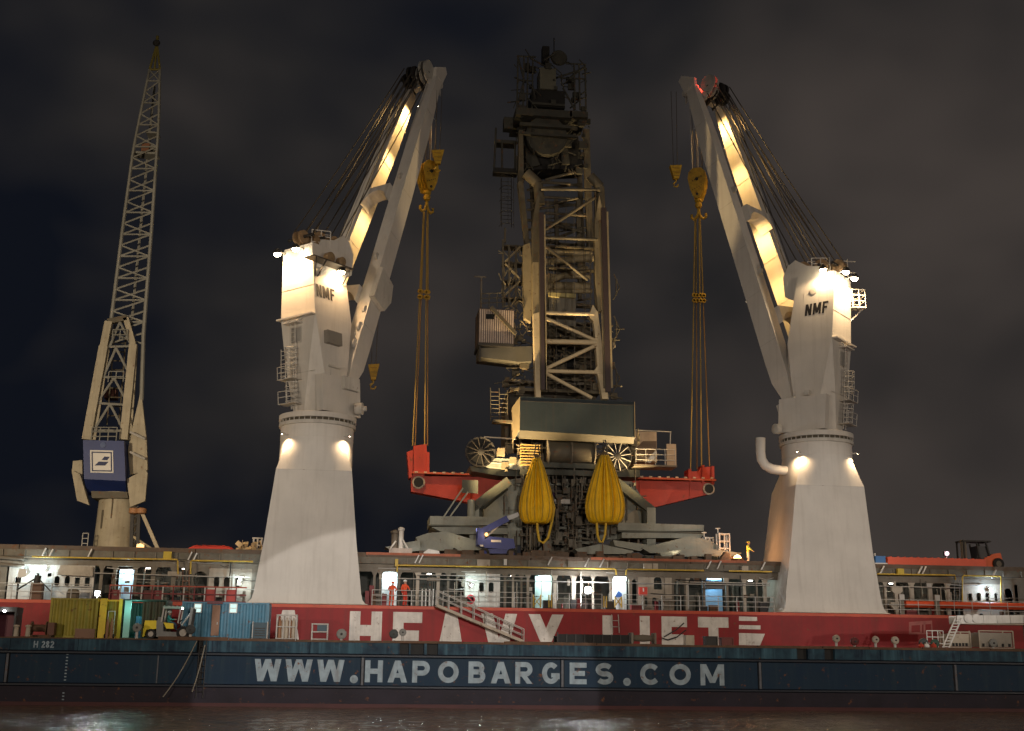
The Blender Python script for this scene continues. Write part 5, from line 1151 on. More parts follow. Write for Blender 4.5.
# ------------------------------------------------------------------ hook blocks and small hooks hanging from the jibs
def hook_block(label, c, top, n_ropes, spread, tilt, sc=1.0):
    t = thing('hook_block', label, 'hook', c, 'big hook blocks of the ship cranes')
    d = V((math.cos(tilt), math.sin(tilt), 0)); n = V((d.y, -d.x, 0)); Zv = V((0, 0, 1)); c = V(c)
    prof = [(-.28, -1.35), (.28, -1.35), (.62, -.5), (.82, .5), (.72, 1.15), (.35, 1.5), (-.35, 1.5), (-.72, 1.15), (-.82, .5), (-.62, -.5)]
    for q in (-.62, -.2, .2, .62):
        MB().prism([c+d*a*sc+Zv*b*sc+n*(q-.05) for a, b in prof], n*.1).build('cheek_plate', HOOKY, t, smooth=False)
    for q in (-.4, 0, .4):
        for dz, rr in ((.45, .78), ): MB().lathe(c+Zv*dz-n*(.12)+n*q, [(.1, 0), (rr*.9, 0), (rr*.78, .1), (rr*.9, .2), (.1, .2)], 18, n).build('sheave', mat('sheave_ochre', (.32, .20, .03), .5, dirt=.5, dscale=3), t)
    MB().tube(c-n*.75+Zv*.45, c+n*.75+Zv*.45, .16, 10).build('axle', DARK, t); MB().tube(c-n*.75-Zv*1.05, c+n*.75-Zv*1.05, .12, 10).build('axle', DARK, t)
    for i in range(5):
        for j in range(2): MB().lathe(c+d*(-.4+.2*i)+Zv*(-.6+.9*j+.1*i)+n*.672, [(.05, 0), (.05, .03), (.01, .03)], 6, n).build('bolt', DARK, t)
    MB().lathe(c-Zv*2.25, [(.12, 0), (.28, .1), (.34, .35), (.26, .6), (.36, .7), (.36, .95), (.2, 1.0)], 14).build('swivel', HOOKY, t)
    for sg in (-1, 1):       # ramshorn hook
        MB().path([c+Zv*(-2.2), c+Zv*(-2.75)+d*sg*.05, c+Zv*(-3.15)+d*sg*.22, c+Zv*(-3.3)+d*sg*.45, c+Zv*(-3.15)+d*sg*.66, c+Zv*(-2.8)+d*sg*.66], .13, 8).build('hook', HOOKY, t)
    for i in range(n_ropes):
        x = lerp(-spread, spread, i/(n_ropes-1)); a = c + d*x*.8 + Zv*1.2 + n*(.3 if i % 2 else -.3); b = V(top) + d*x + n*(.3 if i % 2 else -.3)
        MB().tube(a, b, .035, 5).build('hoist_rope', ROPE if i % 3 else RAILW, t)
    return t
hl = P(427.5, 178, 103.6); hook_block('big yellow hook block hanging from the left cream crane, above the slings', hl, (hl.x, hl.y, PZ(430, 95, 103.5)), 6, .62, R(28))
hr = P(698, 186, 103.6); hook_block('big yellow hook block hanging from the right cream crane, above the slings', hr, (hr.x, hr.y, PZ(695, 105, 103.5)), 6, .62, R(-25), 1.05)
def small_hook(label, c, top, w=.55):
    t = thing('small_hook', label, 'hook', c, 'small auxiliary hooks of the ship cranes'); c = V(c)
    MB().prism([c+V((-w, -.25, .75)), c+V((w*1.05, -.25, .85)), c+V((w*.5, -.25, -.5)), c+V((-w*.35, -.25, -.55))], (0, .5, 0)).build('weight', HOOKY, t, smooth=False)
    for dz in (.5, .1, -.25): MB().box(c.x-w*.6, c.x+w*.6, c.y-.29, c.y-.252, c.z+dz-.05, c.z+dz+.05).build('band', mat('band_ochre', (.3, .18, .03), .5), t, smooth=False)
    MB().path([c+V((0, 0, -.5)), c+V((.02, 0, -.75)), c+V((-.22, 0, -1.0)), c+V((-.15, 0, -1.25)), c+V((.12, 0, -1.27)), c+V((.25, 0, -1.05))], .08, 7).build('hook', HOOKY, t)
    for dx in (-.18, .18): MB().tube(c+V((dx, 0, .75)), V(top)+V((dx*1.4, 0, 0)), .028, 5).build('hoist_rope', ROPE, t)
sh = P(437.5, 159, 102.7); small_hook('small yellow hook just right of the big hook block of the left crane', sh, (sh.x, sh.y, PZ(437, 90, 102.7)))
sh = P(675.5, 174, 102.7); small_hook('small yellow hook hanging left of the big hook block of the right crane', sh, (sh.x, sh.y, PZ(680, 92, 102.7)))
sh = P(373.3, 374, 99.5); tp = P(379, 250, 99.5); small_hook('small yellow hook beside the left crane tower, below the jib', sh, (sh.x, sh.y, tp.z), .45)

# ------------------------------------------------------------------ red lifting beam below the grey crane
t = thing('lifting_beam', 'red steel lifting beam hung between the two ship cranes under the grey crane', 'beam', (P(562, 490, YC).x, YC, PZ(562, 500, YC)))
outl = [(411, 476), (516, 477.2), (625, 480.3), (713.5, 482), (713.5, 493), (655, 507), (560, 507), (480, 504.5), (411, 491.5)]
MB().prism(polyP(outl, YC-.55), (0, 1.1, 0)).build('girder', REDP, t, smooth=False)
tp_ = [P(x, y, YC) for x, y in ((411, 475.6), (516, 476.8), (625, 479.9), (713.5, 481.6))]
for a, b in zip(tp_[:-1], tp_[1:]): MB().box(a.x, b.x-.002, YC-.85, YC+.85, (a.z+b.z)/2-.02, (a.z+b.z)/2+.14).build('top_flange', mat('flange_orange_red', (.52, .09, .035), .5, dirt=.4, dscale=1.5), t, smooth=False)
for i in range(34):
    p = lerp(tp_[0], tp_[3], (i+.5)/34)
    if .34 < i/34 < .70: continue
    MB().box(p.x-.13, p.x+.13, YC-.87, YC-.72, p.z+.125, p.z+.25).build('lug', mat('lug_pale', (.55, .40, .28), .5), t, smooth=False)
for (x, y) in ((470, 490), (690, 490), (640, 492)): MB().prism([P(x-.6, y-12, YC-.56), P(x+.6, y-12, YC-.56), P(x+.6, y+8, YC-.56), P(x-.6, y+8, YC-.56)], (0, -.06, 0)).build('stiffener', REDP, t, smooth=False)
for (bx, by, br) in ((418.5, 482.5, .42), (708.5, 489, .40)):
    c = P(bx, by, YC-.56); MB().lathe(c, [(br*1.35, 0), (br*1.3, .12), (br*.9, .14)], 18, (0, -1, 0)).build('bush', mat('bush_pale', (.42, .33, .24), .5, dirt=.4, dscale=3), t)
    MB().lathe(c+V((0, -.12, 0)), [(br, 0), (br*.98, .08), (.01, .09)], 18, (0, -1, 0)).build('pin', DARKB, t)
hb = MB().prism(polyP([(413.5, 446), (426.5, 444), (427.5, 470), (424, 476), (413, 476)], YC-.5), (0, 1.0, 0)).build('end_head', REDP, t, smooth=False)
for pts in ([(407, 452), (413, 449.5), (412.5, 477), (409, 478)], [(426.8, 452), (429.5, 452), (429.5, 472), (426.8, 473)]): MB().prism(polyP(pts, YC-.7), (0, 1.4, 0)).build('side_ear', REDP, t, smooth=False)
MB().prism(polyP([(690, 471.5), (699, 471), (701, 467.5), (713.5, 466.5), (714, 480.5), (690, 480)], YC-.5), (0, 1.0, 0)).build('end_head', REDP, t, smooth=False)
for pts in ([(702.3, 465), (704.5, 465), (704.5, 483), (702.3, 483)], [(711.5, 466), (714.4, 466), (714.4, 484), (711.5, 484)], [(688.5, 469), (691.5, 469), (691.5, 480), (688.5, 480)]): MB().prism(polyP(pts, YC-.72), (0, 1.44, 0)).build('side_ear', REDP, t, smooth=False)
# slings
def sling(label, top, bots, ysh, group):
    b = bots[0]; t = thing('lifting_sling', label, 'sling', P(b[0], b[1], YC), group)
    for i, (bx, by) in enumerate(bots):
        a = P(top[0]+(i-.5)*.8, top[1], YC-.2+.3*i); e2 = P(bx, by, YC-.35+.6*i)
        tt = (ysh-top[1])/(by-top[1]); m_p = lerp(a, e2, tt)
        MB().tube(a, m_p+V((0, 0, .35)), .062, 7).build('strand', SLINGY, t); MB().tube(m_p-V((0, 0, .45)), e2, .055, 7).build('strand', SLINGY if i == 0 else mat('sling_brown', (.30, .17, .06), .8), t)
        for k_, zz in enumerate((.2, -.3)):
            MB().lathe(m_p+V((0, -.1, zz)), [(.11, 0), (.22, .02), (.22, .18), (.11, .2), (.11, 0)], 12, (0, -1, 0)).build('shackle', HOOKY, t)
G = 'slings between hooks and red beam'
sling('left pair of yellow slings under the left crane hook, going down to the red beam', (424, 212), [(412.6, 446), (415.2, 446)], 297, G)
sling('right pair of yellow slings under the left crane hook, going down to the red beam', (427.5, 212), [(424.6, 446), (427.6, 446)], 297.5, G)
sling('left pair of brownish slings under the right crane hook, going down to the red beam', (695.5, 216), [(690.5, 470), (697, 469)], 301, G)
sling('right pair of brownish slings under the right crane hook, going down to the red beam', (699.5, 216), [(701.5, 466), (709.5, 466)], 301, G)
# ================================================================== GREY HARBOUR CRANE CARRIED ON THE HATCH COVERS
gc = thing('harbour_crane', 'tall dark grey and tan harbour crane standing between the two cream cranes', 'crane', (P(562, 555, YC).x, YC, ZH))
def pr(name, pts, Y, d, m, par=None): return MB().prism(polyP(pts, Y), (0, d, 0)).build(name, m, par or gc, smooth=False)
def bx(name, a, b, c, d, Y, dp_, m, par=None): return MB().box(*boxP(a, b, c, d, Y, dp_)).build(name, m, par or gc, smooth=False)
def br(name, p, q, Y, w, m, h=None, par=None, Y2=None): return MB().bar(P(*p, Y), P(*q, Y2 or Y), w, h or w, up=(0, 1, 0)).build(name, m, par or gc, smooth=False)
def tb(name, p, q, Y, r, m, par=None, Y2=None, n=10): return MB().tube(P(*p, Y), P(*q, Y2 or Y), r, n).build(name, m, par or gc)
# --- undercarriage: stepped outrigger boxes, sloping slabs, feet
for sgn, pts, Y, d, m in ((0, [(430, 516), (508, 517), (508, 525), (430, 525.5)], 99.5, 3.5, GGREEN), (0, [(431, 527), (508, 527), (508, 534), (446, 534)], 99.2, 4, GGREEN),
                          (1, [(618, 522.5), (704, 525), (704, 531), (618, 531)], 99.5, 3.5, GGREEN), (1, [(622, 532.5), (706, 533), (700, 538), (622, 538)], 99.2, 4, GGREEN)):
    pr('outrigger_box', pts, Y, d, m)
pr('sloping_slab', [(416, 537), (428, 533), (446, 531.5), (492, 545), (488, 550), (420, 551)], 98.2, 2.2, GGREEN)
pr('sloping_slab', [(385, 547), (404, 543), (420, 540), (420, 551), (398, 552)], 97.6, 2.0, GGREEN)
pr('sloping_slab', [(642, 548), (690, 536), (709, 540), (724, 549), (700, 554), (650, 553)], 98.2, 2.2, GGREEN)
pr('sloping_slab', [(660, 553), (700, 547), (742, 553), (738, 556), (662, 557)], 97.4, 1.6, GGREEN)
pr('sloping_slab', [(575, 549), (600, 544), (634, 551), (630, 554), (580, 554)], 97.6, 1.5, GGREEN)
pr('sloping_slab', [(613, 540), (650, 545), (640, 551), (615, 546)], 98.4, 1.5, GGREEN)
bx('rail_strip', 428, 508, 525.4, 527, 99.0, .4, GGDARK); bx('rail_strip', 618, 703, 531, 532.6, 99.0, .4, GGDARK)
for px in (404, 430, 472, 560, 600, 648, 676, 715):
    c = P(px, 555.5, 97.2); MB().lathe((c.x, 97.6, ZH+.002), [(.75, 0), (.75, .12), (.4, .2), (.35, .55), (.25, .6)], 14).build('outrigger_foot', GGDARK, gc)
# --- portal body: sloped grey side walls, bent dark pipes on their edges, machinery between
pr('side_wall', [(484, 508), (505, 480), (522, 478), (522, 545), (484, 545)], 101.2, .5, GGREEN)
pr('side_wall', [(597, 479), (632, 481.5), (650, 510), (650, 538), (597, 540)], 101.2, .5, GGREEN)
pr('wall_patch', [(618, 522), (637, 508), (640, 524), (626, 526)], 101.1, .06, mat('patch_tan', (.38, .33, .24), .6, dirt=.4))
def bentpipe(pts, Y, r, m, name='edge_pipe'): return MB().path([P(x, y, Y) for x, y in pts], r, 10).build(name, m, gc)
br('edge_beam', (474, 552), (474, 505), 100.2, .8, GGREEN, .6); br('edge_beam', (472.5, 508), (509, 481), 100.2, .75, GGDARK, .6); bentpipe([(480, 552), (480, 511), (483, 506), (506, 487)], 100.6, .3, GGDARK)
br('edge_beam', (650.5, 548), (650.5, 508), 100.2, .75, GGREEN, .6); br('edge_beam', (652, 511), (616, 482), 100.2, .7, GGDARK, .6); bentpipe([(645, 546), (645, 512), (640, 504), (622, 490)], 100.6, .28, GGDARK)
tb('mast_stub', (471, 500), (471, 517), 99.8, .3, GGREEN); bx('hanging_frame', 462, 478, 480, 493, 99.6, .2, GGDARK)
br('stay_brace', (463, 488), (443, 518), 99.5, .12, GGREEN); br('stay_brace', (468, 492), (449, 518), 99.5, .12, GGREEN)
# central machinery column
bx('centre_frame', 524, 596, 478, 556, 102.6, 2.2, mat('centre_dark', (.045, .042, .036), .7, dirt=.5, rust=.2))
for px in (526, 540, 552, 566, 580, 592): bx('centre_post', px-1.8, px+1.8, 479, 552, 101.9, .6, GGREEN if px in (540, 566, 580) else BEIGED)
for py in (484, 496, 512, 528, 542): bx('centre_beam', 524, 597, py-1.2, py+1.2, 101.6, .3, GGREEN if py != 496 else BEIGED)
bx('white_tray', 554, 570, 499, 503.5, 101.0, .5, WHITEP); bx('purple_panel', 553, 557, 489, 498, 101.2, .3, mat('panel_purple', (.07, .03, .10), .6))
mb = MB(); r3 = random.Random(11)
for i in range(420):
    px, py = r3.uniform(500, 640), r3.uniform(482, 552); Y = r3.uniform(100.2, 101.6)
    if not (520 < px < 600) and r3.random() < .75: continue
    p = P(px, py, Y); q = r3.random()
    if q < .6: mb.tube(p, p+V((0, 0, r3.uniform(.4, 2.4))), r3.uniform(.03, .11), 6)
    elif q < .84: mb.tube(p, p+V((r3.uniform(.4, 2), 0, r3.uniform(-.2, .2))), r3.uniform(.03, .09), 6)
    else: w, h = r3.uniform(.1, .28), r3.uniform(.1, .45); mb.box(p.x-w, p.x+w, p.y-.2, p.y+.2, p.z-h, p.z+h)
mb.build('machinery', mat('machinery_mixed', (.15, .14, .115), .6, dirt=.75, dscale=1.1, rust=.25), gc, kind='stuff')
for px in (531, 572): ladder(gc, P(px, 551, 100.9), P(px, 512, 100.9), .6, BEIGED, name='ladder', cage=True)
for k_ in range(9): px = 519+k_*9; bx('flange_block', px-2.4, px+2.4, 479, 483, 100.8, .4, BEIGED)
mb = MB()
for i in range(90):
    px = r3.uniform(410, 735); p = P(px, r3.uniform(550, 555), r3.uniform(96, 98)); w = r3.uniform(.15, .55); mb.box(p.x-w, p.x+w, p.y-.2, p.y+.25, ZH+.004, ZH+r3.uniform(.15, .75))
mb.build('foot_clutter', mat('clutter_brown', (.12, .085, .06), .7, dirt=.7, dscale=1.4, rust=.3), gc, smooth=False, kind='stuff')
# --- slewing platform with winches, reels and cabin
pr('slewing_platform', [(470, 466), (640, 470), (640, 477), (500, 476), (472, 471)], 101, 6, GGDARK)
bx('platform_edge', 520, 596, 470, 475, 100.2, .7, GGDARK); pr('platform_skirt', [(497, 458), (528, 460), (528, 471), (478, 466), (480, 462)], 100.5, .6, GGREEN)
tb('winch_drum', (548, 452), (592, 453.5), 100.6, 1.0, mat('drum_dark', (.10, .085, .06), .6, dirt=.5, rust=.1), n=18)
for px in (547, 570, 593): c = P(px, 453, 100.6); MB().lathe(c, [(1.25, -.06), (1.25, .06), (.2, .07)], 22, (1, 0, 0)).build('drum_flange', BEIGED, gc)
bx('winch_bed', 543, 598, 463, 468, 100, 2.5, GGDARK)
def reel(px, py, rp, Y, m):
    c = P(px, py, Y); r = rp*Y/FPX
    MB().lathe(c, [(r*.9, -.1), (r, -.12), (r, .12), (r*.9, .1), (r*.9, -.1)], 28, (.12, -1, 0)).build('reel_rim', DARK, gc)
    MB().lathe(c+V((0, .15, 0)), [(r*.93, 0), (r*.93, .2), (.01, .2)], 28, (.12, -1, 0)).build('reel_back', DARKB, gc)
    MB().lathe(c, [(r*.22, -.2), (r*.22, .3), (r*.1, .35)], 14, (.12, -1, 0)).build('reel_hub', DARK, gc)
    for i in range(12): a = math.pi*i/6+.2; d = V((math.cos(a), .12*math.cos(a), math.sin(a))); MB().bar(c+d*r*.2-V((0, .17, 0)), c+d*r*.94-V((0, .15, 0)), .085, .05).build('reel_spoke', m, gc, smooth=False)
reel(480.5, 452, 15.5, 100.2, mat('spoke_dark', (.055, .048, .04), .5)); reel(617, 456.5, 16, 100.0, RAILW)
tb('reel_shaft', (484, 437), (516, 439), 101, .07, RAILW); tb('reel_stand', (483, 462), (512, 464), 100.6, .14, GGREEN)
cabm = mat('cabin_tan', (.50, .38, .27), .6, dirt=.4, dscale=1, streak=.2)
cb = bx('machine_cabin', 635, 657, 431.5, 462, 101.2, 3, cabm)
pr('cabin_shade_patch', [(636, 448), (643, 441), (656.5, 441), (656.5, 452), (640, 456), (636, 456)], 101.1, .08, mat('cabin_shade_brown', (.15, .10, .065), .6), cb)  # dark patch puts shade on the cabin front into colour
tb('cabin_rail', (634, 430), (671, 432), 100.8, .05, RAILW, cb); tb('cabin_rail', (670.5, 432), (670, 450), 100.8, .05, RAILW, cb)
bx('wind_screen', 667, 676.5, 444, 465.5, 100.4, .15, cabm)
a, b = P(636, 465, 100), P(675, 466, 100); railing(gc, a, b, 1.4, RAILW, 3, .9, .035)
pr('cabin_floor', [(634, 464), (677, 465.5), (677, 467), (634, 466)], 99.9, 2, BEIGED)
pr('white_wedge', [(646, 461), (656, 450), (657, 456), (650, 463)], 100.6, .3, WHITEP)
mb = MB()
for i in range(150):
    px, py = r3.choice([r3.uniform(497, 548), r3.uniform(590, 640)]), r3.uniform(443, 470); p = P(px, py, r3.uniform(100.2, 102)); q = r3.random()
    if q < .5: mb.tube(p, p+V((r3.uniform(-.1, .1), 0, r3.uniform(.3, 1.3))), r3.uniform(.025, .06), 5)
    elif q < .8: mb.tube(p, p+V((r3.uniform(.4, 1.4), 0, 0)), r3.uniform(.025, .06), 5)
    else: w = r3.uniform(.1, .35); mb.box(p.x-w, p.x+w, p.y, p.y+.3, p.z-w, p.z+w)
mb.build('platform_machinery', mat('plat_mach', (.24, .20, .13), .6, dirt=.7, dscale=1.2, rust=.2), gc, kind='stuff')
mb = MB()
for k_ in range(8): p = P(520, 445+k_*2.8, 100.3); mb.box(p.x, p.x+1.7, 100.1, 100.5, p.z-.05, p.z+.05)
mb.build('stair', mat('stair_ochre', (.45, .30, .10), .6, dirt=.4), gc, smooth=False)
# --- slate box hanging across the front
cx0, cx1 = P(520, 420, 98.4).x, P(634.5, 420, 98.4).x; z0, z1 = P(577, 437.5, 98.4).z, P(577, 398.5, 98.4).z
q = MB(); F1 = [(cx0, 98.4, z0+.45), (cx1, 98.4, z0+.2), (cx1, 98.4, z1-.1), (cx0, 98.4, z1)]
q.prism(F1, (0, 3.2, 0)); ob = q.build('counterweight_box', SLATE, gc, smooth=False)
MB().prism([(cx0-.004, 98.42, z0+.45), (cx0-.004, 98.42, z1-.02), (cx0-.38, 101.5, z1-.5), (cx0-.38, 101.5, z0-.3)], (-.02, 0, 0)).build('end_plate', mat('end_lit_tan', (.20, .16, .10), .6, dirt=.5), ob, smooth=False)  # warm light on this end put into its tan paint
MB().prism([(cx0, 98.41, z0+.446), (cx1, 98.41, z0+.196), (cx1, 98.9, z0-.25), (cx0, 98.9, z0-.12)], (0, .3, 0)).build('lower_lip', mat('lip_lit_tan', (.055, .048, .034), .6, dirt=.5), ob, smooth=False)  # tan paint stands for the warm-lit underside
MB().box(cx0, cx1, 98.37, 98.398, z1-.42, z1-.36).build('seam', DARK, ob, smooth=False); MB().box(cx1-.02, cx1+.05, 98.36, 98.6, z0+.2, z1-.1).build('end_strip', mat('end_lit_tan', (.3, .3, .2)), ob, smooth=False)
# --- front boom: two tan chords with dark rope guides, tubes between; fading light put into darker paint higher up
Yf = 99.2
pr('boom_chord', [(533.5, 314), (539.5, 312), (541, 399), (535.8, 399)], Yf, .8, mat('chord_tan_lit', (.60, .49, .31), .55, dirt=.35, dscale=1, rust=.08))
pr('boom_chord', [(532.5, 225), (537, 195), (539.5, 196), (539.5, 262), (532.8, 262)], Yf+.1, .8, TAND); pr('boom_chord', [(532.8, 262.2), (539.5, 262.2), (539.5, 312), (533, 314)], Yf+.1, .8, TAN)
for (xa_, ya, xb_, yb) in ((541.3, 213, 543.5, 390), ): 
    br('rope_guide', (xa_, ya), (xb_, yb), Yf-.3, .42, mat('guide_dark', (.05, .035, .035), .5), .3); br('guide_edge', (xa_+3, ya+2), (xb_+2.4, yb), Yf-.35, .16, TAN, .2); br('guide_edge', (xa_-2.3, ya+10), (xb_-2.4, yb), Yf-.3, .12, TAND, .2)
br('rope_guide', (603.5, 208), (608.2, 392), Yf-.3, .46, mat('guide_dark', (.05, .035, .035)), .3); br('guide_edge', (607, 212), (611.7, 388), Yf-.35, .18, TAN, .2); br('guide_edge', (600, 220), (604.5, 388), Yf-.3, .14, TAND, .2)
pr('boom_chord', [(595, 222), (599.5, 195), (601.5, 205), (603, 310), (598, 312), (595.5, 280)], Yf+.1, .8, TAN)
pr('gusset_chord', [(589, 316), (593, 305), (598, 312), (604, 360), (608.5, 399), (602.5, 399), (598, 375), (594, 371), (597.5, 366), (595.5, 343), (592, 342), (595.5, 338), (593.5, 321)], Yf, .7, mat('chord_tan_lit', (.46, .37, .22)))
CT = mat('chord_tan_lit', (.46, .37, .22))
for p, q_, w in (((545, 313), (594, 314.5), .17), ((545, 341.5), (597, 342.5), .22), ((545, 371), (602, 372.5), .17), ((545, 318), (597, 341), .15), ((597, 345), (545, 369), .17), ((545, 373), (592, 398), .16),
                 ((544, 237.5), (597, 239.5), .15), ((545, 230), (594, 198), .15), ((543, 244), (588, 280), .14), ((541, 189), (600, 190), .14)): tb('boom_brace', p, q_, Yf+.1, w, CT if p[1] > 300 else TAND)
# rear part of the boom, further in; weaker light higher up put into darker paint
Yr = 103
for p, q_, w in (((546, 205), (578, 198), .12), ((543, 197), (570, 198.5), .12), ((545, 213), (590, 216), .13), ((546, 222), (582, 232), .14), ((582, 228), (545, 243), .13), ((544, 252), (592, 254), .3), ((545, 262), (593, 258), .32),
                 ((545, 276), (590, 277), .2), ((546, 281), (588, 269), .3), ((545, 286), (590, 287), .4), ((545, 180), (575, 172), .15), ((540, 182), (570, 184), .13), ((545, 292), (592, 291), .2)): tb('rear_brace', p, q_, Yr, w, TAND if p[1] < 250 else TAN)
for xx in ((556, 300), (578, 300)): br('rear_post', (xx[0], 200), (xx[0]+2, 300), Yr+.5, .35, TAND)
bx('winch_house', 549, 576, 295, 326, 102.2, 2.5, mat('winch_house_grey', (.20, .185, .15), .6, dirt=.5)); bx('house_band', 548.5, 576, 293, 297, 101.9, .3, mat('house_band', (.4, .34, .15), .6)); bx('house_back', 546, 590, 326, 345, 103, 2, TAND)
bx('dark_window', 553, 575, 349, 367, 102.6, .3, DARKB); tb('window_bar', (564, 349), (564, 367), 102.5, .06, TAN); tb('window_bar', (554, 349), (554, 367), 102.5, .06, TAN)
bx('tower_core', 545, 595, 330, 400, 104, 3, mat('core_dark', (.05, .044, .036), .7, dirt=.5, rust=.2)); bx('walkway', 545, 598, 341, 346, 102, 1.2, TAND); bx('walkway', 510, 600, 389, 392, 101.5, 2.5, TAND); bx('walkway', 507, 608, 381.5, 384, 103, 1.5, BEIGED)
for i, px in enumerate((548, 551, 557, 566, 574, 583, 589, 593)):      # cables running down the boom
    tb('boom_cable', (px, 200+4*(i % 3)), (px+(px-566)*.10, 392), 100.4+.3*(i % 4), .028, TAND if i % 2 else BEIGED, n=5)
for i in range(26):
    y = 205+i*7.2; tb('inner_brace', (546, y), (592, y+(7 if i % 2 else -7)), 104.6, .07, TAND, n=5)
for y in (246, 268, 304, 322, 336, 356, 379): bx('catwalk', 545, 596, y, y+1.4, 102.4, .8, TAND)
for px in (551, 588): ladder(gc, P(px, 392, 102.1), P(px, 250, 102.1), .5, TAND, name='ladder', step=.45)
# --- left leg and shaft
pr('leg', [(518, 182), (523, 180), (529.5, 243), (525.5, 245)], 101, .8, TAND); pr('leg', [(523.5, 245), (530, 243), (533, 275), (531, 322), (524.5, 318), (523, 270)], 100.8, .8, TAN)
pr('leg', [(519, 130), (523, 130), (524, 182), (518.5, 182)], 101.2, .8, TAND)
tb('head_elbow', (526, 173), (538, 184), 100.4, .5, TAND); tb('head_elbow', (538, 184), (540, 205), 100.3, .45, TAND); tb('head_elbow', (590, 176), (600, 187), 100.4, .45, TAND); tb('head_elbow', (600, 187), (601, 210), 100.4, .4, TAND)
br('mast_leg', (586, 130), (590, 250), 103, .55, TAND); br('mast_leg', (530, 130), (538, 300), 104.5, .5, TAND); br('mast_leg', (579, 160), (584, 290), 104.5, .4, TAND); br('mast_leg', (596, 190), (597, 300), 103, .3, TAND)
mb = MB()
for i in range(16): y = 300-i*10; mb.tube(P(527, y, 104.2), P(582, y-(6 if i % 2 else -6), 104.2), .12, 6)
mb.build('mast_lattice', TAND, gc)
ladder(gc, P(506.5, 227, 102), P(506.5, 178, 102), .9, DARK, name='ladder', cage=True)
# --- dark head with machinery and cage frames, lack of light put into the paint
UMB = mat('head_unlit_umber', (.050, .048, .038), .65, dirt=.6, dscale=1, rust=.15); UMBD = mat('head_unlit_dark', (.014, .013, .012), .7)
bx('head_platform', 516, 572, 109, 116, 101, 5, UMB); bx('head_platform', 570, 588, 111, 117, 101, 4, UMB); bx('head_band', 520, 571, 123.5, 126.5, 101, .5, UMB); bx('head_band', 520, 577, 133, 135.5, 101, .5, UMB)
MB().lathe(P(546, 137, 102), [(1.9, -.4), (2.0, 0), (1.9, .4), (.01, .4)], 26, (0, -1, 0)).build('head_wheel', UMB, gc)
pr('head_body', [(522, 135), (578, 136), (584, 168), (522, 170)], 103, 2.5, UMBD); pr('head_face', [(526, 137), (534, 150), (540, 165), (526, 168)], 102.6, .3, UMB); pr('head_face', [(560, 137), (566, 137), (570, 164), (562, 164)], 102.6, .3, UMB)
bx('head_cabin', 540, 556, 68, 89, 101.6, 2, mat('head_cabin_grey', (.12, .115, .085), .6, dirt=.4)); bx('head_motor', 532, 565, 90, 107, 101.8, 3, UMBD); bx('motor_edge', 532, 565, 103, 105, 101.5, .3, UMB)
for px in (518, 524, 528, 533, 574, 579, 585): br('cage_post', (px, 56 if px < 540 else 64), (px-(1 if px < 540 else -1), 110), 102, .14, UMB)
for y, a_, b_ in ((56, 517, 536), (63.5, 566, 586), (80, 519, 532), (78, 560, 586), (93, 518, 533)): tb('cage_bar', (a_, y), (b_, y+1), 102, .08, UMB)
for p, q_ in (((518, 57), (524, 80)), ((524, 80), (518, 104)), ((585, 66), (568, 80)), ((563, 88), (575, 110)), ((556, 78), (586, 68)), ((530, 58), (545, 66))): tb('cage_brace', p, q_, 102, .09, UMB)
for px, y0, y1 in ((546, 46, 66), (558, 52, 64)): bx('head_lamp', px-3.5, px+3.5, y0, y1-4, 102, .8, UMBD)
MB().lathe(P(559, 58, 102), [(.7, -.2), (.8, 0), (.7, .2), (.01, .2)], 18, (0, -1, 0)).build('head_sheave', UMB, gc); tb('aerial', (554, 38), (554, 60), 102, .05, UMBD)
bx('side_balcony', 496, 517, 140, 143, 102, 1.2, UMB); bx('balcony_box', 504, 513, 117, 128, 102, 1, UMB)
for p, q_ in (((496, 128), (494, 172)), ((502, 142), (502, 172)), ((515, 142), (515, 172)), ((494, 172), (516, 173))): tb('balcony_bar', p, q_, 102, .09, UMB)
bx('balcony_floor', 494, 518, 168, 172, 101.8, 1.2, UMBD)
mb = MB()
for i in range(160):
    px, py = r3.uniform(516, 588), r3.uniform(60, 172); p = P(px, py, r3.uniform(101.4, 103)); q = r3.random()
    if q < .6: d = V((r3.uniform(-1, 1), 0, r3.uniform(-1, 1))); mb.tube(p, p+d*r3.uniform(.4, 1.6), r3.uniform(.03, .08), 5)
    else: w = r3.uniform(.1, .4); mb.box(p.x-w, p.x+w, p.y, p.y+.3, p.z-w, p.z+w)
mb.build('head_machinery', UMB, gc, kind='stuff')
# --- left cabin on its bracket, upper stairs
cabx = bx('operator_cabin', 478.5, 514, 309, 343.5, 101, 3.2, mat('cabin_gap_shade', (.10, .075, .06), .6))  # body painted dark brown as the shade between the cladding ribs
x0_, x1_ = P(479.5, 325, 101).x, P(513.5, 325, 101).x
for i in range(16):
    x = lerp(x0_, x1_-.12, i/15); MB().box(x, x+.11, 100.93, 100.998, P(496, 343, 101).z, P(496, 310, 101).z).build('cladding_rib', mat('cabin_offwhite', (.52, .42, .35), .6, dirt=.35, dscale=1, streak=.2), cabx, smooth=False)
bx('window', 486, 494.5, 314, 319, 100.88, .05, GLASS, cabx); bx('cabin_sill', 478, 514, 343, 346, 100.7, 3.5, DARK, cabx)
br('stay', (491, 307), (516, 334), 100.4, .3, TAND, .3)
pr('bracket', [(479, 348), (532, 346), (532, 361), (520, 362), (479, 357)], 101, 2.5, mat('bracket_grey', (.09, .085, .07), .6, dirt=.5)); bx('bracket_edge', 479, 480.5, 346, 361, 100.8, .3, DARK)
tb('aerial', (481.5, 277), (481, 309), 101.5, .08, BEIGED); tb('aerial', (474, 276.5), (486, 277), 101.5, .07, BEIGED)
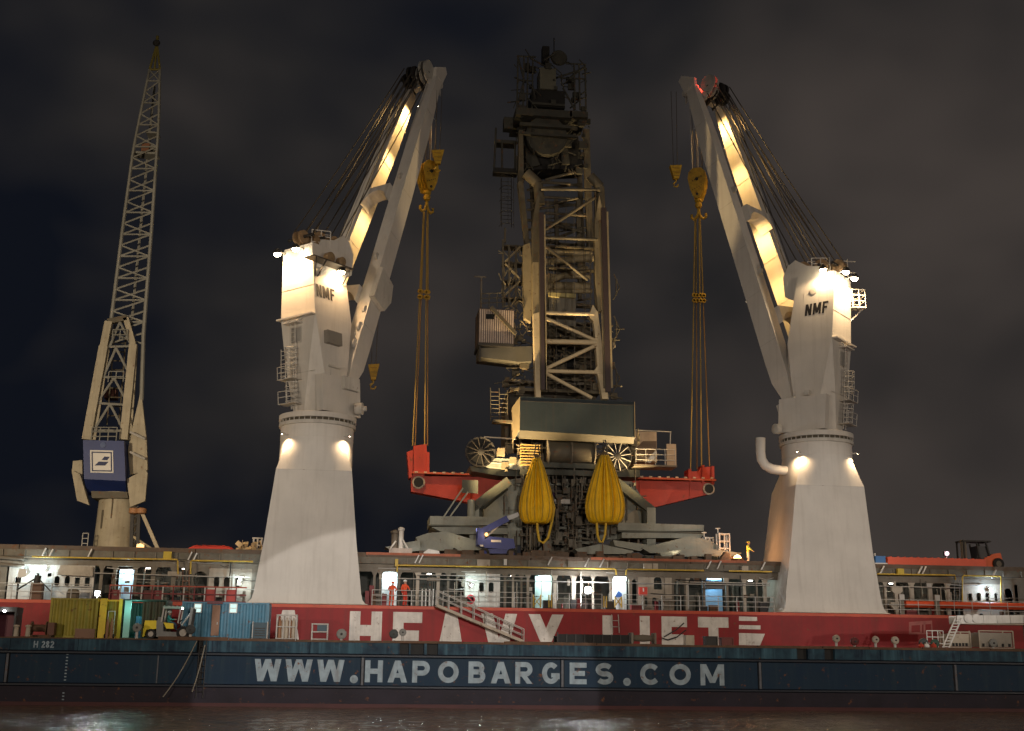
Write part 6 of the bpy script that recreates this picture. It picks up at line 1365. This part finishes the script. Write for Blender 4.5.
a, b = P(481, 308, 101.2), P(505, 307, 101.2); railing(gc, a, b, 1.3, TAND, 3, .8, .04)
for y in (245, 262, 280, 297): bx('stair_landing', 503, 524, y, y+1.6, 101.8, 1.2, TAND)
for p, q_ in (((504, 296), (520, 281)), ((520, 279), (505, 264)), ((505, 262), (520, 247)), ((503, 240), (503, 308)), ((509, 245), (509, 308)), ((516, 245), (516, 308)), ((505, 243), (505, 228))): br('stair_flight', p, q_, 101.6, .16, TAN if p[1] > 250 else TAND)
mb = MB()
for i in range(130):
    px, py = r3.uniform(501, 530), r3.uniform(250, 342); p = P(px, py, r3.uniform(101.2, 102.4)); mb.tube(p, p+V((r3.uniform(-.5, .5), 0, r3.uniform(-.2, .9))), r3.uniform(.03, .07), 5)
mb.build('stair_machinery', TAN, gc, kind='stuff')
ladder(gc, P(495, 421, 101), P(495, 388, 101), .75, TAND, name='ladder'); ladder(gc, P(503.5, 421, 101), P(503.5, 390, 101), .7, TAND, name='ladder'); bx('ladder_landing', 493, 517, 420, 422.5, 100.8, 1, TAND)
bx('tower_lower', 508, 596, 392, 447, 102.8, 4, mat('core_dark', (.05, .044, .036))); bx('tower_side', 505, 520, 400, 445, 103, 3, TAND)
mb = MB()
for i in range(260):
    px, py = r3.uniform(503, 615), r3.uniform(325, 398); p = P(px, py, r3.uniform(101.4, 103.4)); q = r3.random()
    if q < .7: d = V((r3.uniform(-1, 1), 0, r3.uniform(-.5, .5))); mb.tube(p, p+d*r3.uniform(.3, 1.6), r3.uniform(.03, .09), 5)
    else: w = r3.uniform(.1, .35); mb.box(p.x-w, p.x+w, p.y, p.y+.3, p.z-w, p.z+w)
mb.build('tower_machinery', TAND, gc, kind='stuff')
for y in (300, 342, 392): # small frames at the right side of the boom
    c = P(613, y, 100.5); mb = MB().tube(c, c+V((.6, 0, 1.2)), .05, 5).tube(c+V((.6, 0, 1.2)), c+V((.1, 0, 2.4)), .05, 5).tube(c+V((.3, 0, .4)), c+V((.3, 0, 1.8)), .05, 5); mb.build('side_frame', TAND, gc)
c = P(612, 345, 100.5); MB().lathe(c, [(.25, -.1), (.35, 0), (.25, .1), (.01, .1)], 12, (0, -1, 0)).build('side_lamp', BEIGED, gc)

# floodlights added on the hatch covers, aimed up to brighten the crane
for px, aim, wt in ((455, (566, 330), 46000), (678, (570, 330), 28000)):
    c = P(px, 553, 97.0); t = thing('added_uplight', 'small dark added floodlight brightening the grey crane, ' + ('left of the blue lift' if px < 500 else 'below the right grey slabs'), 'floodlight', (c.x, 97.0, ZH))
    MB().bar((c.x, 97.0, ZH), (c.x, 97.0, ZH+.5), .1).build('stand', DARK, t, smooth=False)
    flood(t, (c.x, 97.0, ZH+.7), P(*aim, 100), (1, .70, .33), wt, G_WARM, 44, .18, .9, name='housing', radius=.25)
# ------------------------------------------------------------------ the two yellow water bags
def bag(label, px, top, wid, bot, low, Y, loop, seed):
    k = Y/FPX; c = P(px, bot, Y); H = (bot-top)*k; r = wid/2*k; rr = random.Random(seed)
    t = thing('water_bag', label, 'weight bag', c, 'yellow water filled test weights')
    prof = [(.05, 0), (.66, .0), (.80, .025), (.93, .085), (1.0, .17), (1.01, .26), (.95, .38), (.84, .50), (.70, .63), (.54, .76), (.39, .87), (.26, .95), (.17, 1.0), (.05, 1.0)]
    n = 120; ph = [rr.uniform(-.35, .35) for _ in range(26)]
    wob = [rr.uniform(.55, 1.45) for _ in range(26)]
    def mod(a, kk):
        z = prof[kk][1]; u_ = a/(2*math.pi)*26; i = int(u_) % 26; f = u_ - int(u_)
        return 1 - (.06+.20*max(0, z-.03))*wob[i] * wob[i] * (1-abs(math.sin(math.pi*(f+.15*ph[i])))) + .02*math.sin(3*a+seed)*(1-z)
    MB().lathe(c, [(a*r, b*H) for a, b in prof], n, (0, 0, 1), mod).build('bag', BAGY, t, angle=60)
    st = mat('bag_strap', (.50, .33, .03), .6, dirt=.4, dscale=2)
    for i in range(13):
        a = 2*math.pi*i/13+.1; d = V((math.cos(a), math.sin(a), 0))
        MB().path([c + d*(q[0]*r*1.012+.02) + V((0, 0, q[1]*H)) for q in prof[2:13]], .055, 5).build('strap', st, t)
    MB().lathe(c+V((0, 0, .02)), [(r*.68, 0), (r*.70, .05), (r*.68, .1)], 40).build('bottom_ring', st, t)
    MB().lathe(c+V((0, 0, H*.985)), [(r*.19, 0), (r*.22, .12), (r*.16, .3), (.1, .42)], 16).build('crown', mat('crown_brown', (.12, .09, .05), .7), t)
    for sg in (-1, 1): MB().tube(c+V((sg*.22, 0, H+.25)), c+V((sg*.06, 0, H+1.3)), .05, 6).build('shackle_rope', DARK, t)
    MB().path([P(x, y, Y-.3) for x, y in loop], .10, 8).build('hose', mat('hose_yellow', (.60, .40, .04), .6, dirt=.25), t)
    e2 = loop[len(loop)//2]; MB().tube(P(e2[0], e2[1], Y-.3), P(e2[0]+1, e2[1]+22, Y-.3), .05, 6).build('tail_rope', mat('tail_brown', (.15, .10, .07), .9), t)
bag('left yellow water bag, the narrower one, hanging beside the blue boom lift', 536.5, 457, 33.5, 523.5, 543, 97.0, [(552, 500), (554.5, 508), (552, 522), (548, 538), (543.5, 543), (539.5, 541), (537.5, 530), (537, 521)], 1)
bag('right yellow water bag, the wider one, hanging in front of the spoked cable reel', 605.3, 453.5, 38.5, 523.5, 543, 96.6, [(596.5, 518), (597.5, 535), (600, 542), (602.5, 542), (605, 535), (606.5, 518)], 2)

# ================================================================== THINGS ON THE HATCH COVERS
# blue boom lift
x = lambda px: P(px, 545, 96.4).x; z = lambda py: P(498, py, 96.4).z
t = thing('boom_lift', 'dark blue boom lift on the hatch covers, its arm raised towards the left yellow bag', 'boom lift', (x(498), 97.3, ZH))
MB().prism([(x(a), 96.4, z(b)) for a, b in ((483, 540.5), (490, 536.5), (513.5, 538.5), (515.5, 547.5), (509, 549.5), (484, 548))], (0, 1.6, 0)).build('body', LIFTB, t, smooth=False)
MB().prism([(x(a), 96.3, z(b)) for a, b in ((477.5, 528), (483, 529.5), (484.5, 541), (483, 547), (477.5, 545))], (0, 1.5, 0)).build('control_tower', LIFTB, t, smooth=False)
MB().box(x(486), x(512), 96.5, 97.8, z(553.5), z(549)).build('chassis', LIFTB, t, smooth=False)
for px in (484.5, 512):
    for yy in (96.35, 97.6): 
        r = .42; w = MB().lathe((x(px), yy+.4, ZH+r+.01), [(.2, 0), (r*.95, 0), (r, .06), (r, .34), (r*.95, .4), (.2, .4), (.2, 0)], 18, (0, -1, 0)).build('wheel', TYRE, t); MB().lathe((x(px), yy+.35, ZH+r+.01), [(.22, 0), (.22, .33), (.01, .36)], 12, (0, -1, 0)).build('rim', LIFTB, w)
MB().bar((x(483), 96.9, z(531)), (x(508), 96.9, z(517.5)), .42, .5).build('lower_boom', LIFTB, t, smooth=False)
MB().bar((x(507), 96.9, z(518)), (x(519), 96.9, z(513)), .30, .34).build('upper_boom', mat('boom_silver', (.45, .46, .47), .4), t, smooth=False)
MB().bar((x(488), 96.9, z(536)), (x(499), 96.9, z(525)), .12).build('lift_cylinder', RAILW, t, smooth=False)
MB().box(x(491), x(501), 96.36, 96.395, z(542.3), z(540)).build('name_plate', SIGNW, t, smooth=False); MB().box(x(480), x(483), 96.27, 96.295, z(547), z(545.3)).build('white_plate', SIGNW, t, smooth=False)
lampglobe(t, (x(486), 96.2, z(535)), TUNG, 30, G_ORANGE, .15, 'beacon')
# welder in yellow and white, with sparks
person('worker in a yellow jacket and pale trousers standing above the rail at the welding glow', (P(748.5, 561, 96).x, 96, ZH), R(62),
       standing(elL=V((-.3, -.14, 1.2)), wrL=V((-.16, -.36, 1.06)), elR=V((.3, -.14, 1.2)), wrR=V((.16, -.36, 1.06)), neck=V((0, -.04, 1.52))), [HIVIS, TROUS, SKIN, DARKB], .95, mat('helmet_yellow', (.6, .5, .08), .4), scale=1.0)
t = thing('welding_pot', 'small glowing welding pot on the hatch beside the worker in the yellow jacket', 'pot', (P(737.5, 561, 95.6).x, 95.6, ZH)); c = V((P(737.5, 561, 95.6).x, 95.6, ZH))
MB().lathe(c, [(.45, .01), (.55, .15), (.5, .38), (.42, .4), (.44, .16), (.01, .1)], 16).build('bowl', RUSTY, t)
MB().lathe(c+V((0, 0, .3)), [(.4, 0), (.34, .1), (.2, .28), (.01, .38)], 12).build('embers', G_SPARK, t)
light('lamp_light', 'POINT', c+V((0, -.4, .9)), (1, .45, .18), 110, parent=t, radius=.2)
MB().prism([c+V((-1.6, -.1, 0.01)), c+V((-.6, -.1, 0.01)), c+V((-.6, -.1, .75)), c+V((-1.0, -.1, .9))], (0, .7, 0)).build('wind_shield', HC, t, smooth=False)
# ladder racks
def rack(label, a, b, y0, Y, rows):
    f = boxP(a, b, y0, 561, Y, .9); t = thing('stair_rack', label, 'rack', ((f[0]+f[1])/2, Y+.4, ZH), 'pale frames at the right end of the hatch covers'); r = .1
    for xx in (f[0], f[1]-.12):
        for yy in (Y, Y+.8): MB().box(xx, xx+.12, yy, yy+.1, ZH+.002, f[5]).build('post', WHITEP, t, smooth=False)
    for i in range(rows+1):
        zz = lerp(ZH+.7, f[5]-.12, i/rows); MB().box(f[0]+.121, f[1]-.121, Y+.01, Y+.8, zz, zz+.1).build('shelf', WHITEP, t, smooth=False)
    xm = (f[0]+f[1])/2; MB().box(xm-.05, xm+.05, Y+.015, Y+.09, ZH+.81, f[5]-.13).build('mullion', WHITEP, t, smooth=False)
    MB().tube((f[0]+.05, Y+.4, f[5]), (f[0]+.05, Y+.4, f[5]+.45), .05, 6).build('lifting_eye', WHITEP, t); MB().tube((f[0]-.15, Y+.4, f[5]+.4), (f[0]+.25, Y+.4, f[5]+.4), .05, 6).build('lifting_eye', WHITEP, t)
rack('shorter pale frame rack right of the grey crane, left of the taller one', 705.5, 714.5, 537, 98.5, 2)
rack('taller pale frame rack near the yellow jacketed worker', 719.5, 731, 533, 97.5, 3)
pf = thing('pale_pump', 'white pump unit with two upright cylinders at the left end of the grey crane feet', 'pump', (P(401, 552, 96.3).x, 96.6, ZH)); 
for px, y0, r in ((395, 530, .26), (401.5, 527, .2)): c = P(px, y0, 96.5); MB().lathe((c.x, 96.5, ZH+.6), [(r, 0), (r, c.z-ZH-.9), (r*1.3, c.z-ZH-.85), (r*1.3, c.z-ZH-.7), (r*.4, c.z-ZH-.6)], 12).build('cylinder', BEIGED if px < 400 else WHITEP, pf)
f = boxP(389, 412, 549, 556, 95.9, 1.4); MB().box(f[0], f[1], 95.9, 97.2, ZH+.002, ZH+.62).build('base_block', mat('pump_pinkish', (.50, .42, .37), .6, dirt=.4, dscale=2), pf, smooth=False)
tb('frame_bar', (390, 549), (396, 541), 95.9, .07, WHITEP, pf); tb('frame_bar', (408, 549), (403, 540), 95.9, .07, WHITEP, pf)
f = boxP(422, 441, 549.5, 556, 95.8, 1.2); o = MB().prism([(f[0], 95.8, ZH+.002), (f[1], 95.8, ZH+.002), (f[1]-.15, 95.8, ZH+.45), (f[0]+.5, 95.8, ZH+.6), (f[0]+.15, 95.8, ZH+.35)], (0, 1.1, 0)).build('pale_cover', WHITEP, smooth=False); tag(o, 'low white covered unit on the hatch just right of the white pump', 'cover')
# tarps and heaps left
f = boxP(184, 234, 548, 554.5, 95.2, 2.5)
mb = MB(); n = 14; rg = []
for i in range(n+1):
    xx = lerp(f[0], f[1], i/n); h = .42*(1-abs(2*i/n-1)**6)+rnd.uniform(-.03, .05); rg.append([(xx, 95.2, ZH+.003), (xx, 95.25, ZH+h*.8), (xx, 96.2, ZH+h+.1), (xx, 97.4, ZH+h*.8), (xx, 97.5, ZH+.003)])
o = mb.loft(rg).build('tarpaulin', mat('tarp_red', (.50, .045, .03), .7, dirt=.3, dscale=1.5), angle=60); tag(o, 'red tarpaulin spread over a low stack on the hatch left of the left crane pedestal', 'tarpaulin')
f = boxP(236, 260, 543, 556, 95.4, 2.2); mb = MB(); r4 = random.Random(5)
for i in range(46):
    p = V((r4.uniform(f[0], f[1]), r4.uniform(95.4, 97), ZH+r4.uniform(.1, .75))); r = r4.uniform(.12, .3); a_ = [V((r4.gauss(0, 1), r4.gauss(0, 1), r4.gauss(0, 1))).normalized()*r*r4.uniform(.7, 1.2) for _ in range(3)]
    mb.add([p+a_[0], p+a_[1], p+a_[2], p-a_[0], p-a_[1], p-a_[2]], [(0, 1, 2), (0, 2, 4), (0, 4, 5), (0, 5, 1), (3, 2, 1), (3, 4, 2), (3, 5, 4), (3, 1, 5)])
o = mb.build('gear_heap', mat('heap_golden', (.55, .42, .24), .7, dirt=.6, dscale=2.5), smooth=False); tag(o, 'heap of pale golden rigging gear lit up between the red tarpaulin and the left pedestal', 'gear heap')
f = boxP(252.5, 262, 537.5, 546, 98.5, 1); t = thing('pipe_rack', 'small pale steel rack above the golden gear heap beside the pedestal', 'frame', ((f[0]+f[1])/2, 99, ZH))
for xx in (f[0], (f[0]+f[1])/2-.06, f[1]-.12): MB().box(xx, xx+.12, 98.5, 98.62, ZH+.002, f[5]).build('post', RAILW, t, smooth=False)
for zz in (f[4], f[5]-.1): MB().box(f[0]-.05, f[1]+.05, 98.44, 98.498, zz, zz+.1).build('bar', RAILW, t, smooth=False)
# lamp mast and slim crane right of the blue box crane
t = thing('lamp_mast', 'dark mast with an orange floodlight near its foot, behind the ship rail at left', 'lamp', (P(140, 552, 96).x, 96.2, ZH)); c = P(140, 547.3, 95.8)
MB().tube((c.x, 96.2, ZH), (c.x, 96.2, c.z+.4), .07, 7).build('post', DARK, t); lampglobe(t, (c.x, 95.9, c.z), TUNG, 900, G_ORANGE, .30, 'mast_lamp')
t = thing('slim_crane', 'slim dark crane with a pale jib slanting down, right of the blue box', 'crane', (P(135, 552, 112).x, 112, ZH))
for px in (131, 137.5): MB().bar(P(px, 556, 112), P(px+1.5, 510, 112), .3).build('mast_leg', DARK, t, smooth=False)
for i in range(6): MB().bar(P(131.3, 552-i*8, 112), P(138.5, 546-i*8, 112), .12).build('mast_brace', DARK, t, smooth=False)
MB().bar(P(141, 510, 112), P(161, 556, 112), .42, .3).build('jib', TANW, t, smooth=False); MB().bar(P(132, 536, 112), P(152, 549, 112), .2).build('stay', TAN, t, smooth=False)
for px in (134, 141.5): MB().lathe(P(px, 511, 111.8), [(.2, -.3), (.45, -.2), (.45, .2), (.2, .3)], 12).build('head_drum', mat('drum_orange', (.3, .15, .07), .6), t)
# orange beam and telehandler right
a, b = P(887, 561.5, 96), P(985, 564.5, 96); t = thing('spreader_bar', 'long orange spreader bar lying along the hatch covers at right', 'beam', ((a.x+b.x)/2, 96.2, ZH))
MB().bar((a.x, 96.2, ZH+.5), (b.x, 96.2, ZH+.5), .7, .62).build('bar', mat('bar_orange_red', (.68, .085, .03), .45, dirt=.25, dscale=1), t, smooth=False)
for px in (893, 915, 936, 960, 978): xx = P(px, 562, 96).x; MB().box(xx-.2, xx+.2, 95.95, 96.45, ZH+.002, ZH+.185).build('skid', mat('skid_yellow', (.55, .42, .08), .6), t, smooth=False)
for i in range(14): xx = lerp(a.x+.4, b.x-.4, i/13); MB().box(xx-.06, xx+.06, 96.0, 96.4, ZH+.812, ZH+.87).build('lug', mat('bar_orange_red', (.62, .085, .03)), t, smooth=False)
f = boxP(876, 886, 556.5, 566, 95.6, 1.2); t = thing('blue_tank', 'small blue tank with white fittings between the right pedestal and the orange bar', 'tank', ((f[0]+f[1])/2, 96, ZH))
MB().box(f[0], f[1], 95.6, 96.7, ZH+.3, ZH+.85).build('body', mat('tank_blue', (.04, .16, .42), .5), t, smooth=False); MB().box(f[0]-.1, f[1]+.1, 95.5, 96.8, ZH+.002, ZH+.29).build('skid', WHITEP, t, smooth=False); MB().tube((f[0]+.1, 95.9, ZH+.85), (f[0]+.1, 95.9, ZH+1.1), .06, 6).build('valve', WHITEP, t)
x = lambda px: P(px, 565, 96.2).x; z = lambda py: P(985, py, 96.2).z
t = thing('telehandler', 'orange forklift truck with dark cab on the hatch covers near the right edge', 'forklift', (x(985), 97, ZH))
MB().prism([(x(a), 96.2, z(b)) for a, b in ((982, 564), (986, 558), (995, 553.5), (1001.5, 552.5), (1003, 560), (1000, 566), (983, 568))], (0, 1.5, 0)).build('body', ORANGE, t, smooth=False)
for a_, b_ in (((966, 566), (966, 541)), ((981, 560), (979, 543)), ((991, 556), (988, 542))): MB().bar((x(a_[0]), 96.3, z(a_[1])), (x(b_[0]), 96.3, z(b_[1])), .12).build('cab_post', DARK, t, smooth=False); MB().bar((x(a_[0]), 97.5, z(a_[1])), (x(b_[0]), 97.5, z(b_[1])), .12).build('cab_post', DARK, t, smooth=False)
MB().box(x(965), x(993), 96.2, 97.6, z(542), z(540.5)).build('cab_roof', DARK, t, smooth=False); MB().box(x(979), x(991), 96.4, 97.4, z(560), z(546)).build('cab', mat('cab_dark', (.05, .05, .055), .5), t, smooth=False)
for px in (965.5, 969): MB().bar((x(px), 96.6, z(570)), (x(px), 96.6, z(540)), .16).build('mast', BEIGED, t, smooth=False)
MB().box(x(972), x(982), 96.35, 97.3, z(569), z(563)).build('chassis', DARK, t, smooth=False)
for px in (978, 998):
    for yy in (96.0, 97.3): r = .48; w = MB().lathe((x(px), yy+.4, ZH+r+.005), [(.25, 0), (r*.95, 0), (r, .06), (r, .34), (r*.95, .4), (.25, .4), (.25, 0)], 18, (0, -1, 0)).build('wheel', TYRE, t); MB().lathe((x(px), yy+.36, ZH+r+.005), [(.27, 0), (.27, .34), (.01, .37)], 12, (0, -1, 0)).build('rim', BEIGED, w)
c = P(947, 553.5, 104); t = thing('lamp_mast', 'short post with a pinkish white floodlight behind the orange spreader bar', 'lamp', (c.x, 104.2, ZH)); MB().tube((c.x, 104.2, ZH), (c.x, 104.2, c.z+.2), .08, 6).build('post', DARK, t); lampglobe(t, c, (1, .7, .72), 160, G_PINK, .2, 'mast_lamp')
t = thing('rigging_frame', 'thin frame of hanging ropes just left of the right pedestal, near the worker', 'frame', (P(772, 556, 99).x, 99, ZH))
for px in (768.5, 772, 776): tb('post', (px, 563), (px, 545+abs(px-772)), 99, .09, BEIGED, t)
for y in (549, 554): tb('bar', (767, y), (777, y+.5), 99, .07, BEIGED, t)

# ================================================================== SHORE CRANE FAR LEFT
YS = 135.0
sc = thing('shore_crane', 'tall tan lattice boom shore crane with a blue box and white sign, far left', 'crane', (P(110, 550, YS).x, YS, 2))
def spr(name, pts, Y, d, m, par=None): return MB().prism(polyP(pts, Y), (0, d, 0)).build(name, m, par or sc, smooth=False)
c = P(110, 552, YS); zt = P(110, 497, YS).z
MB().lathe((c.x, YS+2.1, 0), [(2.25, 2), (2.2, c.z), (2.02, zt), (2.35, zt+.02), (2.35, zt+.6)], 28).build('pedestal', TANW, sc)
mb = MB().tube((c.x-.2, YS-.02, c.z+3.6), (c.x-.2, YS-.02, zt), .06, 5); mb.tube((c.x-1.2, YS+.3, c.z+2.5), (c.x-1.2, YS+.3, c.z+4.5), .1, 5); mb.build('cable_pipe', TAND, sc)
bxx = boxP(81, 131, 549, 553, YS-1.5, 5); MB().box(*bxx).build('base_platform', TANW, sc, smooth=False)
railing(sc, (bxx[0], YS-1.5, bxx[5]), (P(90, 550, YS).x, YS-1.5, bxx[5]), 1.6, RAILW, 3, .55, .05)
spr('slew_platform', [(91, 491), (127, 492), (128, 498), (92, 498)], YS-.5, 5, TAND)
# blue box: upright face with sign, sloping underside
A = [P(83, 440, YS-1), P(124, 441, YS-1), P(125.5, 481, YS-1), P(84, 479, YS-1)]; lowb = [P(88, 495.5, YS+1.6), P(126, 495.5, YS+1.6)]
up = [p+V((0, 4, 0)) for p in A[:2]]
MB().add([A[3], A[2], A[1], A[0], lowb[0], lowb[1], up[1], up[0]], [(0, 1, 2, 3), (0, 4, 5, 1), (3, 2, 6, 7), (4, 7, 6, 5), (0, 3, 7, 4), (1, 5, 6, 2)]).build('blue_box', BLUEB, sc, smooth=False)
spr('sign_board', [(90, 450), (113, 450.5), (113.5, 473), (90.5, 472.5)], YS-1.06, .05, SIGNW); 
for pts in ([(91.5, 451.5), (111.8, 452), (112, 453.2), (91.6, 452.7)], [(91.8, 470), (112, 470.4), (112, 471.6), (91.8, 471.2)], [(91.5, 452.7), (92.7, 452.7), (93, 470), (91.8, 470)], [(110.6, 453.2), (111.8, 453.2), (112, 470.4), (110.9, 470.4)]): spr('sign_border', pts, YS-1.09, .02, SIGND)
spr('sign_emblem', [(101.5, 460), (104.5, 456.5), (110, 456.7), (107, 460.2)], YS-1.09, .02, SIGND); spr('sign_emblem', [(94.5, 465.5), (99, 461.5), (108.5, 461.8), (105, 465.5)], YS-1.09, .02, SIGND)
MB().lathe(P(103, 445, YS-1.05), [(.3, 0), (.3, .05), (.01, .06)], 12, (0, -1, 0)).build('round_badge', mat('badge_blue', (.06, .09, .2), .5), sc)
# tan wings
spr('wing_plate', [(73, 461), (82, 460), (82.5, 478), (89, 504.5), (78, 500), (72, 470)], YS+.5, .6, TANW); spr('wing_fold', [(71.5, 470), (80, 474), (89, 505), (77, 500.5)], YS-.2, .4, TANW)
spr('wing_plate', [(141, 390), (146.5, 440), (147.5, 470), (130, 475), (128, 450), (134, 420)], YS+.8, .6, TANW); spr('wing_fold', [(127, 479), (145, 469), (147.5, 473), (145, 501), (130, 507)], YS-.2, .5, TANW)
for y in (432, 452): MB().tube(P(130, y, YS), P(145, y+7, YS), .14, 6).build('wing_strut', RAILW, sc)
# A-frame
def sbar(name, p, q, w, m, Y=YS+.5, h=None): return MB().bar(P(*p, Y), P(*q, Y), w, h or w, up=(0, 1, 0)).build(name, m, sc, smooth=False)
sbar('frame_leg', (87, 440), (104, 347), .95, TANW); sbar('frame_leg', (104, 347), (109, 322), .8, TANW); sbar('frame_leg', (124, 440), (133.5, 345), .85, TANW); sbar('frame_leg', (133.5, 345), (126, 318), .6, TANW)
sbar('frame_leg', (94, 440), (108, 350), .4, TANW, YS+4); sbar('frame_leg', (130, 440), (136, 350), .4, TANW, YS+4)
sbar('frame_head', (108, 322), (127, 318), .6, TAND)
for p, q in (((104, 347), (133, 346)), ((101, 377), (131, 378)), ((94, 403), (128, 405)), ((92, 430), (126, 431)), ((94, 430), (110, 404)), ((110, 404), (124, 431)), ((97, 403), (114, 378)), ((114, 378), (128, 404)), ((104, 376), (116, 348)), ((116, 348), (131, 377)), ((110, 346), (120, 322)), ((120, 322), (131, 345))): 
    MB().tube(P(*p, YS+.5), P(*q, YS+.5), .14, 6).build('frame_brace', SHGREY, sc)
ladder(sc, P(113, 425, YS+2), P(121, 325, YS+2), 1.3, TAND, step=1.0, r=.09, name='inner_ladder')
for y0, y1, dx in ((372, 382, 0), (330, 340, 4)): a, b = P(108+dx, y1, YS), P(123+dx, y1, YS); railing(sc, a, b, 1.2, SHGREY, 2, .8, .06)
railing(sc, P(91, 441, YS-.8), P(116, 441, YS-.8), 1.5, SHGREY, 3, .9, .06)
spr('inner_drum', [(104, 388), (116, 388), (116, 398), (104, 398)], YS+3, 1.5, mat('drum_rust', (.10, .04, .03), .7))
# lattice boom
def tri(t): # four chords traced foot to tip
    def seg(pts):
        for (a, b), (c2, d) in zip(pts[:-1], pts[1:]):
            if t <= d: return a+(c2-a)*(t-b)/(d-b)
        return pts[-1][0]
    y = lerp(400, 70, t)
    return seg([(101, 0), (109.5, .2), (122.5, .515), (133, .75), (136, .8), (149.5, 1)]), seg([(141.5, 0), (143.5, .2), (151.5, .515), (157, .76), (158.5, .82), (160, 1)]), y
NB = 25; Ya, Yb2 = YS+1.0, YS+3.2
def bp_(side, t, back): a, b, y = tri(t); return P(a if side == 0 else b, y, (Yb2 if back else Ya) if t < .97 else YS+2)
for side in (0, 1):
    for back in (0, 1):
        t0 = .0 if side else (.19 if not back else .19)
        for i in range(NB):
            a, b = lerp(t0, 1, i/NB), lerp(t0, 1, (i+1)/NB); r = lerp(.24, .16, b)*(1 if not back else .8)
            MB().tube(bp_(side, a, back), bp_(side, b, back), r, 6).build('chord', SHGREY, sc)
for i in range(NB):
    a, b = lerp(.17, 1, i/NB), lerp(.17, 1, (i+1)/NB); r = lerp(.115, .09, a)
    for back in (0, 1): MB().tube(bp_(0, a, back), bp_(1, b, back), r, 5).build('lacing', SHGREY, sc); MB().tube(bp_(1, b if i % 2 else a, back), bp_(0, b, back), r, 5).build('lacing', SHGREY, sc)
    for side in (0, 1): MB().tube(bp_(side, a, i % 2), bp_(side, b, 1-i % 2), r, 5).build('lacing', SHGREY, sc)
def mid(t): return (bp_(0, t, 1)+bp_(1, t, 1))/2 + (bp_(1, t, 1)-bp_(0, t, 1))*.12
MB().path([mid(t) for t in (.2, .4, .6, .8, .95)], .16, 6).build('centre_pipe', SHGREY, sc)
tip = P(157.5, 36, YS+2); TY = mat('tip_yellow', (.16, .135, .03), .6, dirt=.4)
for q in ((149.5, 70), (154.5, 70), (160, 70)): MB().tube(P(*q, YS+2), P(157, 44, YS+2), .14, 6).build('tip_tube', TY, sc)
MB().tube(P(149, 69.5, YS+2), P(160.5, 69.5, YS+2), .14, 6).build('tip_tube', TY, sc); MB().tube(P(157, 46, YS+2), tip, .18, 6).build('tip_post', TY, sc); MB().lathe(P(156.5, 43, YS+1.8), [(.3, -.2), (.45, 0), (.3, .2)], 12, (0, -1, 0)).build('tip_sheave', DARK, sc)
bs = boxP(134, 157, 131, 148, YS+1.2, 1.6); 
for nm, (a_, b_, c_, d_), m in (('winch_deck', (133, 158, 151.5, 153.5), SHGREY), ('boom_winch', (141, 150, 143, 151), mat('winch_rust', (.20, .09, .05), .6)), ('boom_winch', (149, 157, 145, 150), SHGREY), ('winch_rail', (146, 158.5, 131.5, 133), SHGREY)): MB().box(*boxP(a_, b_, c_, d_, YS+1.2, 1.6)).build(nm, m, sc, smooth=False)
# lower part of the right side of the boom: foot links
MB().tube(bp_(1, 0, 0), P(134, 440, YS+1), .2, 6).build('boom_foot', SHGREY, sc); MB().tube(bp_(1, 0, 1), P(138, 440, YS+3), .2, 6).build('boom_foot', SHGREY, sc)
# quay the shore crane stands on
MB().box(-400, 400, 122, 700, -1, 2).build('far_quay', mat('quay_concrete', (.10, .09, .08), .85, dirt=.5), None, kind='structure', smooth=False)
